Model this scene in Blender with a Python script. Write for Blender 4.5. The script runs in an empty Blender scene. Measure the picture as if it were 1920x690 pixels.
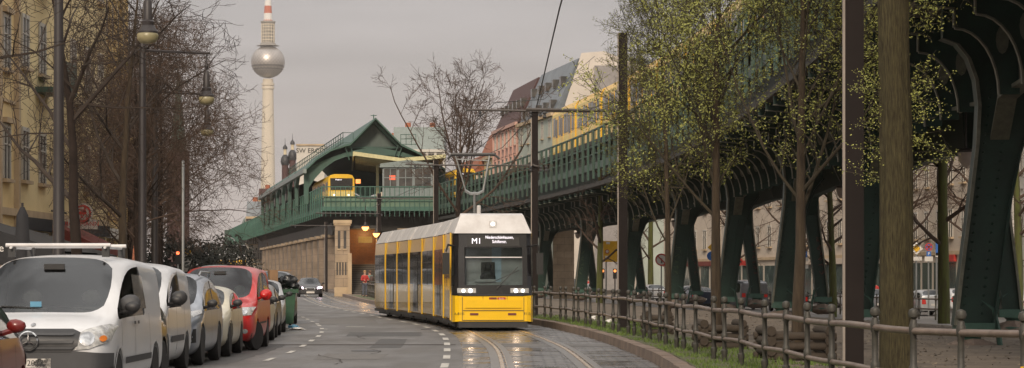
import bpy, bmesh, math, random
from mathutils import Vector, Matrix, noise
from mathutils.bvhtree import BVHTree
R = math.radians
sc = bpy.context.scene
C = sc.collection
# ---------------------------------------------------------------- camera, world, sun
F, HZ, EYE = 4900.0, 517.0, 1.6
cam = bpy.data.objects.new('camera', bpy.data.cameras.new('camera')); C.objects.link(cam)
cam.location = (0, 0, EYE); cam.rotation_euler = (R(90), 0, 0)
cam.data.sensor_width = 36; cam.data.lens = 36*F/1920; cam.data.shift_y = (HZ-345)/1920
cam.data.clip_start = .5; cam.data.clip_end = 9000
sc.camera = cam
SUN_EL, SUN_AZ = 30, 187          # azimuth from +Y, clockwise: behind the camera, a little to the left
w = bpy.data.worlds.new('World'); sc.world = w; w.use_nodes = True
nt = w.node_tree; nd = nt.nodes; nd.clear(); lk = nt.links.new
out = nd.new('ShaderNodeOutputWorld'); bg = nd.new('ShaderNodeBackground'); bg.inputs[1].default_value = .1
sky = nd.new('ShaderNodeTexSky'); sky.sky_type = 'NISHITA'; sky.sun_disc = False
sky.sun_elevation = R(SUN_EL); sky.sun_rotation = R(SUN_AZ); sky.dust_density = 3
tc = nd.new('ShaderNodeTexCoord'); sp = nd.new('ShaderNodeSeparateXYZ'); lk(tc.outputs['Generated'], sp.inputs[0])
rp = nd.new('ShaderNodeValToRGB'); lk(sp.outputs[2], rp.inputs[0]); e = rp.color_ramp.elements
e[0].position = 0; e[0].color = (5.4, 4.65, 4.3, 1); e[1].position = .8; e[1].color = (12.4, 11.9, 11.3, 1)
for pos, col in ((.045, (4.8, 4.25, 4.1, 1)), (.1, (4.1, 3.78, 3.75, 1)), (.16, (4.5, 4.2, 4.1, 1)), (.35, (6.8, 6.3, 5.9, 1))):
    q = e.new(pos); q.color = col
mp = nd.new('ShaderNodeMapping'); mp.inputs['Scale'].default_value = (1.6, 1.6, 11); lk(tc.outputs['Generated'], mp.inputs[0])
nz = nd.new('ShaderNodeTexNoise'); nz.inputs['Scale'].default_value = 3.2; nz.inputs['Detail'].default_value = 5; lk(mp.outputs[0], nz.inputs[0])
mr = nd.new('ShaderNodeMapRange'); mr.inputs[1].default_value = .3; mr.inputs[2].default_value = .7; mr.inputs[3].default_value = .78; mr.inputs[4].default_value = 1.14
cz_ = nd.new('ShaderNodeMapRange'); cz_.inputs[1].default_value = .12; cz_.inputs[2].default_value = .5; cz_.inputs[3].default_value = 0; cz_.inputs[4].default_value = 1; lk(sp.outputs[2], cz_.inputs[0])
nz2 = nd.new('ShaderNodeTexNoise'); nz2.inputs['Scale'].default_value = 4.5; nz2.inputs['Detail'].default_value = 6; lk(tc.outputs['Generated'], nz2.inputs[0])
mr2_ = nd.new('ShaderNodeMapRange'); mr2_.inputs[1].default_value = .38; mr2_.inputs[2].default_value = .62; mr2_.inputs[3].default_value = .35; mr2_.inputs[4].default_value = 1.5; lk(nz2.outputs[0], mr2_.inputs[0])
mxc = nd.new('ShaderNodeMix'); lk(cz_.outputs[0], mxc.inputs[0]); lk(mr2_.outputs[0], mxc.inputs[3])
lk(nz.outputs[0], mr.inputs[0])
mu = nd.new('ShaderNodeVectorMath'); mu.operation = 'SCALE'; lk(rp.outputs[0], mu.inputs[0]); lk(mr.outputs[0], mxc.inputs[2]); lk(mxc.outputs[0], mu.inputs['Scale'])
mx = nd.new('ShaderNodeMixRGB'); mx.inputs[0].default_value = .88; lk(sky.outputs[0], mx.inputs[1]); lk(mu.outputs[0], mx.inputs[2])
lk(mx.outputs[0], bg.inputs[0]); lk(bg.outputs[0], out.inputs[0])
sl = bpy.data.lights.new('sun', 'SUN'); sl.energy = 2.1; sl.angle = R(10); sl.color = (1, .84, .66)
so = bpy.data.objects.new('sun', sl); C.objects.link(so)
az = R(SUN_AZ); dv = Vector((math.sin(az)*math.cos(R(SUN_EL)), math.cos(az)*math.cos(R(SUN_EL)), math.sin(R(SUN_EL))))
so.rotation_euler = dv.to_track_quat('Z', 'Y').to_euler()
vs = sc.view_settings; vs.view_transform = 'Standard'; vs.look = 'None'; vs.exposure = 0.3; vs.gamma = 1; vs.use_curve_mapping = False

# ---------------------------------------------------------------- materials
M = {}
def mat(name, col, rough=.6, metal=0, var=.12, scale=3, bump=0, bscale=40, col2=None, spec=.5, em=None, ems=0, coat=0, kind='noise', trans=0, rv=None, alpha=1, stretch=None, island=False, gen=False):
    m = bpy.data.materials.new(name); m.use_nodes = True; t = m.node_tree; n = t.nodes; b = n['Principled BSDF']; l = t.links.new
    b.inputs['Roughness'].default_value = rough; b.inputs['Metallic'].default_value = metal
    b.inputs['Specular IOR Level'].default_value = spec; b.inputs['Coat Weight'].default_value = coat
    b.inputs['Coat Roughness'].default_value = .05
    b.inputs['Transmission Weight'].default_value = trans; b.inputs['Alpha'].default_value = alpha
    c = tuple(col)+(1,)
    tcn = n.new('ShaderNodeTexCoord'); src = tcn.outputs['Object']
    if stretch:
        mpn = n.new('ShaderNodeMapping'); mpn.inputs['Scale'].default_value = stretch; l(src, mpn.inputs[0]); src = mpn.outputs[0]
    if col2 is None: col2 = tuple(x*(1-2*var) for x in col)
    mxn = n.new('ShaderNodeMixRGB'); mxn.inputs[1].default_value = c; mxn.inputs[2].default_value = tuple(col2)+(1,)
    if island:
        g = n.new('ShaderNodeNewGeometry'); l(g.outputs['Random Per Island'], mxn.inputs[0])
    else:
        nn = n.new('ShaderNodeTexNoise'); nn.inputs['Scale'].default_value = scale; nn.inputs['Detail'].default_value = 6; nn.inputs['Roughness'].default_value = .65
        l(src, nn.inputs[0]); cr = n.new('ShaderNodeValToRGB'); cr.color_ramp.elements[0].position = .35; cr.color_ramp.elements[1].position = .7
        l(nn.outputs[0], cr.inputs[0]); l(cr.outputs[0], mxn.inputs[0])
    l(mxn.outputs[0], b.inputs['Base Color'])
    if rv:
        n3 = n.new('ShaderNodeTexNoise'); n3.inputs['Scale'].default_value = rv[2]; n3.inputs['Detail'].default_value = 5; l(src, n3.inputs[0]); m3 = n.new('ShaderNodeMapRange'); m3.inputs[1].default_value = .38; m3.inputs[2].default_value = .62; m3.inputs[3].default_value = rv[0]; m3.inputs[4].default_value = rv[1]; l(n3.outputs[0], m3.inputs[0]); l(m3.outputs[0], b.inputs['Roughness'])
    if bump:
        n2 = n.new('ShaderNodeTexNoise'); n2.inputs['Scale'].default_value = bscale; n2.inputs['Detail'].default_value = 4; l(src, n2.inputs[0])
        bp = n.new('ShaderNodeBump'); bp.inputs['Strength'].default_value = bump; bp.inputs['Distance'].default_value = .02; l(n2.outputs[0], bp.inputs['Height']); l(bp.outputs[0], b.inputs['Normal'])
    if em: b.inputs['Emission Color'].default_value = tuple(em)+(1,); b.inputs['Emission Strength'].default_value = ems
    M[name] = m; return m
def brickmat(name, c1, c2, mortar, bw, bh, ms, rough=.8, bump=.4, offset=.5, coord='Object', rot=(0,0,0), roughvar=None):
    m = bpy.data.materials.new(name); m.use_nodes = True; t = m.node_tree; n = t.nodes; b = n['Principled BSDF']; l = t.links.new
    tcn = n.new('ShaderNodeTexCoord'); mpn = n.new('ShaderNodeMapping'); mpn.inputs['Rotation'].default_value = rot; l(tcn.outputs[coord], mpn.inputs[0])
    br = n.new('ShaderNodeTexBrick'); br.inputs['Color1'].default_value = tuple(c1)+(1,); br.inputs['Color2'].default_value = tuple(c2)+(1,); br.inputs['Mortar'].default_value = tuple(mortar)+(1,)
    br.inputs['Scale'].default_value = 1; br.inputs['Brick Width'].default_value = bw; br.inputs['Row Height'].default_value = bh; br.inputs['Mortar Size'].default_value = ms; br.offset = offset
    l(mpn.outputs[0], br.inputs[0])
    nn = n.new('ShaderNodeTexNoise'); nn.inputs['Scale'].default_value = .9; nn.inputs['Detail'].default_value = 7; l(tcn.outputs[coord], nn.inputs[0])
    mr2 = n.new('ShaderNodeMapRange'); mr2.inputs[1].default_value = .3; mr2.inputs[2].default_value = .75; mr2.inputs[3].default_value = .65; mr2.inputs[4].default_value = 1.2; l(nn.outputs[0], mr2.inputs[0])
    v = n.new('ShaderNodeVectorMath'); v.operation = 'SCALE'; l(br.outputs['Color'], v.inputs[0]); l(mr2.outputs[0], v.inputs['Scale']); l(v.outputs[0], b.inputs['Base Color'])
    b.inputs['Roughness'].default_value = rough
    if roughvar:
        mr3 = n.new('ShaderNodeMapRange'); mr3.inputs[1].default_value = .35; mr3.inputs[2].default_value = .65; mr3.inputs[3].default_value = roughvar[0]; mr3.inputs[4].default_value = roughvar[1]; l(nn.outputs[0], mr3.inputs[0]); l(mr3.outputs[0], b.inputs['Roughness'])
    bp = n.new('ShaderNodeBump'); bp.inputs['Strength'].default_value = bump; bp.inputs['Distance'].default_value = .01; bp.invert = True; l(br.outputs['Fac'], bp.inputs['Height']); l(bp.outputs[0], b.inputs['Normal'])
    M[name] = m; return m

mat('asphalt', (.118,.11,.103), .5, col2=(.085,.079,.074), scale=.55, bump=.3, bscale=60, spec=.4, rv=(.42,.62,.5), stretch=(1.6,.35,1))
mat('earth', (.17,.135,.1), .95, col2=(.075,.06,.047), scale=.9, bump=.9, bscale=7)
mat('pavement', (.2,.18,.165), .85, col2=(.12,.11,.10), scale=.8, bump=.2)
mat('ground', (.11,.1,.09), .95, scale=.05)
brickmat('setts', (.12,.11,.105), (.08,.075,.073), (.035,.033,.03), .3, .2, .022, .42, .5, rot=(0,0,R(90)), roughvar=(.14,.4))
mat('kerbstone', (.24,.18,.14), .8, col2=(.12,.09,.075), scale=1.3, bump=.4, bscale=25)
mat('joint', (.05,.04,.035), .9)
mat('paint_line', (.62,.59,.54), .6, col2=(.26,.25,.23), scale=5)
mat('rail_steel', (.85,.7,.52), .26, 1, col2=(.6,.42,.28), scale=1.5)  # warm base colour carries the orange glint along the rails
mat('track_concrete', (.15,.14,.13), .3, col2=(.1,.09,.085), scale=1.1)
mat('grass', (.13,.19,.035), .8, col2=(.06,.1,.02), island=True)
mat('turf', (.075,.1,.03), .95, col2=(.1,.082,.06), scale=.9, bump=.6, bscale=15)
mat('viaduct_green', (.019,.046,.036), .5, col2=(.012,.026,.021), scale=1.4, bump=.15, bscale=30, spec=.3)
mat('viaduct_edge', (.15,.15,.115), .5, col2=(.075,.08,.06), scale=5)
mat('viaduct_dark', (.035,.032,.026), .7, col2=(.018,.017,.014), scale=1.2)
mat('girder_web', (.13,.11,.085), .7, col2=(.07,.062,.05), scale=1.5)
mat('railing_green', (.035,.088,.066), .5, col2=(.024,.04,.028), scale=1.1, stretch=(1.5,1.5,.4))
mat('panel_pale', (.12,.2,.13), .5, col2=(.06,.12,.085), scale=.7)
mat('railing_pale', (.04,.125,.092), .5, col2=(.025,.08,.06), scale=1)
mat('railing_mesh', (.05,.15,.11), .5, col2=(.03,.09,.07), alpha=.55)
mat('station_green', (.032,.095,.072), .5, col2=(.018,.055,.042), scale=.6)
mat('station_grey', (.1,.13,.12), .7, col2=(.07,.1,.09), scale=.8, stretch=(3,3,.4))
mat('canopy_cream', (.55,.5,.27), .6)
mat('canopy_wood', (.2,.15,.08), .7)
mat('hut_grey', (.22,.25,.25), .5)
mat('train_yellow', (.85,.5,.02), .35, var=.06, coat=.3)
mat('train_cream', (.8,.62,.2), .4, var=.05)
mat('tram_yellow', (.9,.55,.01), .3, var=.05, coat=.4, scale=1.5)
mat('tram_yellow_side', (.82,.47,.015), .3, col2=(.68,.4,.02), coat=.5, scale=1.1)
mat('tram_lower', (.7,.47,.12), .25, col2=(.5,.36,.13), coat=.6, scale=.9)
mat('tram_roof', (.64,.63,.63), .5, col2=(.47,.45,.44), scale=1.5)
mat('tram_black', (.012,.012,.014), .25, coat=.4)
mat('rubber', (.018,.017,.017), .75)
mat('plastic', (.03,.03,.032), .5)
mat('plastic_grey', (.055,.056,.06), .6, var=.1)
mat('pane', (.05,.055,.06), .12, col2=(.16,.15,.13), scale=.5, spec=.6)
mat('lamp_glass', (.5,.5,.48), .12, col2=(.16,.16,.17), scale=14, coat=1)
mat('chrome', (.6,.6,.6), .2, 1, var=.03)
mat('alloy', (.4,.4,.41), .35, .9, var=.06)
mat('beam', (1,1,1), .3, em=(1,.93,.9), ems=5)
mat('beam_pink', (1,1,1), .3, em=(1,.72,.85), ems=12)
mat('beam_dim', (.9,.9,.85), .3, em=(1,.96,.85), ems=1.6)
mat('tail_red', (.5,.02,.015), .25, em=(1,.05,.02), ems=.03)
mat('amber', (.7,.2,.03), .25)
mat('led', (1,1,1), .5, em=(.92,.85,1), ems=1.0)
mat('lamp_orange', (1,.5,.2), .4, em=(1,.35,.08), ems=5)
mat('light_warm', (1,.6,.25), .4, em=(1,.5,.18), ems=2.2)
mat('signal_red', (1,.1,.05), .4, em=(1,.12,.04), ems=4)
mat('signal_amber', (1,.4,.1), .4, em=(1,.3,.08), ems=1.2)
mat('pole_brown', (.02,.015,.014), .8, spec=.2, col2=(.014,.011,.0105), scale=1)
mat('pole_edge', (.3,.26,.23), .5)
mat('galv', (.3,.31,.31), .45, .6)
mat('fence_post', (.058,.055,.045), .55, col2=(.03,.028,.024), scale=9, bump=.2)
mat('fence_rail', (.25,.2,.17), .42, .35, col2=(.13,.095,.08), scale=3)
mat('bark', (.07,.05,.03), .95, col2=(.028,.019,.012), scale=6, bump=1, bscale=20, stretch=(3,3,.35))
mat('bark_moss', (.09,.078,.04), .95, col2=(.022,.017,.012), scale=5, spec=.2, bump=1.0, bscale=14, stretch=(13,13,1.1))
mat('bark_green', (.085,.1,.02), .95, col2=(.05,.04,.02), scale=3, bump=.6, stretch=(3,3,.4))
mat('bark_dark', (.032,.023,.019), .95, spec=.2, col2=(.018,.013,.011), scale=4)
mat('twig', (.088,.056,.04), .95, col2=(.05,.033,.024), scale=2)
mat('twig_dark', (.04,.028,.021), .95, col2=(.024,.017,.013), scale=2)
mat('twig_right', (.05,.04,.025), .95)
mat('leaf', (.35,.36,.09), .7, col2=(.19,.21,.05), island=True)
mat('log', (.06,.046,.034), .95, bump=.6)
mat('sandstone', (.5,.38,.24), .85, col2=(.36,.27,.18), scale=.8)
brickmat('stone_block', (.4,.31,.22), (.34,.26,.18), (.2,.155,.11), 1.3, .62, .015, .85, .3, rot=(R(90),0,0))
brickmat('stone_dark', (.26,.2,.15), (.21,.165,.125), (.13,.1,.08), 1.6, .8, .015, .85, .3, rot=(R(90),0,0))
brickmat('tile_orange_lit', (.3,.13,.04), (.25,.11,.035), (.2,.1,.04), .3, .12, .012, .35, .2, rot=(R(90),0,0))  # orange light of the stairwell is put into the tile colour
mat('step', (.06,.055,.05), .8); mat('step_nose', (.14,.13,.115), .7)
mat('facade_cream', (.74,.57,.3), .85, col2=(.58,.43,.21), scale=.5)
mat('facade_white', (.66,.57,.4), .8, col2=(.54,.45,.32))
mat('facade_olive', (.35,.34,.16), .85)
mat('facade_beige', (.56,.47,.38), .85, col2=(.44,.37,.3), scale=.3)
mat('facade_pale', (.6,.56,.5), .85, col2=(.48,.45,.4), scale=.3)
mat('facade_pink', (.56,.34,.28), .8, col2=(.46,.28,.23), scale=.3)
mat('facade_mint', (.42,.46,.41), .8, col2=(.33,.37,.33), scale=.3)
mat('facade_red', (.36,.12,.06), .85)
mat('firewall', (.62,.56,.49), .9, col2=(.5,.45,.4), scale=.2)
mat('roof_slate', (.17,.195,.215), .4, col2=(.08,.095,.115), scale=.5)
mat('roof_dark', (.075,.032,.03), .7); mat('roof_orange', (.35,.11,.05), .75, col2=(.2,.07,.035), scale=2)
mat('roof_metal', (.2,.24,.23), .5); mat('dome_dark', (.035,.035,.04), .5)
mat('window_frame', (.5,.47,.42), .6); mat('window_dark', (.035,.035,.035), .2, col2=(.11,.10,.09), scale=.7)
mat('shop_glass', (.03,.05,.05), .1, col2=(.13,.17,.15), scale=.6)
mat('awning_dark', (.022,.022,.025), .85); mat('awning_red', (.18,.035,.025), .8)
mat('white', (.72,.7,.67), .6, var=.05); mat('white_dirty', (.6,.57,.53), .5)
mat('red', (.5,.03,.02), .5); mat('blue', (.02,.12,.42), .45); mat('yellow', (.75,.42,.01), .5); mat('black', (.015,.015,.015), .6)
mat('graffiti_red', (.16,.035,.03), .6); mat('graffiti_green', (.07,.12,.05), .6)
mat('tower_concrete', (.62,.55,.44), .8, col2=(.52,.46,.37), scale=.03)
mat('tower_grey', (.3,.28,.25), .6); mat('tower_red', (.5,.12,.06), .6)
mat('bin_green', (.03,.1,.05), .55, col2=(.015,.05,.03), scale=2)
mat('bag_black', (.02,.022,.026), .3, bump=.8, bscale=8); mat('bag_blue', (.1,.28,.42), .4); mat('cardboard', (.33,.2,.11), .9)
mat('skin', (.5,.28,.2), .6); mat('hair_brown', (.12,.06,.03), .8); mat('hair_blond', (.35,.2,.09), .8)
mat('jacket_red', (.45,.04,.035), .8); mat('jacket_teal', (.12,.25,.22), .8); mat('jacket_dark', (.03,.03,.035), .8)
mat('jeans', (.1,.11,.14), .85); mat('trousers_beige', (.42,.36,.29), .85); mat('bag_brown', (.1,.06,.05), .8)
mat('lamp_iron', (.03,.025,.026), .5); mat('lamp_bowl', (.3,.26,.15), .35, col2=(.2,.18,.1)); mat('bell_white', (.42,.36,.33), .5)
def paint(name, col, col2=None, metal=.0, rough=.3):
    mat(name, col, rough, metal, var=.05, scale=1.3, coat=.3, col2=col2); t = M[name].node_tree; b = t.nodes['Principled BSDF']; b.inputs['Coat Roughness'].default_value = .1
paint('paint_white', (.6,.61,.63)); paint('paint_white2', (.56,.57,.59)); paint('paint_cream', (.55,.51,.4)); paint('paint_red', (.48,.016,.014))
paint('paint_maroon', (.16,.014,.012)); paint('paint_steel', (.3,.33,.38), metal=.5); paint('paint_silver', (.42,.43,.44), metal=.5)
paint('paint_dark', (.025,.025,.028)); paint('paint_green', (.03,.12,.09)); paint('paint_grey', (.16,.165,.18), metal=.4); paint('paint_navy', (.02,.03,.06)); paint('paint_bronze', (.12,.105,.08), metal=.4)

# clear vehicle glass: tinted transparency plus mirror reflection
def glassmat(name, tint, refl):
    m = bpy.data.materials.new(name); m.use_nodes = True; t = m.node_tree; n = t.nodes; n.clear(); l = t.links.new
    o_ = n.new('ShaderNodeOutputMaterial'); tr_ = n.new('ShaderNodeBsdfTransparent'); tr_.inputs[0].default_value = tint+(1,); gl = n.new('ShaderNodeBsdfGlossy'); gl.inputs['Roughness'].default_value = .03; gl.inputs[0].default_value = (.95,.97,1,1)
    fr = n.new('ShaderNodeLayerWeight'); fr.inputs[0].default_value = refl; mx_ = n.new('ShaderNodeMixShader'); l(fr.outputs['Fresnel'], mx_.inputs[0]); l(tr_.outputs[0], mx_.inputs[1]); l(gl.outputs[0], mx_.inputs[2]); l(mx_.outputs[0], o_.inputs[0]); M[name] = m
glassmat('shield', (.42,.45,.43), .36); glassmat('glass', (.3,.32,.31), .4)
glassmat('tram_glass', (.82,.86,.86), .3); mat('cab_grey', (.3,.31,.32), .7); mat('reflection_blue', (.3,.4,.5), .5)  # the blue imitates a bluish streak reflected in the windscreen
mat('tram_window', (.014,.015,.016), .06, col2=(.05,.05,.048), scale=2.2, spec=.6)
mat('interior', (.035,.034,.034), .8); mat('interior_grey', (.12,.12,.125), .8)
# tower sphere: faceted steel
def sphere_mat():
    m = bpy.data.materials.new('tower_steel'); m.use_nodes = True; t = m.node_tree; n = t.nodes; b = n['Principled BSDF']; l = t.links.new
    b.inputs['Metallic'].default_value = .75; b.inputs['Roughness'].default_value = .42
    tcn = n.new('ShaderNodeTexCoord'); sep = n.new('ShaderNodeSeparateXYZ'); l(tcn.outputs['Object'], sep.inputs[0])
    at = n.new('ShaderNodeMath'); at.operation = 'ARCTAN2'; l(sep.outputs[1], at.inputs[0]); l(sep.outputs[0], at.inputs[1])
    cx = n.new('ShaderNodeCombineXYZ'); m1 = n.new('ShaderNodeMath'); m1.operation = 'MULTIPLY'; m1.inputs[1].default_value = 9; l(at.outputs[0], m1.inputs[0])
    m2 = n.new('ShaderNodeMath'); m2.operation = 'MULTIPLY'; m2.inputs[1].default_value = .55; l(sep.outputs[2], m2.inputs[0]); l(m1.outputs[0], cx.inputs[0]); l(m2.outputs[0], cx.inputs[1])
    ch = n.new('ShaderNodeTexChecker'); ch.inputs['Scale'].default_value = 1; ch.inputs[1].default_value = (.5,.46,.43,1); ch.inputs[2].default_value = (.3,.28,.27,1); l(cx.outputs[0], ch.inputs[0]); l(ch.outputs[0], b.inputs['Base Color'])
    M['tower_steel'] = m
sphere_mat()

# ---------------------------------------------------------------- helpers
def tag(o, label=None, cat=None, group=None, kind=None):
    if label: o['label'] = label
    if cat: o['category'] = cat
    if group: o['group'] = group
    if kind: o['kind'] = kind
    return o
def empty(name, loc=(0,0,0), rz=0, label=None, cat=None, group=None):
    o = bpy.data.objects.new(name, None); C.objects.link(o); o.location = loc; o.rotation_euler = (0,0,rz); o.empty_display_size = .2
    return tag(o, label, cat, group)
def children(o): return list(o.children)
def copy_tree(o, parent=None):
    c = o.copy(); C.objects.link(c); c.parent = parent
    for ch in children(o): copy_tree(ch, c)
    return c
class MB:
    def __init__(s, mats=None): s.v = []; s.f = []; s.m = []; s.T = None; s.mi = 0; s.mats = mats
    def add(s, vs, fs):
        b = len(s.v)
        if s.T is not None: vs = [s.T @ Vector(v) for v in vs]
        s.v += [tuple(v) for v in vs]; s.f += [tuple(i+b for i in f) for f in fs]; s.m += [s.mi]*len(fs); return s
    def box(s, x0,y0,z0,x1,y1,z1):
        return s.add([(x0,y0,z0),(x1,y0,z0),(x1,y1,z0),(x0,y1,z0),(x0,y0,z1),(x1,y0,z1),(x1,y1,z1),(x0,y1,z1)],
                     [(0,3,2,1),(4,5,6,7),(0,1,5,4),(1,2,6,5),(2,3,7,6),(3,0,4,7)])
    def cbox(s, c, d, rz=0):
        cc, ss = math.cos(rz), math.sin(rz); vs = []
        for z in (-1,1):
            for x,y in ((-1,-1),(1,-1),(1,1),(-1,1)):
                a, b = x*d[0]/2, y*d[1]/2; vs.append((c[0]+a*cc-b*ss, c[1]+a*ss+b*cc, c[2]+z*d[2]/2))
        return s.add(vs, [(0,3,2,1),(4,5,6,7),(0,1,5,4),(1,2,6,5),(2,3,7,6),(3,0,4,7)])
    def hexa(s, a, b): # two quads (lists of 4 pts) joined
        return s.add(list(a)+list(b), [(3,2,1,0),(4,5,6,7),(0,1,5,4),(1,2,6,5),(2,3,7,6),(3,0,4,7)])
    def cyl(s, p0, p1, r0, r1=None, n=8, cap=True):
        p0 = Vector(p0); p1 = Vector(p1); r1 = r0 if r1 is None else r1; d = p1-p0
        if d.length < 1e-6: return s
        q = d.to_track_quat('Z','Y'); a = q @ Vector((1,0,0)); b = q @ Vector((0,1,0)); vs = []
        for p, r in ((p0,r0),(p1,r1)):
            for i in range(n):
                t = 2*math.pi*i/n; vs.append(p + a*(r*math.cos(t)) + b*(r*math.sin(t)))
        fs = [(i,(i+1)%n,n+(i+1)%n,n+i) for i in range(n)]
        if cap: fs += [tuple(range(n-1,-1,-1)), tuple(range(n,2*n))]
        return s.add(vs, fs)
    def tube(s, pts, r, n=6, cap=True):
        pts = [Vector(p) for p in pts]; N = len(pts); rr = r if isinstance(r, (list,tuple)) else [r]*N; vs = []; pa = None
        for i, p in enumerate(pts):
            d = (pts[min(i+1,N-1)]-pts[max(i-1,0)]).normalized()
            if pa is None: pa = d.orthogonal().normalized()
            pa = (pa - d*pa.dot(d))
            pa = pa.normalized() if pa.length > 1e-5 else d.orthogonal().normalized()
            b = d.cross(pa)
            for k in range(n):
                t = 2*math.pi*k/n; vs.append(p + pa*(rr[i]*math.cos(t)) + b*(rr[i]*math.sin(t)))
        fs = [(i*n+k, i*n+(k+1)%n, (i+1)*n+(k+1)%n, (i+1)*n+k) for i in range(N-1) for k in range(n)]
        if cap: fs += [tuple(range(n-1,-1,-1)), tuple(range((N-1)*n, N*n))]
        return s.add(vs, fs)
    def lathe(s, prof, c=(0,0,0), n=16, axis='z', cap=True):
        vs = []
        for r, z in prof:
            for k in range(n):
                t = 2*math.pi*k/n; x, y = r*math.cos(t), r*math.sin(t)
                v = (x,y,z) if axis=='z' else ((z,x,y) if axis=='x' else (x,z,y))
                vs.append((v[0]+c[0], v[1]+c[1], v[2]+c[2]))
        m = len(prof); fs = [(i*n+k, i*n+(k+1)%n, (i+1)*n+(k+1)%n, (i+1)*n+k) for i in range(m-1) for k in range(n)]
        if cap and prof[0] != prof[-1]: fs += [tuple(range(n-1,-1,-1)), tuple(range((m-1)*n, m*n))]
        return s.add(vs, fs)
    def prism(s, poly, fn, d0, d1): # poly 2D, fn(a,b,d)->3D
        n = len(poly); vs = [fn(a,b,d0) for a,b in poly]+[fn(a,b,d1) for a,b in poly]
        return s.add(vs, [tuple(range(n-1,-1,-1)), tuple(range(n,2*n))]+[(i,(i+1)%n,n+(i+1)%n,n+i) for i in range(n)])
    def blob(s, c, r, seed=0, amp=.25, nu=10, nv=7):
        rx,ry,rz_ = r; vs = []
        for j in range(nv+1):
            ph = math.pi*j/nv
            for i in range(nu):
                th = 2*math.pi*i/nu; d = Vector((math.sin(ph)*math.cos(th), math.sin(ph)*math.sin(th), math.cos(ph)))
                k = 1+amp*noise.noise(d*1.7+Vector((seed*3.1,seed,0))); vs.append((c[0]+d.x*rx*k, c[1]+d.y*ry*k, c[2]+d.z*rz_*k))
        return s.add(vs, [(j*nu+i, (j+1)*nu+i, (j+1)*nu+(i+1)%nu, j*nu+(i+1)%nu) for j in range(nv) for i in range(nu)])
    def build(s, name, m, parent=None, smooth=False, fix=True):
        me = bpy.data.meshes.new(name); me.from_pydata(s.v, [], s.f)
        ms = m if isinstance(m, (list,tuple)) else [m]
        for x in ms: me.materials.append(M[x])
        if len(ms) > 1: me.polygons.foreach_set('material_index', s.m)
        if fix:
            bm = bmesh.new(); bm.from_mesh(me); bmesh.ops.recalc_face_normals(bm, faces=bm.faces); bm.to_mesh(me); bm.free()
        if smooth:
            me.polygons.foreach_set('use_smooth', [True]*len(me.polygons)); me.set_sharp_from_angle(angle=R(smooth if smooth is not True else 40))
        me.update(); o = bpy.data.objects.new(name, me); C.objects.link(o); o.parent = parent; return o
def interp(tab, D):
    # Catmull-like smooth interpolation of (D, X) pairs, linear outside
    n = len(tab)
    if D <= tab[0][0]:
        a, b = tab[0], tab[1]; return a[1]+(b[1]-a[1])*(D-a[0])/(b[0]-a[0])
    if D >= tab[-1][0]:
        a, b = tab[-2], tab[-1]; return b[1]+(b[1]-a[1])*(D-b[0])/(b[0]-a[0])
    for i in range(n-1):
        if tab[i][0] <= D <= tab[i+1][0]:
            x0, y0 = tab[i]; x1, y1 = tab[i+1]; h = x1-x0
            def sl_(j):
                if j == 0: return (tab[1][1]-tab[0][1])/(tab[1][0]-tab[0][0])
                if j == n-1: return (tab[-1][1]-tab[-2][1])/(tab[-1][0]-tab[-2][0])
                return (tab[j+1][1]-tab[j-1][1])/(tab[j+1][0]-tab[j-1][0])
            m0, m1 = sl_(i)*h, sl_(i+1)*h; t = (D-x0)/h
            return (2*t**3-3*t*t+1)*y0+(t**3-2*t*t+t)*m0+(-2*t**3+3*t*t)*y1+(t**3-t*t)*m1
def PX(px, D): return (px-960)/F*D
def PZ(py, D): return EYE+(HZ-py)/F*D
def text_mesh(txt, size, extrude=.004, align='CENTER'):
    cu = bpy.data.curves.new('t', 'FONT'); cu.body = txt; cu.size = size; cu.extrude = extrude; cu.align_x = align; cu.align_y = 'CENTER'; cu.resolution_u = 3
    o = bpy.data.objects.new('t', cu); C.objects.link(o); bpy.context.view_layer.update()
    me = bpy.data.meshes.new_from_object(o.evaluated_get(bpy.context.evaluated_depsgraph_get())); bpy.data.objects.remove(o); return me
def text(name, txt, size, loc, m, parent=None, rz=0, extrude=.004, align='CENTER', scale=(1,1,1)):
    me = text_mesh(txt, size, extrude, align); me.materials.clear(); me.materials.append(M[m])
    o = bpy.data.objects.new(name, me); C.objects.link(o); o.parent = parent; o.location = loc; o.rotation_euler = (R(90),0,rz); o.scale = scale; return o
# ---------------------------------------------------------------- plan curves: tables of (distance, x)
KT = [(15,2.2),(45,2.6),(52,2.52),(64,2.15),(76,1.45),(85,.7),(104,-2.1),(135,-6.6),(201,-13.0),(253,-17.6),(300,-23.2),(450,-45),(620,-70)]
CT = [(20,-1.0),(45.3,-1.18),(56,-1.39),(66.4,-1.69),(73.3,-2.05),(82.5,-2.8),(90,-3.7),(96.8,-4.7),(105,-5.6),(113,-6.7),(126.5,-8.5),(137.5,-10),(201,-16.5),(300,-26.8),(450,-49)]
PT = [(20,-4.5),(48.7,-4.62),(54.6,-4.62),(59.4,-4.75),(63.5,-4.9),(68.8,-5.1),(72.6,-5.3),(78.4,-5.7),(83.4,-6.15),(88,-6.6),(92.2,-7.1),(101.8,-8.2),(140,-13.6),(200,-20.4)]
LT = [(15,-7.3),(45,-7.8),(60,-8.0),(75,-8.5),(90,-10),(110,-12.6),(200,-24),(300,-34.5),(450,-57),(620,-82)]
TT = [(20,.8),(45.3,.585),(56.8,.4),(65.3,.05),(76.5,-.61),(85,-1.4),(94,-2.65),(104,-4.15),(135,-8.65),(201,-15.0),(253,-19.6),(300,-25.2),(450,-47)]
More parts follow.
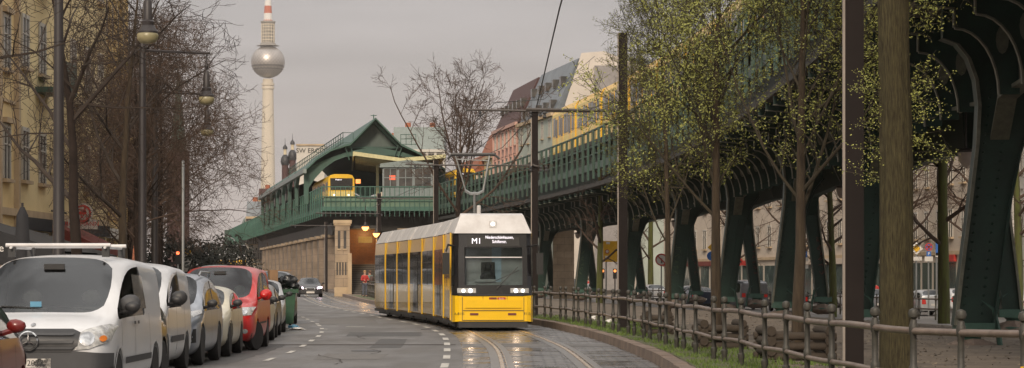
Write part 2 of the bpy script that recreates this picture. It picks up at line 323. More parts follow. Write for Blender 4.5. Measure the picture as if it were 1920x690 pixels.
FT = [(25.4,4.95),(26.6,4.57),(27.4,4.25),(28.8,4.0),(31.9,3.87),(35.6,3.72),(41.5,3.58),(45.5,3.38),(60,2.95),(72,2.3),(84,1.45),(100,-.7),(130,-5.0),(150,-7.4),(172,-9.3),(188,-10.9)]
NT = [(20,8.3),(32.5,9.0),(55.5,9.75),(78,10.25),(101,10.4),(124,10.1),(147,9.1),(170,7.4),(193,5.0),(216,2.2),(239,-.9),(262,-4.2),(290,-8.3)]
KX = lambda d: interp(KT,d); CX = lambda d: interp(CT,d); LX = lambda d: interp(LT,d); TX = lambda d: interp(TT,d); FX = lambda d: interp(FT,d); NX = lambda d: interp(NT,d); PKX = lambda d: interp(PT,d)
def frange(a, b, s):
    n = max(1, int(round((b-a)/s))); return [a+(b-a)*i/n for i in range(n+1)]
def strip(name, fa, fb, z, ds, m, kind='structure', za=None, label=None):
    b = MB(); vs = []
    for d in ds: vs += [(fa(d), d, z), (fb(d), d, z if za is None else za)]
    b.add(vs, [(2*i,2*i+1,2*i+3,2*i+2) for i in range(len(ds)-1)]); o = b.build(name, m); return tag(o, label=label, kind=kind)
ds_all = frange(8, 110, 2)+frange(114, 620, 8)
# ground: one big sheet
g = MB(); g.add([(-4500,-200,-1.2),(4500,-200,-1.2),(4500,6000,-1.2),(-4500,6000,-1.2)], [(0,1,2,3)]); tag(g.build('ground','ground'), kind='structure')
strip('road', lambda d: LX(d), lambda d: KX(d), 0, ds_all, 'asphalt')
ds_t = frange(8,110,1.5)+frange(112,450,6)
strip('tram_paving', lambda d: CX(d)+.32, lambda d: KX(d)-.01, .004, ds_t, 'setts')
strip('asphalt_patch', lambda d: CX(d)+.35, lambda d: KX(d)-.05, .007, frange(58.6,61.2,.6), 'asphalt')
strip('pavement', lambda d: LX(d)-90, lambda d: LX(d)-.2, .13, ds_all, 'pavement')
def kerb(fx, sgn, name, ds, h, m):
    b = MB()
    for i in range(len(ds)-1):
        d0, d1 = ds[i]+.012, ds[i+1]-.012; a0, a1 = fx(d0), fx(d1); w_ = .26*sgn
        j = random.Random(i).uniform(-.008,.008)
        b.hexa([(a0,d0,-.1),(a0+w_,d0,-.1),(a1+w_,d1,-.1),(a1,d1,-.1)], [(a0+.015*sgn,d0,h+j),(a0+w_,d0,h+j),(a1+w_,d1,h+j),(a1+.015*sgn,d1,h+j)])
    return tag(b.build(name, m), kind='structure')
kerb(KX, 1, 'kerb', frange(10,260,1.1), .19, 'kerbstone')
kerb(LX, -1, 'pavement_kerb', frange(10,200,1.2), .15, 'kerbstone')
# median: from the kerb to the far street, falling slightly
cross = [(.25,.17),(2.5,.17),(5,.15),(9,.12),(13,.02),(18,-.35),(20,-.5)]
b = MB(); dsm = frange(10,120,2)+frange(125,300,8); nC = len(cross); vs = []
for d in dsm:
    for i, (o_, z_) in enumerate(cross): vs.append((KX(d)+o_*(1 if d<190 else max(.25,(300-d)/110)), d, z_+ (.02*noise.noise(Vector((o_,d*.5,0))) if i else 0)))
b.add(vs, [(r*nC+i, r*nC+i+1, (r+1)*nC+i+1, (r+1)*nC+i) for r in range(len(dsm)-1) for i in range(nC-1)])
tag(b.build('median_ground','earth',smooth=True), kind='structure')
strip('grass_verge', lambda d: KX(d)+.27, lambda d: KX(d)+1.9+.8*noise.noise(Vector((d*.25,3,0))), .19, frange(26,190,1), 'turf', za=.185)
STREET_Z = -.6
strip('street', lambda d: KX(d)+20, lambda d: KX(d)+38, STREET_Z, dsm, 'asphalt')
strip('street_pavement', lambda d: KX(d)+38, lambda d: KX(d)+95, STREET_Z+.14, dsm, 'pavement')
# road markings (painted sheets)
def dashes(name, fx, d0, d1, per, ln, w_, z=.009):
    b = MB(); d = d0
    while d < d1:
        a = .5*ln
        for q0, q1 in ((d-a,d),(d,d+a)):
            b.add([(fx(q0)-w_/2,q0,z),(fx(q0)+w_/2,q0,z),(fx(q1)+w_/2,q1,z),(fx(q1)-w_/2,q1,z)], [(0,1,2,3)])
        d += per
    return tag(b.build(name,'paint_line',fix=False), kind='structure')
dashes('road_marking', CX, 41.5, 180, 4.9, 2.3, .14)
dashes('parking_marking', PKX, 49.8, 84, 4.8, 1.7, .12)
dashes('parking_marking', PKX, 86.2, 150, 4.8, 1.7, .12)
strip('crossing_marking', lambda d: -7.2+.02*d, lambda d: -5.5, .009, [77.6,78.1], 'paint_line')
strip('crossing_marking', lambda d: -5.2, lambda d: -4.6, .009, [81.6,82.1], 'paint_line')
strip('tar_joint', lambda d: PKX(d)-1.5, lambda d: CX(d)+.2, .0065, [60.2,60.75], 'joint')
mat('asphalt_dark', (.052,.049,.046), .6, scale=2, bump=.3, bscale=50); mat('asphalt_pale', (.125,.115,.105), .6, scale=2, bump=.3, bscale=50)
for i, (x0, x1, d0, d1, m_) in enumerate(((-3.9,-2.6,50,53.5,'asphalt_pale'),(-4.2,-2.2,69,74,'asphalt_dark'),(-3.2,-2.5,58,66,'asphalt_dark'),(-5.4,-3.4,86,97,'asphalt_pale'),(-6.3,-5.2,47,60,'asphalt_dark'))):
    strip('asphalt_patch', lambda d: x0+.1*noise.noise(Vector((d,i,0)))+(PKX(d)-PKX(60))*.6, lambda d: x1+.1*noise.noise(Vector((d,i,7)))+(PKX(d)-PKX(60))*.6, .0035, frange(d0,d1,.5), m_)
for x_, d_ in ((-3.1,55.5),(-2.4,78)):
    tag(MB().lathe([(.001,.012),(.3,.012),(.32,.009),(.32,0)],(x_,d_,0),20).build('manhole_cover','plastic_grey',smooth=40), 'round iron manhole cover in the lane '+('level with the parked cars' if d_ < 60 else 'ahead, near the tram front'), 'manhole cover')
rgc = random.Random(21); b = MB()
for k in range(5):
    d = rgc.uniform(46,90); x = PKX(d)+rgc.uniform(-.6,2.8); a = rgc.uniform(-.5,.5); L_ = rgc.uniform(2,7); n_ = int(L_/.3); pts = []
    for i in range(n_): pts.append((x,d)); d += .3*math.cos(a*.6)+.02; x += .12*math.sin(a)+rgc.uniform(-.03,.03); a += rgc.uniform(-.3,.3)
    for i in range(n_-1):
        (xa,ya),(xb,yb) = pts[i],pts[i+1]; w_ = .011; b.add([(xa-w_,ya,.0078),(xa+w_,ya,.0078),(xb+w_,yb,.0078),(xb-w_,yb,.0078)],[(0,1,2,3)])
tag(b.build('tar_crack','joint',fix=False), kind='structure')
# rails with concrete margins
for s_ in (-1, 1):
    b = MB(); c_ = MB(); ds = frange(9,120,1.5)+frange(124,440,6)
    for i in range(len(ds)-1):
        d0, d1 = ds[i], ds[i+1]; x0, x1 = TX(d0)+s_*.75, TX(d1)+s_*.75
        b.hexa([(x0-.035,d0,-.05),(x0+.035,d0,-.05),(x1+.035,d1,-.05),(x1-.035,d1,-.05)], [(x0-.035,d0,.026),(x0+.035,d0,.026),(x1+.035,d1,.026),(x1-.035,d1,.026)])
        for a0, a1 in ((-.2,-.04),(.09,.22)):
            c_.add([(x0+a0,d0,.012),(x0+a1,d0,.012),(x1+a1,d1,.012),(x1+a0,d1,.012)], [(0,1,2,3)])
        b.add([(x0+.075,d0,.018),(x0+.088,d0,.018),(x1+.088,d1,.018),(x1+.075,d1,.018)], [(0,1,2,3)])
    side = 'left' if s_ < 0 else 'right'
    o = tag(b.build('tram_rail','rail_steel'), side+' shiny steel rail of the tram track curving out from under the yellow tram', 'rail', 'tram track rails')
    tag(c_.build('track_margin','track_concrete',fix=False), kind='structure')
# grass blades on the verge
rg = random.Random(5); b = MB()
for i in range(26000):
    d = 27 + 65*rg.random()**1.5; o_ = .3+2.6*rg.random()**1.25
    if noise.noise(Vector((d*.45,o_*1.1,1.7))) < -.22+.24*max(0,o_-1.0): continue
    x = KX(d)+o_; h = rg.uniform(.03,.10)*(1+.8*noise.noise(Vector((d*.9,o_*2,5)))); a = rg.uniform(0,6.28); wv = .006+d*.00012; dx, dy = math.cos(a)*wv, math.sin(a)*wv; lx, ly = rg.uniform(-.04,.04), rg.uniform(-.04,.04)
    b.add([(x-dx,d-dy,.17),(x+dx,d+dy,.17),(x+lx,d+ly,.17+h)], [(0,1,2)])
tag(b.build('grass','grass',fix=False), 'short green grass growing in patches behind the kerb', 'grass', kind='stuff')

# fallen twigs, stones and leaves on the bare earth under the viaduct
rg = random.Random(8); b = MB()
for i in range(5000):
    d = 30+70*rg.random()**1.3; x = KX(d)+rg.uniform(1.5,12); s_ = rg.uniform(.012,.05); a = rg.uniform(0,6.28); z = interp([(0,.17),(2.5,.17),(5,.15),(9,.12),(13,.02),(18,-.35)], x-KX(d))+.012
    q = [(x+s_*math.cos(a+k*2.1)*rg.uniform(.6,1.4), d+s_*math.sin(a+k*2.1)*rg.uniform(.6,1.4), z+rg.uniform(-.01,.02)) for k in range(3)]; b.add(q, [(0,1,2)])
mat('ground_litter_mat',(.3,.24,.17),.9,col2=(.04,.032,.025),island=True)
tag(b.build('ground_litter','ground_litter_mat',fix=False), 'fallen leaves and small stones scattered over the bare earth', 'ground litter', kind='stuff')
# ---------------------------------------------------------------- cast iron fence beside the kerb
fence = empty('pipe_fence', (0,0,0), 0, 'long curving pipe fence with ball-topped iron posts along the grassy kerb', 'fence')
def post_mesh():
    b = MB(); b.lathe([(r_*.86,z_) for r_,z_ in [(.05,-.1),(.05,.12),(.062,.14),(.062,.2),(.043,.22),(.043,.36),(.058,.38),(.058,.47),(.043,.49),(.04,.8),(.055,.82),(.058,.9),(.046,.93),(.04,.965),(.02,.975),(.055,.995),(.068,1.03),(.055,1.07),(.015,1.09)]], n=10)
    return b
pm = post_mesh().build('post','fence_post',smooth=35); near = [25.35,26.6,27.5,28.8,31.7,33.6,35.5,37.9,41.0,43.1,44.4,47.3]; pd = list(near); MB().box(FX(25.35)-.042,25.35-.05,.62,FX(25.35)-.005,25.35-.04,.72).build('sticker','yellow',fence); d = 49.6; k_ = 0
while d < 187: pd.append(d); d += (2.5 if k_%2 else 1.5) if d < 100 else 2.4; k_ += 1
for i, d in enumerate(pd[:98]):
    o = pm if i == 0 else bpy.data.objects.new('post', pm.data)
    if i: C.objects.link(o)
    o.parent = fence; o.location = (FX(d), d, .17)
for z_, sag in ((.86,0),(.39,.03)):
    ds = frange(23.9,187,.7); b = MB(); b.tube([(FX(d), d, .17+z_+.012*math.sin(d*1.1)) for d in ds], .038 if z_ > .5 else .033, 8); b.build('rail','fence_rail',fence,smooth=60)
# far fence along the other side of the median
FF = [(100,23),(112,22.1),(129,19.6),(168,15.2),(215,9.6)]
fence2 = empty('pipe_fence', (0,0,0), 0, 'thin two-rail pipe fence beyond the viaduct legs, before the far parked cars', 'fence')
b = post_mesh(); pm2 = b.build('post','fence_post',smooth=35)
for i, d in enumerate(frange(101,214,2.6)):
    o = pm2 if i == 0 else bpy.data.objects.new('post', pm2.data)
    if i: C.objects.link(o)
    o.parent = fence2; o.location = (interp(FF,d), d, -.42)
for z_ in (.9,.42):
    MB().tube([(interp(FF,d), d, -.42+z_) for d in frange(100,215,3)], .04, 6).build('rail','fence_rail',fence2)

# ---------------------------------------------------------------- elevated railway viaduct
via = empty('elevated_railway_viaduct', (NX(100),100,0), 0, 'dark green riveted steel railway viaduct on splayed legs, overhead on the right', 'viaduct')
via.location = (0,0,0)
WID = 4.7; BENTS = [32.5,55.5,78,101,124,147,170,193,216,239,262]
def frame_at(d):
    e_ = .5; t = Vector((NX(d+e_)-NX(d-e_), 2*e_, 0)).normalized(); n = Vector((t.y,-t.x,0)); return Vector((NX(d),d,0)), t, n
def FM(d, mirror=False):
    p, t, n = frame_at(d)
    if mirror: p = p + n*WID; n = -n
    return Matrix(((n.x,t.x,0,p.x),(n.y,t.y,0,p.y),(0,0,1,0),(0,0,0,1)))   # local x: inward, y: along, z up
DT = 7.4
def leg_mb(far=False):
    b = MB(['viaduct_green','viaduct_edge'])
    # web box leaning inward; outer flange curving outward at the top
    out_ = [(-.34,.55),(-.22,1.6),(-.02,3.2),(.12,4.4),(.16,5.2),(.1,5.75),(-.06,6.2),(-.3,6.5),(-.62,6.62)]
    inn = [(.42,.55),(.56,1.6),(.78,3.2),(.98,4.2),(1.25,4.9),(1.6,5.35)]
    if far: out_ = [(a+.16,z) for a,z in out_]
    if far: inn = [(a-.12,z) for a,z in inn]
    poly = out_ + [(-.62,DT),(1.6,DT)] + inn[::-1]
    b.prism(poly, lambda a,z,y: (a,y,z), -.16, .16)
    # face plates (broad riveted face towards the track direction is boxed)
    for (A, B_) in ((out_, -1), (inn, 1)):
        for i in range(len(A)-1):
            (a0,z0),(a1,z1) = A[i],A[i+1]; b.mi = 0
            q = -.05 if B_<0 else .05
            b.hexa([(a0,-.27,z0),(a0+q,-.27,z0),(a1+q,-.27,z1),(a1,-.27,z1)], [(a0,.27,z0),(a0+q,.27,z0),(a1+q,.27,z1),(a1,.27,z1)])
    # light rivet strip on the outer edge facing the camera
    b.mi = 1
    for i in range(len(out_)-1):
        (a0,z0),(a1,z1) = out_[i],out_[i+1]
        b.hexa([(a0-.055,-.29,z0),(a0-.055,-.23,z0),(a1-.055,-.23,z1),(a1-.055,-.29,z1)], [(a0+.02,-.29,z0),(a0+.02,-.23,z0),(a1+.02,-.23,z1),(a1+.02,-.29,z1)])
    b.mi = 0
    return b
def rivets(b):
    for i in range(26):
        z = .8+i*.19
        for off in (-.14,.24):
            x = -.34+.55*(z-.55)/4.6+.27+off; b.blob((x,-.16,z),(.032,.028,.032),nu=6,nv=4,amp=0)
leg0 = leg_mb(); rivets(leg0)
leg_mesh = leg0.build('leg',['viaduct_green','viaduct_edge']).data; bpy.data.objects.remove(bpy.data.objects[-1] if False else [o for o in C.objects if o.data is leg_mesh][0])
o_ = leg_mb(True).build('leg',['viaduct_green','viaduct_edge']); legfar_mesh = o_.data; bpy.data.objects.remove(o_)
shoe = MB(); shoe.lathe([(.5,0),(.5,.06),(.3,.16),(.2,.28),(.27,.34),(.27,.42)], n=16); shoe.box(-.36,-.28,.36,.46,.28,.6)
for xx in (.32,): shoe.tube([(.15,-.1,1.1),(.45,-.12,.9),(.55,-.12,.45),(.62,-.12,-.1)], .06, 6)
sh_o = shoe.build('leg_shoe','viaduct_edge',smooth=35); sh_mesh = sh_o.data; bpy.data.objects.remove(sh_o)
sh_mesh.materials[0] = mat('shoe_green', (.05,.12,.09), .6, col2=(.03,.07,.055))
fo = MB(); fo.blob((0,0,-.02),(.75,.7,.34),seed=3,amp=.3,nu=8,nv=6); fo_o = fo.build('foundation_stone','kerbstone'); fo_mesh = fo_o.data; bpy.data.objects.remove(fo_o)
def add(name, me, parent, mw=None):
    o = bpy.data.objects.new(name, me); C.objects.link(o); o.parent = parent
    if mw is not None: o.matrix_world = mw; o.matrix_parent_inverse = Matrix.Identity(4); o.matrix_basis = mw
    return o
def bracket_mb():
    b = MB(); arc = []
    for i in range(9):
        t = math.pi/2*i/8; arc.append((-.75+.9*math.cos(t), 5.25+1.35*math.sin(t)))   # (.15,5.25) -> (-.75,6.6)
    hole = None
    poly = arc + [(-.75,7.0),(-1.95,7.1),(-1.95,7.35),(.55,7.35),(.55,5.25)]
    b.prism(poly, lambda a,z,y: (a,y,z), -.02, .02)
    b.mi = 1; P_ = arc+[(-.75,7.0),(-1.95,7.1)]
    for i in range(len(P_)-1):
        (a0,z0),(a1,z1) = P_[i],P_[i+1]; dx, dz = a1-a0, z1-z0; L_ = math.hypot(dx,dz); nx_, nz_ = dz/L_*.035, -dx/L_*.035
        b.hexa([(a0,-.08,z0),(a0-nx_,-.08,z0-nz_),(a1-nx_,-.08,z1-nz_),(a1,-.08,z1)], [(a0,.08,z0),(a0-nx_,.08,z0-nz_),(a1-nx_,.08,z1-nz_),(a1,.08,z1)])
    b.mi = 2 # raised pale oval in place of a hole showing lighter background
    b.lathe([(.001,-.03),(.13,-.03),(.13,-.022),(.001,-.022)], (0,0,0), 12, axis='y')
    for i in range(len(b.v)-48, len(b.v)): v = b.v[i]; b.v[i] = (v[0]+.2, v[1], v[2]*2.2+6.35)
    return b
o_ = bracket_mb().build('bracket',['viaduct_green','viaduct_edge','viaduct_edge']); br_mesh = o_.data; bpy.data.objects.remove(o_)
for d in BENTS:
    for mir in (False, True):
        mw = FM(d, mir); add('leg', legfar_mesh if mir else leg_mesh, via, mw); add('leg_shoe', sh_mesh, via, mw)
        add('foundation_stone', fo_mesh, via, mw @ Matrix.Translation((0,0,.02)) @ Matrix.Diagonal((.8,.8,.75,1)))
NB = 8
for i in range(len(BENTS)-1):
    for k in range(1, NB):
        dd = BENTS[i]+(BENTS[i+1]-BENTS[i])*k/NB
        add('bracket', br_mesh, via, FM(dd))
# longitudinal arched girders, near and far row (one part per span)
def girder(d0, d1, mir):
    b = MB(['viaduct_green','viaduct_edge']); n = 20; prev = None
    for k in range(n+1):
        u = k/n; dd = d0+(d1-d0)*u; m_ = FM(dd, mir); e_ = min(u,1-u)*(d1-d0)
        zb = 5.35-.95*max(0,1-e_/1.5)**2 + .25*min(1,e_/9)
        cur = (m_, zb)
        if prev:
            (m0,z0),(m1,z1) = prev, cur
            for x0,x1,za,zb_,mi in ((.53,.6,None,7.3,0),(.38,.78,None,None,1)):
                b.mi = mi
                if mi == 0: a = [m0@Vector((x0,0,z0)), m0@Vector((x1,0,z0)), m0@Vector((x1,0,7.3)), m0@Vector((x0,0,7.3))]; c_ = [m1@Vector((x0,0,z1)), m1@Vector((x1,0,z1)), m1@Vector((x1,0,7.3)), m1@Vector((x0,0,7.3))]
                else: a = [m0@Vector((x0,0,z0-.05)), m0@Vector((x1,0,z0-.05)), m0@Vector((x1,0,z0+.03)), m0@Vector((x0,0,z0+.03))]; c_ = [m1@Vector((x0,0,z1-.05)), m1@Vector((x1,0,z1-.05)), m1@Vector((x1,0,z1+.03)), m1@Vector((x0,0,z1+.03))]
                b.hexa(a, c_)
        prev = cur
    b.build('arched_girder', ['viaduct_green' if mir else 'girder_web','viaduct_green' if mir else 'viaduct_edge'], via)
def sweep(name, d0, d1, rect, m, parent=via, step=4, mir=False):
    b = MB(); ds = frange(d0,d1,step); x0,z0,x1,z1 = rect
    for i in range(len(ds)-1):
        m0, m1 = FM(ds[i],mir), FM(ds[i+1],mir)
        b.hexa([m0@Vector(q) for q in ((x0,0,z0),(x1,0,z0),(x1,0,z1),(x0,0,z1))], [m1@Vector(q) for q in ((x0,0,z0),(x1,0,z0),(x1,0,z1),(x0,0,z1))])
    return b.build(name, m, parent)
for i in range(len(BENTS)-1):
    girder(BENTS[i], BENTS[i+1], False); girder(BENTS[i], BENTS[i+1], True)
D0, D1 = 22, 276
sweep('deck', D0, D1, (-1.95,7.42,WID+1.95,7.7), 'viaduct_dark')
sweep('main_girder', D0, D1, (.3,7.72,.6,10.4), 'viaduct_green'); sweep('main_girder', D0, D1, (WID-.6,7.72,WID-.3,10.4), 'viaduct_green')
sweep('track_bed', D0, D1, (-1.3,10.45,WID+1.3,10.75), 'viaduct_dark')
# transverse curved ribs under the deck, one frame per bent
for d in BENTS[:9]:
    b = MB(); m_ = FM(d); arc = [(1.3+ (WID-2.6)*i/8, 6.4+.65*math.sin(math.pi*i/8)) for i in range(9)]
    b.prism(arc+[(WID-1.3,7.38),(1.3,7.38)], lambda a,z,y: tuple(m_@Vector((a,y,z))), -.1,.1); b.build('cross_beam','viaduct_green',via)
for k, d in enumerate(frange(30,210,5.7)):
    b = MB(); m_ = FM(d); arc = [(.62+(WID-1.24)*i/10, 5.7+1.45*math.sin(math.pi*i/10)**.6) for i in range(11)]
    for i in range(10):
        (a0,z0),(a1,z1) = arc[i],arc[i+1]
        b.hexa([m_@Vector(q) for q in ((a0,-.07,z0),(a1,-.07,z1),(a1,.07,z1),(a0,.07,z0))],[m_@Vector(q) for q in ((a0,-.07,z0+.08),(a1,-.07,z1+.08),(a1,.07,z1+.08),(a0,.07,z0+.08))])
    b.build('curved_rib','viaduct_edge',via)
# railing with vertical fins at the deck edge, one panel per span length
def railing(path, zt, zb, name, parent, fin=.9, m='railing_green', fw=(.1,.15)):
    # path: list of (x,y) points
    b = MB(); L_ = 0; acc = 0; tot = 0
    for i in range(len(path)-1):
        p0, p1 = Vector(path[i]+(0,)), Vector(path[i+1]+(0,)); t = (p1-p0); l_ = t.length; t.normalize(); n = Vector((t.y,-t.x,0))*.05
        for (za, zb_, th) in ((zt-.1,zt,1.6),(zt-1.15,zt-1.05,1.2),(zb+.55,zb+1.0,1.4),(zb+1.55,zb+1.63,1)):
            q = n*th; b.hexa([p0-q+Vector((0,0,za)), p0+q+Vector((0,0,za)), p0+q+Vector((0,0,zb_)), p0-q+Vector((0,0,zb_))], [p1-q+Vector((0,0,za)), p1+q+Vector((0,0,za)), p1+q+Vector((0,0,zb_)), p1-q+Vector((0,0,zb_))])
        while acc < tot+l_:
            p = p0+t*(acc-tot); rz = math.atan2(t.y,t.x)
            q2 = p-Vector((t.y,-t.x,0))*.12; b.cbox((q2.x,q2.y,(zt+zb)/2-.05), (fw[0],fw[1],zt-zb), rz)
            acc += fin
        tot += l_
    return b.build(name,m,parent)
def mesh_panel(path, zt, zb, parent, sp_=1.0, m='railing_green', th=.03):
    b = MB()
    for i in range(len(path)-1):
        p0, p1 = Vector(path[i]+(0,)), Vector(path[i+1]+(0,)); t = (p1-p0); l_ = t.length; t.normalize(); rz = math.atan2(t.y,t.x); n_ = max(1,int(l_/sp_))
        for k in range(n_):
            p = p0+t*(l_*k/n_); b.cbox((p.x,p.y,(zt+zb)/2),(th,.035,zt-zb),rz)
    return b.build('balusters',m,parent)
def edge_pt(d, off=-2.0):
    p, t, n = frame_at(d); q = p+n*off; return (q.x,q.y)
RZT, RZB = 11.15, 7.95
for i in range(len(BENTS)+1):
    a = BENTS[i-1] if i else 22; c_ = BENTS[i] if i < len(BENTS) else 276
    pth = [edge_pt(d) for d in frange(a,c_,4)]; railing(pth, RZT, RZB, 'railing', via, 2.875); mesh_panel(pth, RZT-.05, RZB+.9, via, 1.4375, th=.05)
    b = MB()
    for j in range(len(pth)-1):
        (x0,y0),(x1,y1) = pth[j],pth[j+1]; b.hexa([(x0+.1,y0,RZB+.5),(x0+.16,y0,RZB+.5),(x1+.16,y1,RZB+.5),(x1+.1,y1,RZB+.5)],[(x0+.1,y0,RZB+1.05),(x0+.16,y0,RZB+1.05),(x1+.16,y1,RZB+1.05),(x1+.1,y1,RZB+1.05)])
    b.build('fascia_panel','viaduct_green',via)
    if i and i < 9:
        pth = [edge_pt(d, WID+2) for d in frange(a,c_,4)]; railing(pth, RZT, RZB, 'railing', via, 1.5)
# dome lamps hanging under the deck
for k, d in enumerate([72,101,118,141,164,187,210]):
    p, t, n = frame_at(d); q = p+n*2.35
    r_ = empty('dome_lamp', (q.x,q.y,0), 0, ['pale dome lamp under the viaduct, between the thick mossy trunk and nearest leg','second dome lamp under the viaduct, left of the broad brown pole','third dome lamp under the viaduct, behind the twigs of the middle leafy tree','dome lamp under the viaduct near the leftmost leafy tree','dome lamp under the viaduct above the yellow sign board','dome lamp under the viaduct just left of the brown pole with the leaves','farthest dome lamp under the viaduct, right of the tram front'][k], 'lamp', 'dome lamps under the viaduct')
    z = 5.0
    MB().lathe([(.02,0),(.3,.0),(.31,.05),(.05,.12),(.03,.12),(.03,2.2)], (0,0,z), 14).build('lamp_shade','lamp_iron',r_,smooth=40)
    MB().lathe([(.01,-.42),(.1,-.38),(.19,-.24),(.23,-.04),(.23,-.005)], (0,0,z), 14).build('globe','bell_white',r_,smooth=60)
# graffiti tags on legs: scrawled strokes on the broad faces
rr = random.Random(3)
for (d, mir, mname, lab) in ((101,1,'graffiti_red',''),(124,1,'graffiti_red',''),(147,1,'graffiti_red',''),(170,1,'graffiti_red',''),(193,1,'graffiti_red',''),(147,0,'graffiti_green',''),(193,0,'graffiti_green',''),(216,0,'graffiti_green','')):
    b = MB(); m_ = FM(d, bool(mir)); z = 3.3
    for k in range(6):
        x0 = -.34+.55*(z-.55)/4.6+.27; pts = [m_@Vector((x0+rr.uniform(-.17,.17), -.19 , z+rr.uniform(-.14,.14))) for _ in range(5)]
        b.tube(pts, .013, 4); z -= .3
    b.build('graffiti', mname, via)
# ---------------------------------------------------------------- station on the viaduct
def SX(d, off=0): return -20.0-.146*(d-276)+off     # left deck edge of the station
st = empty('station_hall', (PX(699,297),297,0), 0, 'green gabled elevated railway station hall with arched side beam and cream platform canopy', 'station')
st.location = (0,0,0)
EX = edge_pt(276)[0]
# platform end deck and railing
pth = [(SX(d),d) for d in frange(276,540,8)]
railing([(EX,276)]+[(SX(276)+.01,276)], RZT-.1, RZB-.05, 'end_railing', st, .52, 'railing_pale', (.07,.12)); mesh_panel([(EX,276),(SX(276),276)], RZT-.15, RZT-1.2, st, .17, 'railing_pale')
MB().box(SX(276)+.1,276.1,RZB+.9,EX,276.16,RZT-1.3).build('fascia_panel','panel_pale',st)
railing(pth, RZT-.1, RZB-.05, 'side_railing', st, 3.4, 'railing_pale'); mesh_panel(pth[:16], RZT-.15, RZT-1.2, st, 1.0)
b = MB(); 
b.add([(SX(276)+.15,276.2,RZB+.5),(EX+9,276.2,RZB+.5),(EX+9-.146*264,540,RZB+.5),(SX(540)+.15,540,RZB+.5),(SX(276)+.15,276.2,9.9),(EX+9,276.2,9.9),(EX+9-.146*264,540,9.9),(SX(540)+.15,540,9.9)],[(0,3,2,1),(4,5,6,7),(0,1,5,4),(1,2,6,5),(2,3,7,6),(3,0,4,7)])
b.build('deck','viaduct_green',st)
# underside brackets
for d in frange(278,430,2.4):
    b = MB(); x = SX(d); b.hexa([(x,d,RZB+.45),(x+2.6,d,5.9),(x+3,d,5.9),(x+3,d,RZB+.45)],[(x,d+.15,RZB+.45),(x+2.6,d+.15,5.9),(x+3,d+.15,5.9),(x+3,d+.15,RZB+.45)])
    b.build('bracket','viaduct_dark',st)

b = MB(); b.hexa([(SX(279)+1.2,279,6.4),(EX+6,279,6.4),(EX+6,279.6,6.4),(SX(279)+1.2,279.6,6.4)],[(SX(279)+1.2,279,8.3),(EX+6,279,8.3),(EX+6,279.6,8.3),(SX(279)+1.2,279.6,8.3)])
b.hexa([(SX(279)+1.2,279.7,6.0),(SX(279)+1.8,279.7,6.0),(SX(440)+1.8,440,6.0),(SX(440)+1.2,440,6.0)],[(SX(279)+1.2,279.7,8.3),(SX(279)+1.8,279.7,8.3),(SX(440)+1.8,440,8.3),(SX(440)+1.2,440,8.3)]); b.build('edge_beam','viaduct_dark',st)
# roof
CXs = PX(699,297); SL = -.146
def rp(o_, z, d): return (CXs+SL*(d-297)+o_, d, z)
prof = [(-7.85,13.4),(-6.6,14.6),(-5,15.6),(-3.3,16.15),(-2.9,16.2),(0,19.15),(2.9,16.2),(5.0,15.2),(7.85,13.4)]
b = MB(); ds = [293.5, 345, 397]
for i in range(len(ds)-1):
    for j in range(len(prof)-1):
        (a0,z0),(a1,z1) = prof[j],prof[j+1]
        b.hexa([rp(a0,z0,ds[i]),rp(a1,z1,ds[i]),rp(a1,z1+.22,ds[i]),rp(a0,z0+.22,ds[i])],[rp(a0,z0,ds[i+1]),rp(a1,z1,ds[i+1]),rp(a1,z1+.22,ds[i+1]),rp(a0,z0+.22,ds[i+1])])
b.build('roof','station_green',st)
b = MB(); b.prism([(-2.6,16.15),(2.6,16.15),(0,18.75)], lambda a,z,y: rp(a,z,y), 296,296.2); b.build('gable','station_grey',st)
b = MB()
for sgn in (-1,1):
    b.hexa([rp(sgn*3.1,16.05,295.4),rp(sgn*2.75,16.05,295.4),rp(0,18.75,295.4),rp(0,19.2,295.4)],[rp(sgn*3.1,16.05,296.3),rp(sgn*2.75,16.05,296.3),rp(0,18.75,296.3),rp(0,19.2,296.3)])
b.cbox(rp(0,19.5,296),(.12,.12,.7)); b.cbox(rp(0,19.75,296),(.7,.1,.08)); b.cbox(rp(0,16.1,295.8),(6.2,.5,.22)); b.build('gable_frame','station_green',st)
# arched end frame with cross band
n = 14; up = []; lo = []
for i in range(n+1):
    a = -7.85+15.7*i/n; u = abs(a)/7.85; up.append((a, 16.0-2.4*u**1.8)); lo.append((a, 15.15-4.3*max(0,(u-.2)/.8)**2.6))
b = MB()
for i in range(n): b.hexa([rp(*lo[i],294.6),rp(*lo[i+1],294.6),rp(*up[i+1],294.6),rp(*up[i],294.6)],[rp(*lo[i],295),rp(*lo[i+1],295),rp(*up[i+1],295),rp(*up[i],295)])
for sgn in (-1,1): b.cbox(rp(sgn*7.7,11.6,294.8),(.55,.5,3.8))
b.build('arched_frame','station_green',st)
for d in frange(312,392,13):
    b = MB(); b.cbox(rp(-7.7,11.9,d),(.45,.5,4)); b.hexa([rp(-7.9,13.5,d-4),rp(-7.5,13.5,d-4),rp(-7.5,12.0,d),rp(-7.9,12.0,d)],[rp(-7.9,13.5,d+4),rp(-7.5,13.5,d+4),rp(-7.5,12.1,d+.3),rp(-7.9,12.1,d+.3)]); b.build('column','station_green',st)
b = MB(); b.hexa([rp(-8.2,13.1,293),rp(-7.8,13.1,293),rp(-7.8,13.6,293),rp(-8.2,13.6,293)],[rp(-8.2,13.1,397),rp(-7.8,13.1,397),rp(-7.8,13.6,397),rp(-8.2,13.6,397)]); b.build('gutter','roof_metal',st)
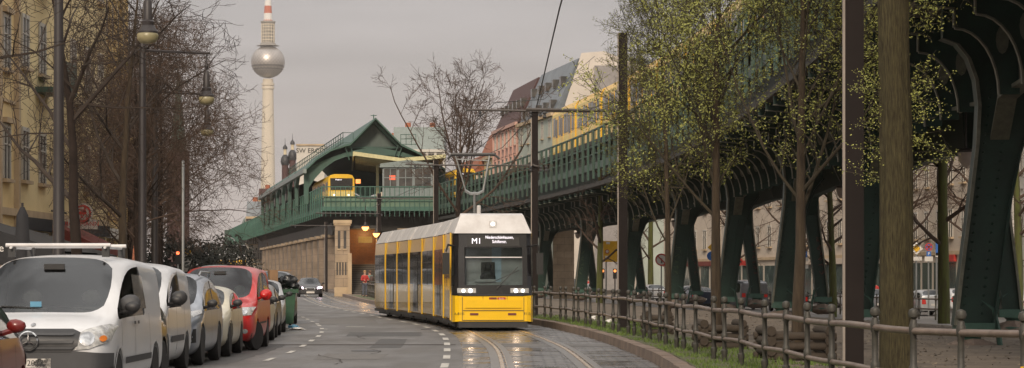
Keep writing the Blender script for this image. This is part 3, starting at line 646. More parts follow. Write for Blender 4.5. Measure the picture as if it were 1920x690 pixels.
b = MB(); b.hexa([rp(-7.4,11.3,330),rp(-7.2,11.3,330),rp(-7.2,13.2,330),rp(-7.4,13.2,330)],[rp(-7.4,11.3,396),rp(-7.2,11.3,396),rp(-7.2,13.2,396),rp(-7.4,13.2,396)]); b.build('side_glazing','window_dark',st)
# roof walkway with railing
b = MB()
for z in (16.6,17.2,17.75): b.hexa([rp(-3.6,z,295),rp(-3.5,z,295),rp(-3.5,z+.06,295),rp(-3.6,z+.06,295)],[rp(-3.6,z,396),rp(-3.5,z,396),rp(-3.5,z+.06,396),rp(-3.6,z+.06,396)])
for d in frange(295,395,3.4): b.cbox(rp(-3.55,17.15,d),(.08,.08,1.3))
for z in (16.6,17.75): b.cbox(rp(-3.0,z,295),(1.2,.07,.07))
b.cbox(rp(-2.4,17.1,295),(.07,.07,1.2)); b.build('walkway_railing','station_green',st)
b = MB(); b.tube([rp(-3.4,16.3,294.2),rp(-2.9,14.6,294.2)],.07,5); b.tube([rp(-2.8,16.3,294.2),rp(-2.3,14.6,294.2)],.07,5); b.tube([rp(2.6,16.3,294.2),rp(2.0,14.6,294.2)],.07,5); b.tube([rp(3.1,16.3,294.2),rp(2.5,14.6,294.2)],.07,5)
for z in (16.4,17,17.5): b.tube([rp(2.9,z,294.3),rp(4.6,z,294.3)],.05,4)
for a in (2.9,3.5,4.1,4.6): b.tube([rp(a,16.3,294.3),rp(a,17.55,294.3)],.05,4)
b.build('roof_ladder','station_green',st)
# back wall far inside to close the view, dark
b = MB(); b.prism([(-7,9.9),(7,9.9),(7,13.6),(0,16),(-7,13.6)], lambda a,z,y: rp(a,z,y), 394,394.4); b.build('end_wall','viaduct_dark',st)
# platform canopy: butterfly roof in front of the hall
def cp(px_, py_, d): return (PX(px_,d), d, PZ(py_,d))
b = MB()
A0, A1, A2 = cp(664,288,284), cp(753,300,284), cp(836,293,284); B0 = cp(618,323,310)
for (p, q) in ((A0,A1),(A1,A2)):
    b.hexa([(p[0],p[1],p[2]-.12),(q[0],q[1],q[2]-.12),(q[0],q[1],q[2]+.15),(p[0],p[1],p[2]+.15)],[(p[0]-2.5,p[1]+40,p[2]-.12),(q[0]-2.5,q[1]+40,q[2]-.12),(q[0]-2.5,q[1]+40,q[2]+.15),(p[0]-2.5,p[1]+40,p[2]+.15)])
b.build('canopy_roof','canopy_wood',st)
b = MB()
for (p, q) in ((A0,A1),(A1,A2)): b.hexa([(p[0],283.7,p[2]-.22),(q[0],283.7,q[2]-.2),(q[0],283.7,q[2]+.2),(p[0],283.7,p[2]+.22)],[(p[0],283.95,p[2]-.22),(q[0],283.95,q[2]-.2),(q[0],283.95,q[2]+.2),(p[0],283.95,p[2]+.22)])
b.hexa([(A0[0]-.12,283.9,A0[2]-.3),(A0[0],283.9,A0[2]-.3),(A0[0],283.9,A0[2]+.22),(A0[0]-.12,283.9,A0[2]+.22)],[(A0[0]-2.72,324,A0[2]-.3),(A0[0]-2.6,324,A0[2]-.3),(A0[0]-2.6,324,A0[2]+.22),(A0[0]-2.72,324,A0[2]+.22)]); b.build('canopy_edge','canopy_cream',st)
for k in range(6):
    b = MB(); d = 286+k*6; b.hexa([(A0[0]-.06*k*6,d,A0[2]-.45),(A1[0]-.06*k*6,d,A1[2]-.55),(A1[0]-.06*k*6,d,A1[2]-.14),(A0[0]-.06*k*6,d,A0[2]-.14)],[(A0[0]-.06*k*6,d+.3,A0[2]-.45),(A1[0]-.06*k*6,d+.3,A1[2]-.55),(A1[0]-.06*k*6,d+.3,A1[2]-.14),(A0[0]-.06*k*6,d+.3,A0[2]-.14)]); b.build('canopy_beam','canopy_cream',st)
MB().box(PX(705,290),290,9.9,PX(705,290)+.3,290.3,14).build('canopy_post','canopy_cream',st)
# platform hut
hut = empty('platform_hut', (PX(765,281),281,9.9), 0, 'grey glazed staff hut standing under the cream platform canopy', 'hut')
hw = 2.75
MB().box(-hw,0,-.02,hw,5,3.3).build('wall','hut_grey',hut)
b = MB(); b.prism([(-hw-.3,3.35),(hw+.3,3.35),(hw+.2,3.75),(0,4.15),(-hw-.2,3.75)], lambda a,z,y:(a,y,z), -.3,5.3); b.build('roof','roof_metal',hut)
for (x0,x1) in ((-2.6,-1.2),(-1.0,.5),(.7,2.5)):
    f = MB().box(x0,-.06,1.3,x1,-.01,3.2).build('window','window_dark',hut)
    b = MB(); b.box(x0,-.1,2.2,x1,-.065,2.28); b.box(x0-.04,-.1,1.22,x1+.04,-.065,1.3); b.box(x0-.04,-.1,3.2,x1+.04,-.065,3.28)
    for x in (x0,x1,(x0+x1)/2): b.box(x-.04,-.1,1.3,x+.04,-.065,3.2)
    b.build('frame','hut_grey',f)
MB().box(-2.0,-.09,2.0,-1.35,-.07,2.5).build('lit_screen','signal_red',hut).data.materials[0] = mat('screen_red',(.6,.1,.05),.4,em=(1,.15,.06),ems=.5)
sgn = tag(MB().box(PX(667,292),292,PZ(344,292),PX(676,292),292.2,PZ(336,292)).build('platform_display','signal_amber'), 'small orange lit platform display hanging right of the train in the station hall', 'display')
# trains
def train(name, x, d, slope, z0, ncar, lab, H=3.6, front=True, grp=None, L_=12.5, wid=2.4):
    t = empty(name, (x,d,z0), math.atan(-slope), lab, 'train', grp)
    for c_ in range(ncar):
        y0 = c_*(L_+.5)
        b = MB(['train_yellow','train_cream']); w2 = wid/2
        b.prism([(-w2+.05,0),(w2-.05,0),(w2,.4),(w2,H-.55),(w2-.25,H-.12),(w2-.7,H),(-w2+.7,H),(-w2+.25,H-.12),(-w2,H-.55),(-w2,.4)], lambda a,z,y:(a,y,z), y0, y0+L_)
        body = b.build('carriage',['train_yellow','train_cream'],t)
        for s_ in (-1,1):
            m2 = MB(); m2.box(s_*(w2+.004)-.004,y0+.4,.55,s_*(w2+.004)+.004,y0+L_-.4,1.5); m2.build('lower_panel','train_cream',body)
            y = y0+.7; k = 0
            while y < y0+L_-1.2:
                dw = 1.15 if k%4 == 3 else .95
                zb = .35 if k%4 == 3 else 1.75
                wn = MB(); wn.box(s_*(w2+.012)-.012,y,zb,s_*(w2+.012)+.012,y+dw,H-.85); wn.build('door' if k%4==3 else 'window','train_yellow' if k%4==3 else 'window_dark',body)
                if k%4 == 3:
                    for q in (.12,.65): MB().box(s_*(w2+.03)-.012,y+q,1.6,s_*(w2+.03)+.012,y+q+.38,H-1.0).build('door_window','window_dark',body)
                y += dw+.2; k += 1
            b = MB()
            for z in (.7,.85,1.0,1.15,1.3): b.box(s_*(w2+.012)-.01,y0+.4,z,s_*(w2+.012)+.01,y0+L_-.4,z+.03)
            b.build('side_ribs','train_yellow',body)
        if c_ == 0 and front:
            MB().box(-w2+.22,-.05,1.7,w2-.22,-.003,H-.45).build('windscreen','glass',body)
            MB().box(-w2+.05,-.03,.5,w2-.05,-.004,1.55).build('front_panel','train_cream',body)
            text('destination','Pankow',.22,(-.3,-.06,H-.62),'led',body,extrude=.003)
            for s_ in (-1,1): MB().lathe([(.001,-.08),(.1,-.08),(.1,0)],(s_*.8,0,1.15),10,axis='y').build('headlight','beam_dim',body)
        b = MB(); b.box(-w2+.2,y0+.5,-.45,w2-.2,y0+L_-.5,0)
        b.build('underframe','plastic',body)
    return t
train('underground_train', PX(640,288), 288, -.146, 9.35, 2, 'yellow train with a dark windscreen standing under the station hall arch', grp='yellow underground trains', H=3.45, wid=2.9)
train('underground_train', PX(872,288), 289, -.146, 10.2, 2, 'yellow train half hidden behind the bare tree, right of the platform hut', grp='yellow underground trains', H=3.3)
# long train on the near viaduct, following the curve, far end at distance 212
tr = empty('underground_train', (0,0,0), 0, 'long yellow train running on the viaduct above the leafy trees', 'train', 'yellow underground trains')
d = 213; proto = None
for c_ in range(12):
    L_ = 12.6; p, t, n = frame_at(d-L_/2); q = p+n*1.95; H = 4.1; w2 = 1.25
    mw = Matrix(((n.x,t.x,0,q.x),(n.y,t.y,0,q.y),(0,0,1,11.1),(0,0,0,1)))
    if proto is None:
        b = MB(['train_yellow','train_cream'])
        b.prism([(-w2+.05,0),(w2-.05,0),(w2,.4),(w2,H-.6),(w2-.25,H-.15),(w2-.7,H),(-w2+.7,H),(-w2+.25,H-.15),(-w2,H-.6),(-w2,.4)], lambda a,z,y:(a,y,z), -L_/2, L_/2)
        parts = [('carriage', b.build('carriage',['train_yellow','train_cream']).data)]
        y = -L_/2+.7; k = 0; 
        dm = MB(); wm = MB(); kids = []
        while y < L_/2-1.3:
            door = k%5 == 1 or k%5 == 4; zb = .35 if door else 1.75; dw = 1.3 if door else 1.15
            kids.append(('door' if door else 'window', MB().box(-w2-.024,y,zb,-w2,y+dw,H-.85).build('w','train_yellow' if door else 'window_dark').data))
            if door:
                q_ = MB(); q_.box(-w2-.045,y+.15,1.6,-w2-.026,y+.58,H-1.05); q_.box(-w2-.045,y+.72,1.6,-w2-.026,y+1.15,H-1.05); kids.append(('door_window', q_.build('w','window_dark').data))
            y += dw+.22; k += 1
        q_ = MB()
        for z in (.6,.76,.92,1.08,1.24,1.4): q_.box(-w2-.012,-L_/2+.3,z,-w2+.01,L_/2-.3,z+.05)
        kids.append(('side_ribs', q_.build('w','train_cream').data))
        q_ = MB(); q_.box(-w2-.006,-L_/2+.3,.5,-w2+.01,L_/2-.3,1.55); kids.append(('lower_panel', q_.build('w','train_cream').data))
        q_ = MB(); q_.box(-w2-.006,-L_/2+.3,H-.8,-w2+.01,L_/2-.3,H-.6); kids.append(('upper_band', q_.build('w','train_cream').data))
        q_ = MB(); q_.box(-w2+.2,-L_/2+.5,-.35,w2-.2,L_/2-.5,0); kids.append(('underframe', q_.build('w','plastic').data))
        for o in [o for o in C.objects if o.data in [x[1] for x in kids+parts]]: bpy.data.objects.remove(o)
        proto = (parts[0][1], kids)
    car = add('carriage', proto[0], tr, mw)
    for nm, me in proto[1]:
        o = bpy.data.objects.new(nm, me); C.objects.link(o); o.parent = car
    d -= 13.2
# ---------------------------------------------------------------- stone piers and stair house under the station
d = 283; k = 0
while d < 425:
    x = SX(d)+.8; b = MB(); top = 5.75
    b.hexa([(x,d,-.1),(x+1.3,d,-.1),(x+1.3,d+2.4,-.1),(x-.35,d+2.4,-.1)],[(x,d,top),(x+1.3,d,top),(x+1.3,d+2.4,top),(x-.35,d+2.4,top)])
    b.build('stone_pier','stone_dark',st); b = MB(); b.cbox((x+.5,d+1.2,top+.15),(2.0,2.9,.3),.14); b.build('pier_cap','stone_block',st)
    b = MB(); b.hexa([(x+1.0,d+2.4,-.1),(x+1.4,d+2.4,-.1),(x+1.4-1.2,d+10.5,-.1),(x+1.0-1.2,d+10.5,-.1)],[(x+1.0,d+2.4,5.6),(x+1.4,d+2.4,5.6),(x+.2,d+10.5,5.6),(x-.2,d+10.5,5.6)]); b.build('pier_wall','stone_dark',st)
    d += 9.6; k += 1
# transverse dark wall under the platform end, joined to near viaduct row
b = MB(); b.box(SX(284)+2,284,-.1,EX+10,284.4,7.2); b.build('back_wall','viaduct_dark',st)
sh = empty('stair_house', (PX(628,203),203,.15), R(4), 'pale stone stair house with slit windows and orange-lit tiled stairwell under the station', 'building')
w_ = PX(712,203)-PX(628,203)
b = MB(); b.box(0,0,-.3,1.15,9,5.5); b.box(w_-.2,0,-.3,w_+.15,9,4.4); b.box(1.15,7.6,-.3,w_-.2,9,5.5); b.box(1.15,.2,4.8,w_-.5,7.6,5.1) if False else None
b.build('wall','stone_block',sh)
b = MB(); b.box(-.12,-.12,5.5,1.3,9.1,5.78); b.box(-.06,-.06,5.36,1.22,9.05,5.5); b.build('cornice','sandstone',sh)
b = MB(); b.box(-.05,-.07,-.3,1.2,-.003,.55); b.build('plinth','sandstone',sh)
for x in (.22,.68):
    f = MB().box(x,-.02,3.55,x+.2,.02,4.95).build('window','window_dark',sh); MB().box(x-.05,-.06,3.45,x+.25,.03,3.55).build('sill','sandstone',f)
for x in (.12,.34,.56,.78): MB().box(x,-.02,1.5,x+.11,.02,2.5).build('slit_window','window_dark',sh)
b = MB(); b.box(1.152,0.6,2.3,1.17,7.58,5.0) ; b.build('side_tiles','tile_orange_lit',sh)
MB().box(1.17,7.0,2.3,w_-.2,7.58,5.45).build('tiled_wall','tile_orange_lit',sh)
b = MB(); b.box(1.9,6.95,4.1,3.0,6.99,4.6); b.build('poster','canopy_cream',sh)
b = MB(['step','step_nose'])
for k in range(14):
    y = .5+k*.44; z = .17*k; b.mi = 0; b.box(1.19,y,-.2,w_-.22,y+.44,z+.16); b.mi = 1; b.box(1.19,y-.015,z+.13,w_-.22,y+.05,z+.165)
b.build('stairs',['step','step_nose'],sh)
MB().box(1.0,-.5,-.3,1.3,.0,3.2).build('pillar','sandstone',sh)
b = MB(); b.box(1.2,2.0,5.15,w_+.1,9.0,5.4); b.build('ceiling','viaduct_dark',sh)
ll = bpy.data.lights.new('stair_light','POINT'); ll.energy = 110; ll.color = (1,.55,.2); ll.shadow_soft_size = .3
lo_ = bpy.data.objects.new('stair_light', ll); C.objects.link(lo_); lo_.parent = sh; lo_.location = (2.4,4.6,4.7)
tag(MB().box(PX(745,190),190,-.1,PX(800,190),193,PZ(428,190)).build('stone_block_pier','stone_block'), 'pale stone pier block with a capping seen just behind the tram roof', 'pier')
o = tag(MB().box(PX(1048,236),236,-.6,PX(1050,236)+.1,239,6.2).build('x','stone_block'),'x','x'); bpy.data.objects.remove(o)
sp_ = empty('stone_pier', (PX(1058,238),238,-.5), 0, 'tall pale stone pier seen between the green legs just right of the tram', 'pier')
MB().box(-1.0,0,0,.9,2,6.6).build('shaft','stone_block',sp_); MB().box(-1.15,-.1,6.6,1.05,2.1,6.9).build('cap','sandstone',sp_)
# pendant lamps at the stairs
for i, (px_, py_, d) in enumerate(((685,425,200),(706,437,190))):
    t = empty('pendant_lamp', (PX(px_,d),d,PZ(py_,d)), 0, ['glowing orange pendant lamp hanging over the stair entrance','lower glowing orange pendant lamp beside the brown pole at the stairs'][i], 'lamp', 'orange pendant lamps')
    MB().lathe([(.03,1.6),(.03,.35),(.1,.33),(.14,.1),(.3,.02),(.3,-.02)],n=12).build('lamp_housing','lamp_iron',t,smooth=40)
    MB().lathe([(.02,-.32),(.14,-.28),(.24,-.12),(.27,-.02)],n=12).build('bulb','lamp_orange',t,smooth=60)
# small far bridge roof beyond the station
o = empty('far_station_entrance', (PX(477,560),560,0), 0, 'small green arched roof at the far end of the station viaduct', 'station')
b = MB(); arc = [(1.9*math.cos(math.pi*i/10)*1.25, 11.6+2.9*math.sin(math.pi*i/10)) for i in range(11)]
b.prism(arc, lambda a,z,y:(a,y,z), -2, 10); b.build('arched_roof','station_green',o)
b = MB()
for i in range(10):
    (a0,z0),(a1,z1) = arc[i],arc[i+1]; b.hexa([(a0,-2.3,z0),(a1,-2.3,z1),(a1*1.1,-2.3,z1+.35),(a0*1.1,-2.3,z0+.35)],[(a0,-2.05,z0),(a1,-2.05,z1),(a1*1.1,-2.05,z1+.35),(a0*1.1,-2.05,z0+.35)])
b.build('roof_rim','roof_metal',o)
b = MB(); b.box(-6.3,-1,8.2,8,2,11.4); b.build('parapet','railing_green',o); MB().box(-6,2.1,6.6,9,4,8.1).build('girder','viaduct_dark',o)
for x in (-3.5,2.0): MB().lathe([(.5,0),(.5,6.6)],(x,1,0),10).build('column','viaduct_green',o)
# ---------------------------------------------------------------- tram
def path_pt(s):  # walk s metres back along the track from the tram front
    d = 75.6; acc = 0; st_ = .25
    while acc < s:
        dx = TX(d+st_)-TX(d); acc += math.hypot(dx, st_); d += st_
    return Vector((TX(d), d, 0))
tram = empty('tram', (TX(75.6),75.6,0), 0, 'yellow and white articulated tram with route number M1 and lit headlights coming round the curve', 'tram')
tram.location = (0,0,0)
MODS = [4.6,4.2,4.2,4.2,4.2,4.2,4.4]; s_acc = 0
for mi_, ml in enumerate(MODS):
    a, c_ = path_pt(s_acc), path_pt(s_acc+ml); t = (c_-a).normalized(); n = Vector((t.y,-t.x,0))
    mw = Matrix(((n.x,t.x,0,a.x),(n.y,t.y,0,a.y),(0,0,1,0),(0,0,0,1)))
    W2 = 1.18; g0, g1 = (.9 if mi_ == 0 else .05), ml-.05
    b = MB(['tram_yellow_side']); b.prism([(-W2+.06,.26),(W2-.06,.26),(W2,.5),(W2,2.2),(W2-.04,2.86),(-W2+.04,2.86),(-W2,2.2),(-W2,.5)], lambda x,z,y:(x,y,z), g0, g1)
    sec = b.build('car_section','tram_yellow_side'); sec.parent = tram; sec.matrix_basis = mw
    def P_(mb, nm, m, par=sec, **k): o = mb.build(nm, m, par, **k); return o
    P_(MB().prism([(-W2+.03,2.88),(W2-.03,2.88),(W2-.30,3.34),(-W2+.30,3.34)], lambda x,z,y:(x,y,z), g0+(.1 if mi_ else 0), g1-.12), 'roof_panel','tram_roof')
    P_(MB().prism([(-W2+.12,2.8),(W2-.12,2.8),(W2-.37,3.27),(-W2+.37,3.27)], lambda x,z,y:(x,y,z), g1-.2, g1+.2), 'bellows','rubber')
    P_(MB().box(-W2+.1,g1,.35,W2-.1,g1+.12,2.8), 'bellows','rubber')
    for s_ in (-1,1):
        xo = s_*(W2+.006); lo_b = MB(); lo_b.box(min(xo,xo-s_*.01),g0+.28,.36,max(xo,xo-s_*.01),g1-.22,1.28); P_(lo_b,'lower_panel','tram_lower')
        doors = mi_ in (1,3,5)
        xw = s_*(W2+.016)
        if doors:
            q = MB(); q.box(min(xw,xw-s_*.02),g0+1.25,.38,max(xw,xw-s_*.02),g1-1.25,2.42); dr = P_(q,'door','tram_black')
            for yy in (g0+1.35, (g0+g1)/2+.06):
                q = MB(); x2 = s_*(W2+.026); q.box(min(x2,x2-s_*.01),yy,.55,max(x2,x2-s_*.01),yy+(g1-g0-2.5)/2-.16,2.34); q.build('door_window','tram_window',sec)
            for (ya,yb) in ((g0+.3,g0+1.2),(g1-1.2,g1-.25)):
                q = MB(); q.box(min(xw,xw-s_*.02),ya,1.3,max(xw,xw-s_*.02),yb,2.42); P_(q,'window','tram_window')
        else:
            q = MB(); q.box(min(xw,xw-s_*.02),g0+.3,1.3,max(xw,xw-s_*.02),g1-.22,2.42); P_(q,'window','tram_window')
            q = MB(); x2 = s_*(W2+.022); q.box(min(x2,x2-s_*.01),g0+.3,2.02,max(x2,x2-s_*.01),g1-.22,2.06); q.box(min(x2,x2-s_*.01),(g0+g1)/2-.03,1.3,max(x2,x2-s_*.01),(g0+g1)/2+.03,2.42); P_(q,'window_bar','tram_black')
        q = MB(); x2 = s_*(W2+.02); q.box(min(x2,x2-s_*.03),g0-.02 if mi_ else g0+.02,.3,max(x2,x2-s_*.03),g0+.24,2.86); P_(q,'pillar','tram_yellow')
        q = MB(); x2 = s_*(W2+.012); q.box(min(x2,x2-s_*.03),g0,.2,max(x2,x2-s_*.03),g1,.3); P_(q,'skirt_edge','plastic')
    q = MB(); q.box(-W2+.15,g0+.2,.1,W2-.15,g1-.2,.26); P_(q,'underframe','plastic')
    for yy in ((g0+g1)/2-.5,(g0+g1)/2+.5):
        for s_ in (-1,1): P_(MB().lathe([(.3,-.05),(.3,.05)],(s_*.8,yy,.3),14,axis='x'),'wheel','plastic')
    s_acc += ml
# cab front (faces the camera)
a, c_ = path_pt(0), path_pt(4.6); t = (c_-a).normalized(); n = Vector((t.y,-t.x,0)); mw = Matrix(((n.x,t.x,0,a.x),(n.y,t.y,0,a.y),(0,0,1,0),(0,0,0,1)))
def ring(y, w2, z0, z1, rc):
    pts = []
    return [(-w2,y,z0),(w2,y,z0),(w2,y,z1),(-w2,y,z1)]
def loftb(stats, mats='tram_yellow', nm='nose', smooth=30):
    b = MB()
    for i in range(len(stats)-1):
        b.add(stats[i]+stats[i+1], [(j,(j+1)%4,4+(j+1)%4,4+j) for j in range(4)])
    if nm != 'cab_mask': b.add(stats[0], [(3,2,1,0)])
    b.add(stats[-1], [(0,1,2,3)])
    # merge
    me = b.build(nm, mats, smooth=smooth); me.parent = tram; me.matrix_basis = mw; return me
nose = loftb([ring(.0,.98,.28,1.0,0), ring(.06,1.1,.27,1.02,0), ring(.25,1.17,.26,1.03,0), ring(.95,1.18,.26,1.03,0)], 'tram_yellow','lower_nose')
mask = loftb([[(-1.0,.03,1.03),(1.0,.03,1.03),(.98,.26,2.82),(-.98,.26,2.82)], [(-1.12,.12,1.03),(1.12,.12,1.03),(1.1,.32,2.83),(-1.1,.32,2.83)], [(-1.17,.4,1.03),(1.17,.4,1.03),(1.16,.5,2.84),(-1.16,.5,2.84)], [(-1.18,.95,1.03),(1.18,.95,1.03),(1.16,.95,2.86),(-1.16,.95,2.86)]], 'tram_black','cab_mask')
roofn = loftb([[(-1.12,.2,2.83),(1.12,.2,2.83),(.92,.5,3.36),(-.92,.5,3.36)], [(-1.16,.45,2.84),(1.16,.45,2.84),(.9,.8,3.42),(-.9,.8,3.42)], [(-1.16,1.1,2.86),(1.16,1.1,2.86),(.88,1.2,3.4),(-.88,1.2,3.4)]], 'tram_roof','cab_roof')
def lp(mb, nm, m, par, **k):
    o = mb.build(nm, m, par, **k); return o
fy = lambda z: .03+.23*(z-1.03)/1.79     # face plane of the mask
def fq(x0,x1,z0,z1): return ([(x0,fy(z0)-.004,z0),(x1,fy(z0)-.004,z0),(x1,fy(z1)-.004,z1),(x0,fy(z1)-.004,z1)],[(x0,fy(z0)+.03,z0),(x1,fy(z0)+.03,z0),(x1,fy(z1)+.03,z1),(x0,fy(z1)+.03,z1)])
b = MB()
for q in ((-1.0,1.0,1.03,1.33),(-.985,.985,2.42,2.82),(-1.0,-.82,1.33,2.42),(.86,1.0,1.33,2.42)): b.hexa(*fq(*q))
lp(b,'screen_frame','tram_black',mask)
b = MB(); b.box(-1.05,.86,1.05,1.05,.9,2.8); lp(b,'cab_back_wall','cab_grey',mask); b = MB(); b.box(.02,.83,1.1,.3,.855,2.5); lp(b,'reflection_panel','reflection_blue',mask); b = MB(); b.box(-.75,.3,1.05,.8,.6,1.42); b.box(-.5,.25,1.42,.1,.45,1.5); lp(b,'dashboard','cab_grey',mask)  # bluish upright panel added to imitate the streak reflected in the windscreen
b = MB(); b.box(-.3,.72,1.2,.1,.8,2.0); lp(b,'driver_seat','interior',mask); b = MB(); b.blob((-.1,.62,1.86),(.1,.1,.13),amp=.05); b.blob((-.1,.66,1.52),(.23,.13,.25),amp=.1); lp(b,'driver_figure','jacket_dark',mask,smooth=60)
b = MB(); b.hexa([(-.82,fy(1.33)-.02,1.33),(.86,fy(1.33)-.02,1.33),(.84,fy(2.4)-.02,2.4),(-.78,fy(2.4)-.02,2.4)],[(-.82,fy(1.33),1.33),(.86,fy(1.33),1.33),(.84,fy(2.4),2.4),(-.78,fy(2.4),2.4)]); lp(b,'windscreen','tram_glass',mask)
b = MB(); b.hexa([(-.8,fy(2.12)-.03,2.12),(.85,fy(2.12)-.03,2.12),(.85,fy(2.15)-.03,2.15),(-.8,fy(2.15)-.03,2.15)],[(-.8,fy(2.12)-.02,2.12),(.85,fy(2.12)-.02,2.12),(.85,fy(2.15)-.02,2.15),(-.8,fy(2.15)-.02,2.15)]); lp(b,'sun_blind','tram_roof',mask)
b = MB(); b.tube([(-.5,fy(1.35)-.04,1.35),(.0,fy(1.45)-.04,1.42),(.75,fy(1.8)-.04,1.75)],.012,4); b.tube([(.1,fy(1.2)-.05,1.22),(.72,fy(1.85)-.05,1.85)],.016,4); lp(b,'wiper','black',mask)
b = MB(); b.hexa([(-.74,fy(2.46)-.015,2.46),(.78,fy(2.46)-.015,2.46),(.77,fy(2.72)-.015,2.72),(-.73,fy(2.72)-.015,2.72)],[(-.74,fy(2.46),2.46),(.78,fy(2.46),2.46),(.77,fy(2.72),2.72),(-.73,fy(2.72),2.72)]); db = lp(b,'destination_display','black',mask)
text('route_number','M1',.23,(-.47,fy(2.6)-.03,2.6),'led',db,extrude=.002); text('destination_text','Niederschönhausen,\nSchillerstr.',.125,(.2,fy(2.62)-.03,2.65),'led',db,extrude=.001,scale=(.8,1,1))
for s_ in (-1,1):
    b = MB(); b.hexa([(s_*1.125,.16,1.3),(s_*1.172,.42,1.3),(s_*1.165,.5,2.5),(s_*1.105,.33,2.5)],[(s_*1.14,.14,1.3),(s_*1.19,.41,1.3),(s_*1.18,.5,2.5),(s_*1.12,.31,2.5)]); lp(b,'side_window','tram_window',mask)
    b = MB(); b.hexa([(s_*1.04,.015,1.1),(s_*.5,-.02,1.1),(s_*.5,-.0,1.24),(s_*1.04,.03,1.24)],[(s_*1.04,.08,1.1),(s_*.5,.04,1.1),(s_*.5,.06,1.24),(s_*1.04,.1,1.24)]); hl = lp(b,'headlight','lamp_glass',mask)
    for x_, m_ in ((.66,'beam'),(.86,'beam_dim')): lp(MB().lathe([(.001,-.045),(.055,-.04),(.055,.05)],(s_*x_,.02,1.165),10,axis='y'),'bulb',m_,hl)
    # mirror
    b = MB(); b.cbox((s_*1.36,.1,1.95),(.2,.12,.62)); b.tube([(s_*1.1,.3,2.45),(s_*1.3,.12,2.5),(s_*1.36,.1,2.3)],.03,6); lp(b,'mirror','black',mask)
    b = MB(); b.box(s_*.55-.12,-.02,.46,s_*.55+.12,.0,.52); lp(b,'reflector','graffiti_red',nose)
b = MB(); b.box(-.9,-.015,1.02,.9,.03,1.06); b.box(-.88,-.012,.58,.88,.0,.6); b.box(-.88,-.012,.3,.88,.0,.32); b.box(-.9,-.012,.3,-.885,.0,.98); b.box(.885,-.012,.3,.9,.0,.98); b.box(-.3,-.012,.9,-.29,0,1.02); b.box(.4,-.012,.9,.41,0,1.02); lp(b,'panel_gap','plastic',nose)
b = MB(); b.cbox((0,.04,.79),(1.62,.16,.24)); lp(b,'bumper_bulge','tram_yellow',nose)
b = MB(); b.box(-1.0,.03,.1,1.0,.9,.27); lp(b,'skirt','plastic',nose)
b = MB(); b.box(-.12,-.025,.89,.1,-.013,.975); lp(b,'badge','graffiti_red',nose); b = MB(); b.box(.12,-.025,.9,.36,-.013,.975); bb_ = lp(b,'badge','red',nose)
text('badge_text','be',.1,(-.06,-.03,.93),'red',nose,extrude=.002); text('badge_text','Berlin',.065,(.24,-.03,.935),'white',nose,extrude=.002)
text('fleet_number','A-8115',.1,(-.98,-.002,.5),'black',nose,extrude=.002); text('fleet_number','8115',.1,(.99,-.002,.5),'black',nose,extrude=.002,align='CENTER')
b = MB(); b.box(-.09,.28,3.0,.11,.4,3.2); tl = lp(b,'top_light','tram_roof',roofn); lp(MB().lathe([(.001,-.04),(.06,-.03),(.06,.05)],(.01,.28,3.1),10,axis='y'),'bulb','beam_dim',tl)
lp(MB().lathe([(.06,0),(.06,.25),(.05,.28)],(-.35,1.0,3.38),8),'antenna','tram_roof',roofn)
# the tram's lit headlights throw light on the wet track
for s_ in (-1,1):
    l_ = bpy.data.lights.new('headlight_beam','SPOT'); l_.energy = 7; l_.color = (1,.72,.5); l_.spot_size = R(70); l_.spot_blend = .8; l_.shadow_soft_size = .07
    lo2 = bpy.data.objects.new('headlight_beam', l_); C.objects.link(lo2); lo2.parent = tram; p_ = mw @ Vector((s_*.66,-.12,1.16)); lo2.location = p_; lo2.rotation_euler = Vector((0,1,.1)).to_track_quat('Z','Y').to_euler()
# pantograph
pg = empty('pantograph'); bpy.data.objects.remove(pg)
pp = path_pt(7.5); px0 = pp.x; b = MB(); z0 = 3.3
b.tube([(px0,pp.y,z0),(px0,pp.y-.3,z0+.95)],.05,6); b.tube([(px0-.28,pp.y-.3,z0+1.0),(px0-.6,pp.y-.2,z0+2.1)],.026,6); b.tube([(px0+.28,pp.y-.3,z0+1.0),(px0+.48,pp.y-.2,z0+2.1)],.035,6)
b.tube([(px0-.3,pp.y-.3,z0+1.0),(px0-.12,pp.y-.3,z0+.9),(px0+.12,pp.y-.3,z0+.9),(px0+.3,pp.y-.3,z0+1.0)],.05,6); b.tube([(px0-.55,pp.y-.2,z0+2.0),(px0+.44,pp.y-.2,z0+1.95)],.02,4)
b.build('pantograph_arm','galv',tram); b = MB(); b.tube([(px0-.85,pp.y-.2,z0+2.0),(px0-.72,pp.y-.2,z0+2.16),(px0+.62,pp.y-.2,z0+2.16),(px0+.8,pp.y-.2,z0+2.0)],.04,6); b.tube([(px0-.75,pp.y+.15,z0+2.14),(px0+.65,pp.y+.15,z0+2.14)],.035,6); b.box(px0-.6,pp.y-.5,z0-.1,px0+.6,pp.y+.5,z0+.05); b.build('contact_bar','plastic',tram)

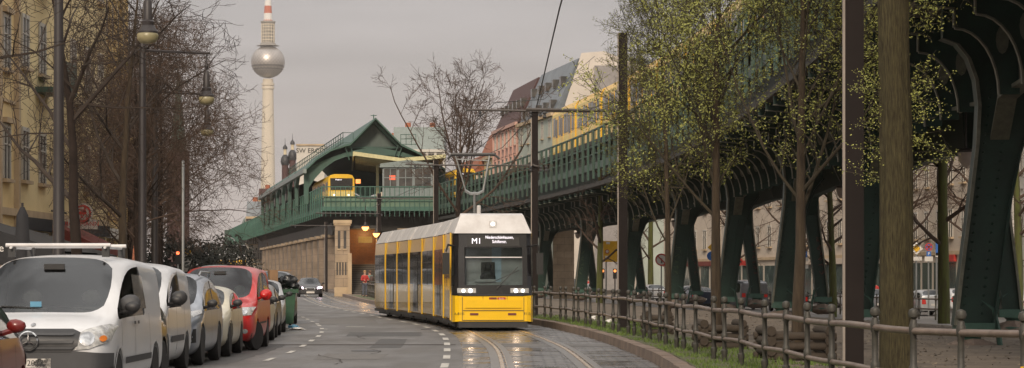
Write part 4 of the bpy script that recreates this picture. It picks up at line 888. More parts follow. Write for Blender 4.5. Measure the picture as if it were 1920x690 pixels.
# ---------------------------------------------------------------- cars
def bool_wheels(o, cuts):
    # wheel arches: real recesses cut out of the body
    b = MB()
    for (x, y, z, r, hw_) in cuts: b.lathe([(r,-hw_),(r,hw_)],(x,y,z),24,axis='x')
    c_ = b.build('cut','plastic'); 
    md = o.modifiers.new('b','BOOLEAN'); md.operation = 'DIFFERENCE'; md.object = c_; md.solver = 'EXACT'
    bpy.context.view_layer.update()
    me = bpy.data.meshes.new_from_object(o.evaluated_get(bpy.context.evaluated_depsgraph_get())); o.modifiers.clear(); o.data = me; bpy.data.objects.remove(c_)
def split(o, idx, name, m, parent):
    me = o.data; fs = [p for p in me.polygons if p.material_index == idx]
    if not fs: return None
    mp_ = {}; vs = []; out_ = []
    for p in fs:
        r_ = []
        for v in p.vertices:
            if v not in mp_: mp_[v] = len(vs); vs.append(tuple(me.vertices[v].co))
            r_.append(mp_[v])
        out_.append(r_)
    m2 = bpy.data.meshes.new(name); m2.from_pydata(vs, [], out_); m2.materials.append(M[m]); m2.polygons.foreach_set('use_smooth',[True]*len(m2.polygons))
    q = bpy.data.objects.new(name, m2); C.objects.link(q); q.parent = parent; return q
def wheel(parent, x, y, r, wd, sgn, spokes=5, steer=0, alloy='alloy'):
    e_ = bpy.data.objects.new('wheel', None)
    b = MB(); b.lathe([(r*.66,-wd/2),(r*.93,-wd/2),(r,-wd/2+.03),(r,wd/2-.03),(r*.93,wd/2),(r*.66,wd/2)],n=24,axis='x')
    o = b.build('wheel','rubber',parent,smooth=40); o.location = (x,y,r); o.rotation_euler = (0,0,steer)
    b = MB(); f = sgn*(wd/2-.02)
    b.lathe([(r*.67,sgn*(-wd/2)),(r*.67,f),(r*.6,f),(r*.57,f-sgn*.06)],n=24,axis='x')
    for k in range(spokes):
        a = 2*math.pi*k/spokes; c0, s0 = math.cos(a), math.sin(a)
        q = [(f-sgn*.02, c0*r*.12-s0*w_, s0*r*.12+c0*w_) for w_ in (-.035,.035)]; q2 = [(f-sgn*.02, c0*r*.62-s0*w_, s0*r*.62+c0*w_) for w_ in (-.05,.05)]
        b.hexa([q[0],q[1],q2[1],q2[0]],[(v[0]-sgn*.04,v[1],v[2]) for v in (q[0],q[1],q2[1],q2[0])])
    b.lathe([(.001,f-sgn*.005),(r*.16,f-sgn*.01),(r*.16,f-sgn*.06)],n=12,axis='x')
    b.build('rim',alloy,o,smooth=35)
    MB().lathe([(.001,f-sgn*.085),(r*.58,f-sgn*.085)],n=16,axis='x').build('brake_disc','plastic',o)
    return o
def car(name, loc, rz, label, L_, W, H, hl_, wr, rr_, tz, hz, belt, col, zb=.2, rw=.31, wb=(.8,None), blunt=.12, rw_w=.8, group=None, bumper='paint', cat='car', hzf=None, rear_glass=True, sidewin=(4,5,6), spokes=5, alloy='alloy', steer=0, roofcol=None, detail=True, hoodflat=False, hipw=1.0, mirror_col='plastic', cl=.0, mir_y=None):
    """front at y=0 facing -y; length runs along +y"""
    root = empty(name, loc, rz, label, cat, group); w2 = W/2; hzf = hzf or hz-.14
    ry = L_-rr_-.12; bp = hl_+wr+(ry-hl_-wr)*.42
    S = []
    def hood(y, w_, top, zb_=zb, be=None):
        bw = be or top-.16
        return (y, [(0,zb_),(w_*.82,zb_),(w_*.98,zb_+.1),(w_,(zb_+bw)/2),(w_*.985,bw),(w_*.9,top-.05),(w_*.8,top-.015),(w_*.42,top+.01),(0,top+.015)])
    def cab(y, rwk, Hk, bl=belt):
        return (y, [(0,zb),(w2*.85,zb),(w2*.985,zb+.1),(w2*hipw,(zb+bl)/2),(w2*.975,bl),(w2*rwk,Hk-.15),(w2*(rwk-.07),Hk-.06),(w2*.42,Hk-.005),(0,Hk)])
    S.append(hood(0, w2*.8, hzf-.16, zb+.06)); S.append(hood(blunt, w2*.93, hzf-.03)); S.append(hood(.45, w2*.99, hzf+(hz-hzf)*.45)); S.append(hood(hl_*.62+.1, w2, hzf+(hz-hzf)*.8))
    y_, P_ = hood(hl_, w2, hz); P_[3] = (w2*hipw,(zb+belt)/2); P_[4] = (w2*.98, min(belt,hz-.05)); P_[5] = (w2*.945,hz-.015); P_[6] = (w2*.82,hz+.005); S.append((y_,P_))
    S.append(cab(hl_+wr, rw_w+.02, H-.03)); S.append(cab(bp, rw_w+.02, H)); S.append(cab(bp+.1, rw_w+.02, H)); S.append(cab(ry, rw_w, H-.04))
    tzz = tz
    y2 = ry+rr_; p = cab(y2, rw_w, tzz+.05, min(belt, tzz-.08)); pp_ = p[1]; pp_[5] = (w2*.93, tzz); pp_[6] = (w2*.84,tzz+.02); pp_[7] = (w2*.42,tzz+.04); pp_[8] = (0,tzz+.05); S.append((y2,pp_))
    S.append((L_, [(0,zb+.1),(w2*.75,zb+.1),(w2*.9,zb+.15),(w2*.92,(zb+tzz)/2),(w2*.9,min(belt,tzz-.12)),(w2*.84,tzz-.06),(w2*.76,tzz-.03),(w2*.4,tzz-.01),(0,tzz)]))
    # ring indices: 8 -> roof centre. build closed mesh mirrored
    bm = bmesh.new(); cl_ = bm.edges.layers.float.new('crease_edge'); grid = []
    for (y, P_) in S:
        row = [bm.verts.new((x_,y,z_)) for x_, z_ in P_]+[bm.verts.new((-x_,y,z_)) for x_, z_ in P_[1:-1][::-1]]
        grid.append(row)
    N = len(grid[0]); K = len(S[0][1])
    def mi(i, k):
        kk = k if k < K-1 else N-1-k   # mirrored segment index
        if i == 4 and kk in (6,7): return 1
        if kk == 4:
            if i in sidewin and i != 6: return 2
            if i == 7 and 6 in sidewin: return 2
            if i == 6: return 3 if detail else 0
        if i == 8 and kk in (6,7) and rear_glass: return 4
        if bumper == 'plastic' and i <= 1 and kk <= 2: return 3
        if kk in (0,): return 3
        return 0
    for i in range(len(grid)-1):
        for k in range(N):
            f = bm.faces.new((grid[i][k],grid[i][(k+1)%N],grid[i+1][(k+1)%N],grid[i+1][k])); f.material_index = mi(i,k)
    for gi, flip in ((0,False),(len(grid)-1,True)):
        row = grid[gi]
        for k in range(K-1):
            kl = (N-k)%N; kl2 = N-k-1; a_, b_, c2, d2 = row[k], row[k+1], row[kl2], row[kl]
            vs = [a_, b_, c2, d2]; u = []
            for v in vs:
                if v not in u: u.append(v)
            if len(u) >= 3:
                f = bm.faces.new(u if flip else u[::-1]); f.material_index = 3 if (gi == 0 and bumper == 'plastic' and k <= 2) or k == 0 else 0
    bmesh.ops.recalc_face_normals(bm, faces=bm.faces)
    for e_ in bm.edges:
        fs = e_.link_faces
        if len(fs) == 2 and fs[0].material_index != fs[1].material_index: e_[cl_] = .95
    for i in range(4,9):
        for k in (4,5,N-5,N-4):
            pass
    for i in range(len(grid)-1):
        for k, cv in ((4,.35),(N-4,.35),(1,.5),(N-1,.5)):
            ed = bm.edges.get((grid[i][k],grid[i+1][k]))
            if ed: ed[cl_] = max(ed[cl_], cv)
    for gi in (0,len(grid)-1):
        for k in range(N):
            ed = bm.edges.get((grid[gi][k],grid[gi][(k+1)%N]))
            if ed: ed[cl_] = .3
    me = bpy.data.meshes.new('body'); bm.to_mesh(me); bm.free()
    for q in (col,'shield','glass','plastic_grey','glass'): me.materials.append(M[q])
    o = bpy.data.objects.new('body', me); C.objects.link(o); md = o.modifiers.new('s','SUBSURF'); md.levels = 2 if detail else 1; md.render_levels = md.levels
    bpy.context.view_layer.update(); me = bpy.data.meshes.new_from_object(o.evaluated_get(bpy.context.evaluated_depsgraph_get())); o.modifiers.clear(); o.data = me
    y1 = wb[0]; y2w = wb[1] or L_-.75
    bool_wheels(o, [(s_*(w2), y, rw, rw+.055, .3) for y in (y1,y2w) for s_ in (-1,1)])
    me = o.data
    bvh = BVHTree.FromPolygons([v.co.copy() for v in me.vertices], [tuple(p.vertices) for p in me.polygons])
    for idx, nm, m_ in ((1,'windscreen','shield'),(2,'side_window','glass'),(3,'trim','plastic_grey'),(4,'rear_window','glass')):
        q = split(o, idx, nm, m_, root)
        if idx == 2 and q:
            bmw = bmesh.new(); bmw.from_mesh(q.data); left = set(bmw.faces); comps = []
            while left:
                st_ = [left.pop()]; cset = list(st_)
                while st_:
                    f = st_.pop()
                    for e2 in f.edges:
                        for g2 in e2.link_faces:
                            if g2 in left: left.remove(g2); st_.append(g2); cset.append(g2)
                comps.append([[tuple(v.co) for v in f.verts] for f in cset])
            bmw.free()
            for cs in comps:
                mb_ = MB(); ix = {}
                for f in cs:
                    idl = []
                    for v in f:
                        if v not in ix: ix[v] = len(mb_.v); mb_.v.append(v)
                        idl.append(ix[v])
                    mb_.f.append(tuple(idl)); mb_.m.append(0)
                mb_.build('side_window', m_, root, smooth=60)
            bpy.data.objects.remove(q)
    body = split(o, 0, 'body', col, root); bpy.data.objects.remove(o)
    body.data.set_sharp_from_angle(angle=R(38))
    for y in (y1,y2w):
        for s_ in (-1,1): wheel(root, s_*(w2-.11), y, rw, .2, s_, spokes, steer if y == y1 else 0, alloy)
    if detail:
        b = MB(); b.box(-w2*.82,hl_+.1,belt-.35,w2*.82,hl_+.5,belt-.02); b.build('dashboard','interior',root)
        b = MB(); b.tube([(-.38+.18*math.cos(t_*math.pi/6), hl_+.58, belt-.02+.18*math.sin(t_*math.pi/6)) for t_ in range(13)],.014,5); b.build('steering_wheel','interior',root)
        for sx in (-.38,.38):
            b = MB(); b.hexa([(sx-.24,hl_+wr+.1,zb+.15),(sx+.24,hl_+wr+.1,zb+.15),(sx+.24,hl_+wr+.25,zb+.15),(sx-.24,hl_+wr+.25,zb+.15)],[(sx-.2,hl_+wr+.25,belt+.12),(sx+.2,hl_+wr+.25,belt+.12),(sx+.2,hl_+wr+.36,belt+.12),(sx-.2,hl_+wr+.36,belt+.12)])
            b.blob((sx,hl_+wr+.32,belt+.24),(.13,.06,.1),amp=.05,nu=8,nv=6); b.build('seat','interior_grey',root,smooth=40)
        b = MB(); b.box(-w2*.9,hl_+.1,zb+.1,w2*.9,L_-.5,zb+.18)
        b.build('cabin_floor','interior',root)
        b = MB(); b.box(-.13,hl_+wr*.75,H-.2,.13,hl_+wr*.75+.03,H-.13); b.build('rear_view_mirror','interior',root)
    # mirrors
    my = mir_y or hl_+wr*.42; mz = belt+.13
    for s_ in (-1,1):
        b = MB(); b.blob((s_*(w2+.09), my, mz),(.1,.06,.07),amp=.1,nu=10,nv=6); b.tube([(s_*(w2*.93),my+.05,mz-.08),(s_*(w2+.06),my,mz-.04)],.03,5); b.build('mirror',mirror_col,root,smooth=60)
    root['_w2'] = w2
    return root, bvh, body
def decal(bvh, name, poly, m, parent, dirn='front', t=.012, sub=.09, mats=None):
    """panel that follows the body; poly is (x,z) seen from the front or (y,z) seen from the +x side"""
    bm = bmesh.new()
    vs = [bm.verts.new((a,0,c_)) for a, c_ in poly]; bm.faces.new(vs); bmesh.ops.triangulate(bm, faces=bm.faces)
    for _ in range(3):
        es = [e_ for e_ in bm.edges if e_.calc_length() > sub]
        if not es: break
        bmesh.ops.subdivide_edges(bm, edges=es, cuts=1); bmesh.ops.triangulate(bm, faces=[f for f in bm.faces if len(f.verts) > 3])
    last = None; co = []
    for v in bm.verts:
        if dirn == 'front': o_, d_ = Vector((v.co.x,-3,v.co.z)), Vector((0,1,0))
        elif dirn == 'back': o_, d_ = Vector((v.co.x,12,v.co.z)), Vector((0,-1,0))
        else: o_, d_ = Vector((5 if dirn == 'side' else -5,v.co.x,v.co.z)), Vector((-1 if dirn == 'side' else 1,0,0))
        h = bvh.ray_cast(o_, d_)
        co.append((h[0] + h[1]*0 , h[1]) if h[0] is not None else None)
    good = [c_ for c_ in co if c_]
    if not good: bm.free(); return None
    for v, c_ in zip(bm.verts, co):
        if c_ is None:
            c_ = min(good, key=lambda g_: abs(g_[0].z-v.co.z)+abs((g_[0].x if dirn in('front','back') else g_[0].y)-v.co.x)); 
        nrm = c_[1]; 
        if (dirn == 'front' and nrm.y > 0) or (dirn == 'side' and nrm.x < 0) or (dirn == 'back' and nrm.y < 0) or (dirn == 'lside' and nrm.x > 0): nrm = -nrm
        v.co = c_[0] + nrm*t
    me = bpy.data.meshes.new(name); bm.to_mesh(me); bm.free(); me.materials.append(M[m]); me.polygons.foreach_set('use_smooth',[True]*len(me.polygons))
    o = bpy.data.objects.new(name, me); C.objects.link(o); o.parent = parent; return o
def ell(cx, cz, rx, rz_, n=14, rot=0):
    return [(cx+rx*math.cos(2*math.pi*i/n)*math.cos(rot)-rz_*math.sin(2*math.pi*i/n)*math.sin(rot), cz+rx*math.cos(2*math.pi*i/n)*math.sin(rot)+rz_*math.sin(2*math.pi*i/n)*math.cos(rot)) for i in range(n)]
def mir(p): return [(-x,z) for x,z in p][::-1]
def both(bvh, name, poly, m, root, **k):
    a = decal(bvh, name, poly, m, root, **k); b_ = decal(bvh, name, mir(poly), m, root, **k); return a, b_
def side2(bvh, name, poly, m, root, **k):
    a = decal(bvh, name, poly, m, root, dirn='side', **k); b_ = decal(bvh, name, poly, m, root, dirn='lside', **k); return a, b_
def plate(bvh, root, z, x=0, txt=None, dirn='front', w_=.26, h=.055):
    o = decal(bvh, 'number_plate', [(x-w_,z-h),(x+w_,z-h),(x+w_,z+h),(x-w_,z+h)], 'white_dirty', root, t=.02, dirn=dirn)
    return o
def door_lines(bvh, root, ys, z0, z1):
    for y in ys: side2(bvh,'door_seam',[(y-.006,z0),(y+.006,z0),(y+.006,z1),(y-.006,z1)],'black',root,t=.004,sub=.2)
def std_front(bvh, root, hl_poly, grille_poly, fog=None, pl=.45, grm='black', hlm='lamp_glass'):
    both(bvh,'headlight',hl_poly,hlm,root,t=.015)
    if grille_poly: decal(bvh,'grille',grille_poly,grm,root,t=.01)
    if fog: both(bvh,'fog_light',fog,'lamp_glass',root,t=.012)
    plate(bvh, root, pl)
CARPOS = {}
def rzs(d): return -math.atan((PKX(d+2)-PKX(d-2))/4)*.55
# white van
v, bv, _ = car('parked_van', (-5.8,31.4,0), R(-.3), 'white van with roof bars and dark grey bumper, parked in the left foreground', 4.9, 1.9, 1.88, .95, .95, .12, 1.7, 1.12, 1.08, 'paint_white', zb=.22, rw=.33, wb=(.9,4.1), rw_w=.86, bumper='plastic', cat='van', hzf=.98, sidewin=(4,5), rear_glass=True, group=None)
a_, b_ = both(bv,'headlight',[(.4,.69),(.72,.72),(.91,.8),(.93,.98),(.86,1.0),(.66,.94),(.5,.84)],'lamp_glass',v,t=.02)
both(bv,'headlight_reflector',ell(.68,.83,.085,.075),'chrome',v,t=.026); both(bv,'indicator',ell(.84,.83,.035,.035,8),'amber',v,t=.03)
decal(bv,'front_bumper',[(-.93,.3),(.93,.3),(.93,.66),(.5,.7),(-.5,.7),(-.93,.66)],'plastic_grey',v,t=.02)
decal(bv,'grille',[(-.5,.68),(.5,.68),(.58,.76),(.6,.9),(.5,.94),(-.5,.94),(-.6,.9),(-.58,.76)],'plastic',v,t=.026)
for z in (.73,.8,.87): decal(bv,'grille_slat',[(-.52,z-.014),(.52,z-.014),(.54,z+.014),(-.54,z+.014)],'plastic_grey',v,t=.045)
em = MB(); em.lathe([(.105,-.09),(.12,-.075),(.105,-.06),(.1,-.075),(.105,-.09)],(0,-.0,.82),24,axis='y')
for k in range(3):
    a = math.pi/2+k*2*math.pi/3; em.hexa([(math.cos(a+.5)*.018,-.085,.82+math.sin(a+.5)*.018),(math.cos(a-.5)*.018,-.085,.82+math.sin(a-.5)*.018),(math.cos(a)*.1+.002,-.08,.82+math.sin(a)*.1),(math.cos(a)*.1-.002,-.08,.82+math.sin(a)*.1)],[(math.cos(a+.5)*.018,-.07,.82+math.sin(a+.5)*.018),(math.cos(a-.5)*.018,-.07,.82+math.sin(a-.5)*.018),(math.cos(a)*.1+.002,-.07,.82+math.sin(a)*.1),(math.cos(a)*.1-.002,-.07,.82+math.sin(a)*.1)])
em.build('emblem','chrome',v); decal(bv,'hood_badge',ell(0,1.0,.03,.02,10),'chrome',v,t=.01)
pl_ = plate(bv, v, .55, 0); text('plate_number','B   2077',.1,(.02,-.11,.55),'black',v,extrude=.002)
side2(bv,'side_strip',[(1.35,.5),(3.6,.5),(3.6,.58),(1.35,.58)],'plastic_grey',v,t=.015); door_lines(bv, v, (1.15,2.25,3.55), .35, 1.1)
for z_,y in ((1.0,2.1),(1.0,2.4)): side2(bv,'door_handle',[(y-.08,z_-.02),(y+.08,z_-.02),(y+.08,z_+.02),(y-.08,z_+.02)],'plastic',v,t=.03)
side2(bv,'side_window',[(2.4,1.17),(3.35,1.17),(3.3,1.6),(2.45,1.62)],'pane',v,t=.006); 
side2(bv,'arch_trim',[(.9+.43*math.cos(math.pi*i/10),.33+.43*math.sin(math.pi*i/10)) for i in range(11)]+[(.9+.39*math.cos(math.pi*i/10),.33+.39*math.sin(math.pi*i/10)) for i in range(10,-1,-1)],'paint_white',v,t=.02,sub=.3)
b = MB()
for x0,x1,y in ((-.55,.05,1.02),(-.05,.62,1.06)): b.tube([(x1,y+.0,1.17),((x0+x1)/2,y+.02,1.205),(x0,y+.04,1.22)],.011,5)
b.build('wiper','black',v)
MB().cbox((-.12,1.06,1.245),(.14,.006,.07)).build('windscreen_sticker','bag_blue',v)
rk = MB(); 
for y in (2.0,3.3): rk.tube([(-.68,y,1.99),(.66,y,1.99)],.026,8)
for x in (-.6,.6): rk.tube([(x,1.9,1.96),(x,3.5,1.96)],.018,6)
rk.build('roof_bars','tram_roof',v,smooth=60)
for y in (2.0,3.3):
    for x in (-.6,.6): MB().box(x-.045,y-.04,1.84,x+.045,y+.04,1.97).build('roof_bar_foot','plastic',v)
for s_ in (-1,1): MB().blob((s_*1.0,1.42,1.24),(.14,.09,.125),amp=.12,nu=12,nv=8).build('mirror','plastic_grey',v,smooth=60)
# small dark car just behind the van
v, bv, _ = car('parked_car', (-6.12,37.0,0), R(0), 'small black hatchback squeezed between the two white vans, mostly hidden', 3.55, 1.62, 1.44, .9, .8, .3, 1.05, .95, .9, 'paint_dark', wb=(.65,2.95), rw_w=.8)
std_front(bv, v, ell(.6,.66,.13,.08), [(-.4,.4),(.4,.4),(.4,.5),(-.4,.5)])
# white panel van
v, bv, _ = car('parked_van', (-6.4,41.1,0), R(.3), 'small white panel van with dark lower bumper, behind the big white van', 4.3, 1.76, 1.82, .98, .85, .12, 1.65, 1.14, 1.08, 'paint_white2', rw=.31, wb=(.8,3.5), rw_w=.86, bumper='plastic', cat='van', hzf=.97, sidewin=(4,5), hipw=1.0)
decal(bv,'front_bumper',[(-.85,.26),(.85,.26),(.87,.62),(.5,.78),(-.5,.78),(-.87,.62)],'plastic_grey',v,t=.018)
both(bv,'headlight',ell(.66,.9,.2,.13,16,.35),'lamp_glass',v,t=.03); both(bv,'headlight_reflector',ell(.68,.9,.085,.085),'chrome',v,t=.04); decal(bv,'grille',[(-.45,.78),(.45,.78),(.42,.86),(-.42,.86)],'black',v); both(bv,'fog_light',ell(.66,.46,.07,.07,10),'black',v,t=.01); plate(bv,v,.5)
side2(bv,'side_strip',[(1.3,.52),(3.0,.52),(3.0,.62),(1.3,.62)],'plastic_grey',v,t=.015); door_lines(bv,v,(1.0,2.1,3.2),.3,1.1)
for s_ in (-1,1): MB().blob((s_*1.0,1.38,1.24),(.14,.08,.12),amp=.12,nu=10,nv=7).build('mirror','plastic',v,smooth=60)
# steel-blue crossover
v, bv, _ = car('parked_car', (-6.42,45.9,0), R(.3), 'steel blue crossover with roof rails, behind the small white panel van', 4.55, 1.8, 1.66, 1.15, .9, .35, 1.2, 1.02, .97, 'paint_steel', rw=.35, wb=(.92,3.65), rw_w=.82, hzf=.92)
std_front(bv, v, [(.42,.78),(.74,.83),(.86,.92),(.84,.98),(.6,.93),(.45,.86)], [(-.36,.74),(.36,.74),(.42,.88),(-.42,.88)], ell(.68,.45,.06,.05,10), .5)
both(bv,'bumper_vent',[(.45,.38),(.84,.42),(.84,.66),(.8,.66),(.76,.5),(.47,.5)],'black',v,t=.006); both(bv,'headlight_reflector',ell(.63,.86,.05,.05,10),'chrome',v,t=.03)
for s_ in (-1,1): MB().tube([(s_*.68,2.1,1.6),(s_*.7,2.2,1.67),(s_*.68,3.7,1.66),(s_*.66,3.85,1.58)],.022,6).build('roof_rail','alloy',v,smooth=60)
door_lines(bv,v,(1.25,2.35,3.3),.35,.97)
# cream retro hatchback
v, bv, _ = car('parked_car', (-6.38,51.0,0), R(.8), 'cream retro hatchback with round headlights and dark mirrors, in front of the red van', 3.7, 1.66, 1.41, .95, .55, .22, 1.1, .96, .93, 'paint_cream', rw=.31, wb=(.72,3.15), rw_w=.84, hzf=.86)
both(bv,'headlight',ell(.57,.74,.125,.14,16),'lamp_glass',v,t=.03); both(bv,'headlight_rim',ell(.57,.74,.145,.16,16),'chrome',v,t=.02); both(bv,'headlight_reflector',ell(.57,.74,.07,.07,10),'chrome',v,t=.045); decal(bv,'grille',[(-.34,.6),(.34,.6),(.38,.7),(.3,.78),(-.3,.78),(-.38,.7)],'black',v,t=.012); both(bv,'fog_light',ell(.62,.38,.085,.085,12),'black',v,t=.012); both(bv,'fog_light_glass',ell(.62,.38,.055,.055,10),'lamp_glass',v,t=.02); plate(bv,v,.42)
side2(bv,'arch_trim',[(.72+.41*math.cos(math.pi*i/10),.31+.41*math.sin(math.pi*i/10)) for i in range(11)]+[(.72+.36*math.cos(math.pi*i/10),.31+.36*math.sin(math.pi*i/10)) for i in range(10,-1,-1)],'plastic_grey',v,t=.012,sub=.3); door_lines(bv,v,(1.25,2.4),.35,.9)
# red high-roof van
v, bv, _ = car('parked_van', (-6.35,55.4,0), R(.6), 'red high-roofed compact van with red mirrors', 4.4, 1.79, 1.83, 1.0, .8, .12, 1.7, 1.1, 1.05, 'paint_red', rw=.32, wb=(.85,3.5), rw_w=.87, cat='van', hzf=.96, steer=R(-22), mirror_col='paint_red')
std_front(bv, v, [(.48,.74),(.8,.76),(.86,.93),(.5,.91)], [(-.4,.76),(.4,.76),(.4,.88),(-.4,.88)], ell(.68,.42,.06,.05,10), .5); both(bv,'headlight_reflector',ell(.66,.83,.06,.06,10),'chrome',v,t=.03)
decal(bv,'lower_trim',[(-.78,.25),(.78,.25),(.82,.38),(-.82,.38)],'plastic_grey',v,t=.012); door_lines(bv,v,(1.15,2.3),.35,1.05); side2(bv,'side_strip',[(1.3,.56),(2.9,.56),(2.9,.6),(1.3,.6)],'black',v,t=.01)
for s_ in (-1,1): MB().blob((s_*1.02,1.4,1.19),(.14,.08,.12),amp=.12,nu=10,nv=7).build('mirror','paint_red',v,smooth=60)
# next row
v, bv, _ = car('parked_car', (-6.62,61.5,0), R(2), 'pale beige hatchback mostly hidden behind the red van', 4.0, 1.7, 1.42, 1.0, .75, .3, 1.1, .95, .9, 'paint_cream', wb=(.8,3.3), rw_w=.8)
std_front(bv, v, [(.45,.66),(.76,.72),(.7,.8),(.45,.74)], [(-.4,.55),(.4,.55),(.4,.68),(-.4,.68)])
v, bv, _ = car('parked_car', (-6.88,66.8,0), R(3), 'dark bronze hatchback parked ahead of the silver car by the bin', 4.2, 1.72, 1.42, 1.0, .8, .35, 1.1, .93, .9, 'paint_bronze', wb=(.8,3.4), rw_w=.8)
std_front(bv, v, [(.45,.66),(.78,.72),(.72,.8),(.45,.74)], [(-.4,.55),(.4,.55),(.4,.68),(-.4,.68)]); door_lines(bv,v,(1.2,2.3),.35,.9)
v, bv, _ = car('parked_car', (-7.22,73.2,0), R(5), 'silver hatchback parked beside the green waste container', 4.3, 1.78, 1.5, 1.0, .85, .25, 1.2, .98, .95, 'paint_silver', wb=(.85,3.5), rw_w=.82)
std_front(bv, v, ell(.64,.72,.15,.08,14,.25), [(-.36,.56),(.36,.56),(.42,.74),(-.42,.74)], ell(.64,.36,.08,.04,10)); decal(bv,'lower_grille',[(-.4,.3),(.4,.3),(.46,.42),(-.46,.42)],'black',v)
v, bv, _ = car('parked_van', (PX(505,86),86,0), R(7), 'grey people carrier parked behind the rubbish pile and the green container', 4.8, 1.9, 1.78, 1.0, .9, .15, 1.6, 1.1, 1.05, 'paint_grey', wb=(.9,3.8), rw_w=.85, cat='van')
std_front(bv, v, [(.5,.74),(.86,.78),(.86,.92),(.52,.88)], [(-.4,.7),(.4,.7),(.4,.85),(-.4,.85)])
v, bv, _ = car('parked_van', (PX(412,118),118,0), R(8), 'dark green van far up the street behind the parked cars', 4.8, 1.9, 2.1, .9, .8, .12, 1.9, 1.25, 1.2, 'paint_green', wb=(.9,3.8), rw_w=.88, cat='van', detail=False)
v, bv, _ = car('parked_van', (PX(468,132),132,0), R(9), 'white van far up the street at the kerb, left of the stone piers', 4.8, 1.85, 1.95, .9, .8, .12, 1.7, 1.15, 1.1, 'paint_white2', wb=(.9,3.8), rw_w=.88, cat='van', detail=False)
# moving dark saloon with lit headlights
v, bv, _ = car('moving_car', (PX(583,196),195.5,0), R(6), 'black saloon car with glowing headlights driving towards the viewer', 4.9, 1.88, 1.46, 1.5, 1.0, .9, 1.08, .95, .9, 'paint_dark', rw=.34, wb=(.95,3.9), rw_w=.74, hzf=.8)
decal(bv,'grille',[(-.32,.5),(.32,.5),(.36,.7),(-.36,.7)],'chrome',v,t=.01); decal(bv,'grille',[(-.28,.53),(.28,.53),(.31,.67),(-.31,.67)],'black',v,t=.02); both(bv,'headlight',[(.5,.62),(.84,.66),(.86,.78),(.55,.72)],'beam_pink',v,t=.02); plate(bv,v,.36,w_=.3,h=.07)
# red saloon, foreground left, facing away
v, bv, _ = car('parked_car', (-5.98,27.9,0), R(183), 'dark red saloon in the bottom left corner, parked nose towards the white van', 4.0, 1.72, 1.5, .95, .75, .35, 1.1, 1.05, .97, 'paint_maroon', rw=.31, wb=(.75,3.2), rw_w=.86, mir_y=2.0, mirror_col='paint_maroon')
std_front(bv, v, [(.5,.62),(.8,.66),(.86,.82),(.6,.78)], [(-.4,.5),(.4,.5),(.4,.66),(-.4,.66)]); side2(bv,'side_strip',[(1.2,.52),(3.3,.52),(3.3,.55),(1.2,.55)],'chrome',v,t=.015)
side2(bv,'headlight_side',[(.12,.62),(.42,.7),(.42,.84),(.2,.8)],'lamp_glass',v,t=.012); door_lines(bv,v,(1.3,2.3,3.3),.35,.9)
# cars in the far street on the right, all seen through the viaduct legs
def far_car(px_, d, kind, col, lab, flip=True, z=STREET_Z, group='cars parked in the far street'):
    sp_c = dict(hatch=(4.1,1.72,1.45,1.0,.8,.3,1.1,.95,.92), estate=(4.6,1.78,1.46,1.2,.8,.5,1.05,.95,.9), van=(4.8,1.9,1.95,.95,.8,.12,1.75,1.15,1.1))[kind]
    x = PX(px_, d); L_ = sp_c[0]; rz = R(180)+R(8) if flip else R(8)
    loc = (x, d+(L_ if flip else 0), z)
    v, bv, _ = car('parked_van' if kind == 'van' else 'parked_car', loc, rz, lab, *sp_c, col, wb=(.8,L_-.85), rw_w=.8 if kind != 'van' else .87, detail=False, cat='van' if kind == 'van' else 'car', group=group)
    w2 = sp_c[1]/2; zt = sp_c[8]
    for s_ in (-1,1):
        decal(bv,'tail_light',[(s_*w2*.62,zt-.28),(s_*w2*.88,zt-.28),(s_*w2*.88,zt-.02),(s_*w2*.66,zt-.02)],'tail_red',v,dirn='back',t=.02)
    decal(bv,'number_plate',[(-.26,.55),(.26,.55),(.26,.66),(-.26,.66)],'white_dirty',v,dirn='back',t=.02)
    return v
far_car(1396,168,'van','paint_grey','grey van seen from behind between the leafy tree trunks under the viaduct')
far_car(1303,178,'hatch','paint_navy','dark blue hatchback with red tail lights, second car left of the grey van')
far_car(1286,196,'estate','paint_steel','blue-grey estate car half hidden behind the green leg left of the dark blue hatchback')
far_car(1350,186,'hatch','paint_dark','black hatchback tucked behind the thin leafy trunk beside the grey van')
far_car(1218,222,'estate','paint_white2','white car standing at the left end of the far row of parked cars')
far_car(1106,262,'hatch','paint_silver','small silver car standing between the green legs right of the tram')
far_car(1056,285,'van','paint_grey','grey car far away beside the pale stone pier right of the tram')
far_car(1632,146,'estate','paint_grey','grey estate car with red tail lights just left of the thick mossy trunk')
far_car(1735,143,'hatch','paint_silver','silver hatchback with red tail lights right of the thick mossy trunk')
far_car(1790,156,'hatch','paint_white2','white hatchback mostly hidden behind the nearest green leg')
far_car(1862,143,'estate','paint_bronze','dark bronze estate car between the two legs at the right edge')
far_car(1925,136,'estate','paint_silver','pale silver estate car cut by the right edge of the photo')
far_car(1912,160,'hatch','paint_red','red car roof showing behind the pale silver estate at the right edge')
far_car(1475,160,'hatch','paint_dark','dark hatchback behind the leafy tree trunk with the log guard')
far_car(1600,176,'hatch','paint_white2','white hatchback standing behind the broad brown pole')
far_car(1750,188,'van','paint_white','tall white van parked behind the silver hatchback by the round no-stopping sign')
mat('facade_cream2', (.76,.62,.34), .85, col2=(.6,.48,.27), scale=.5)
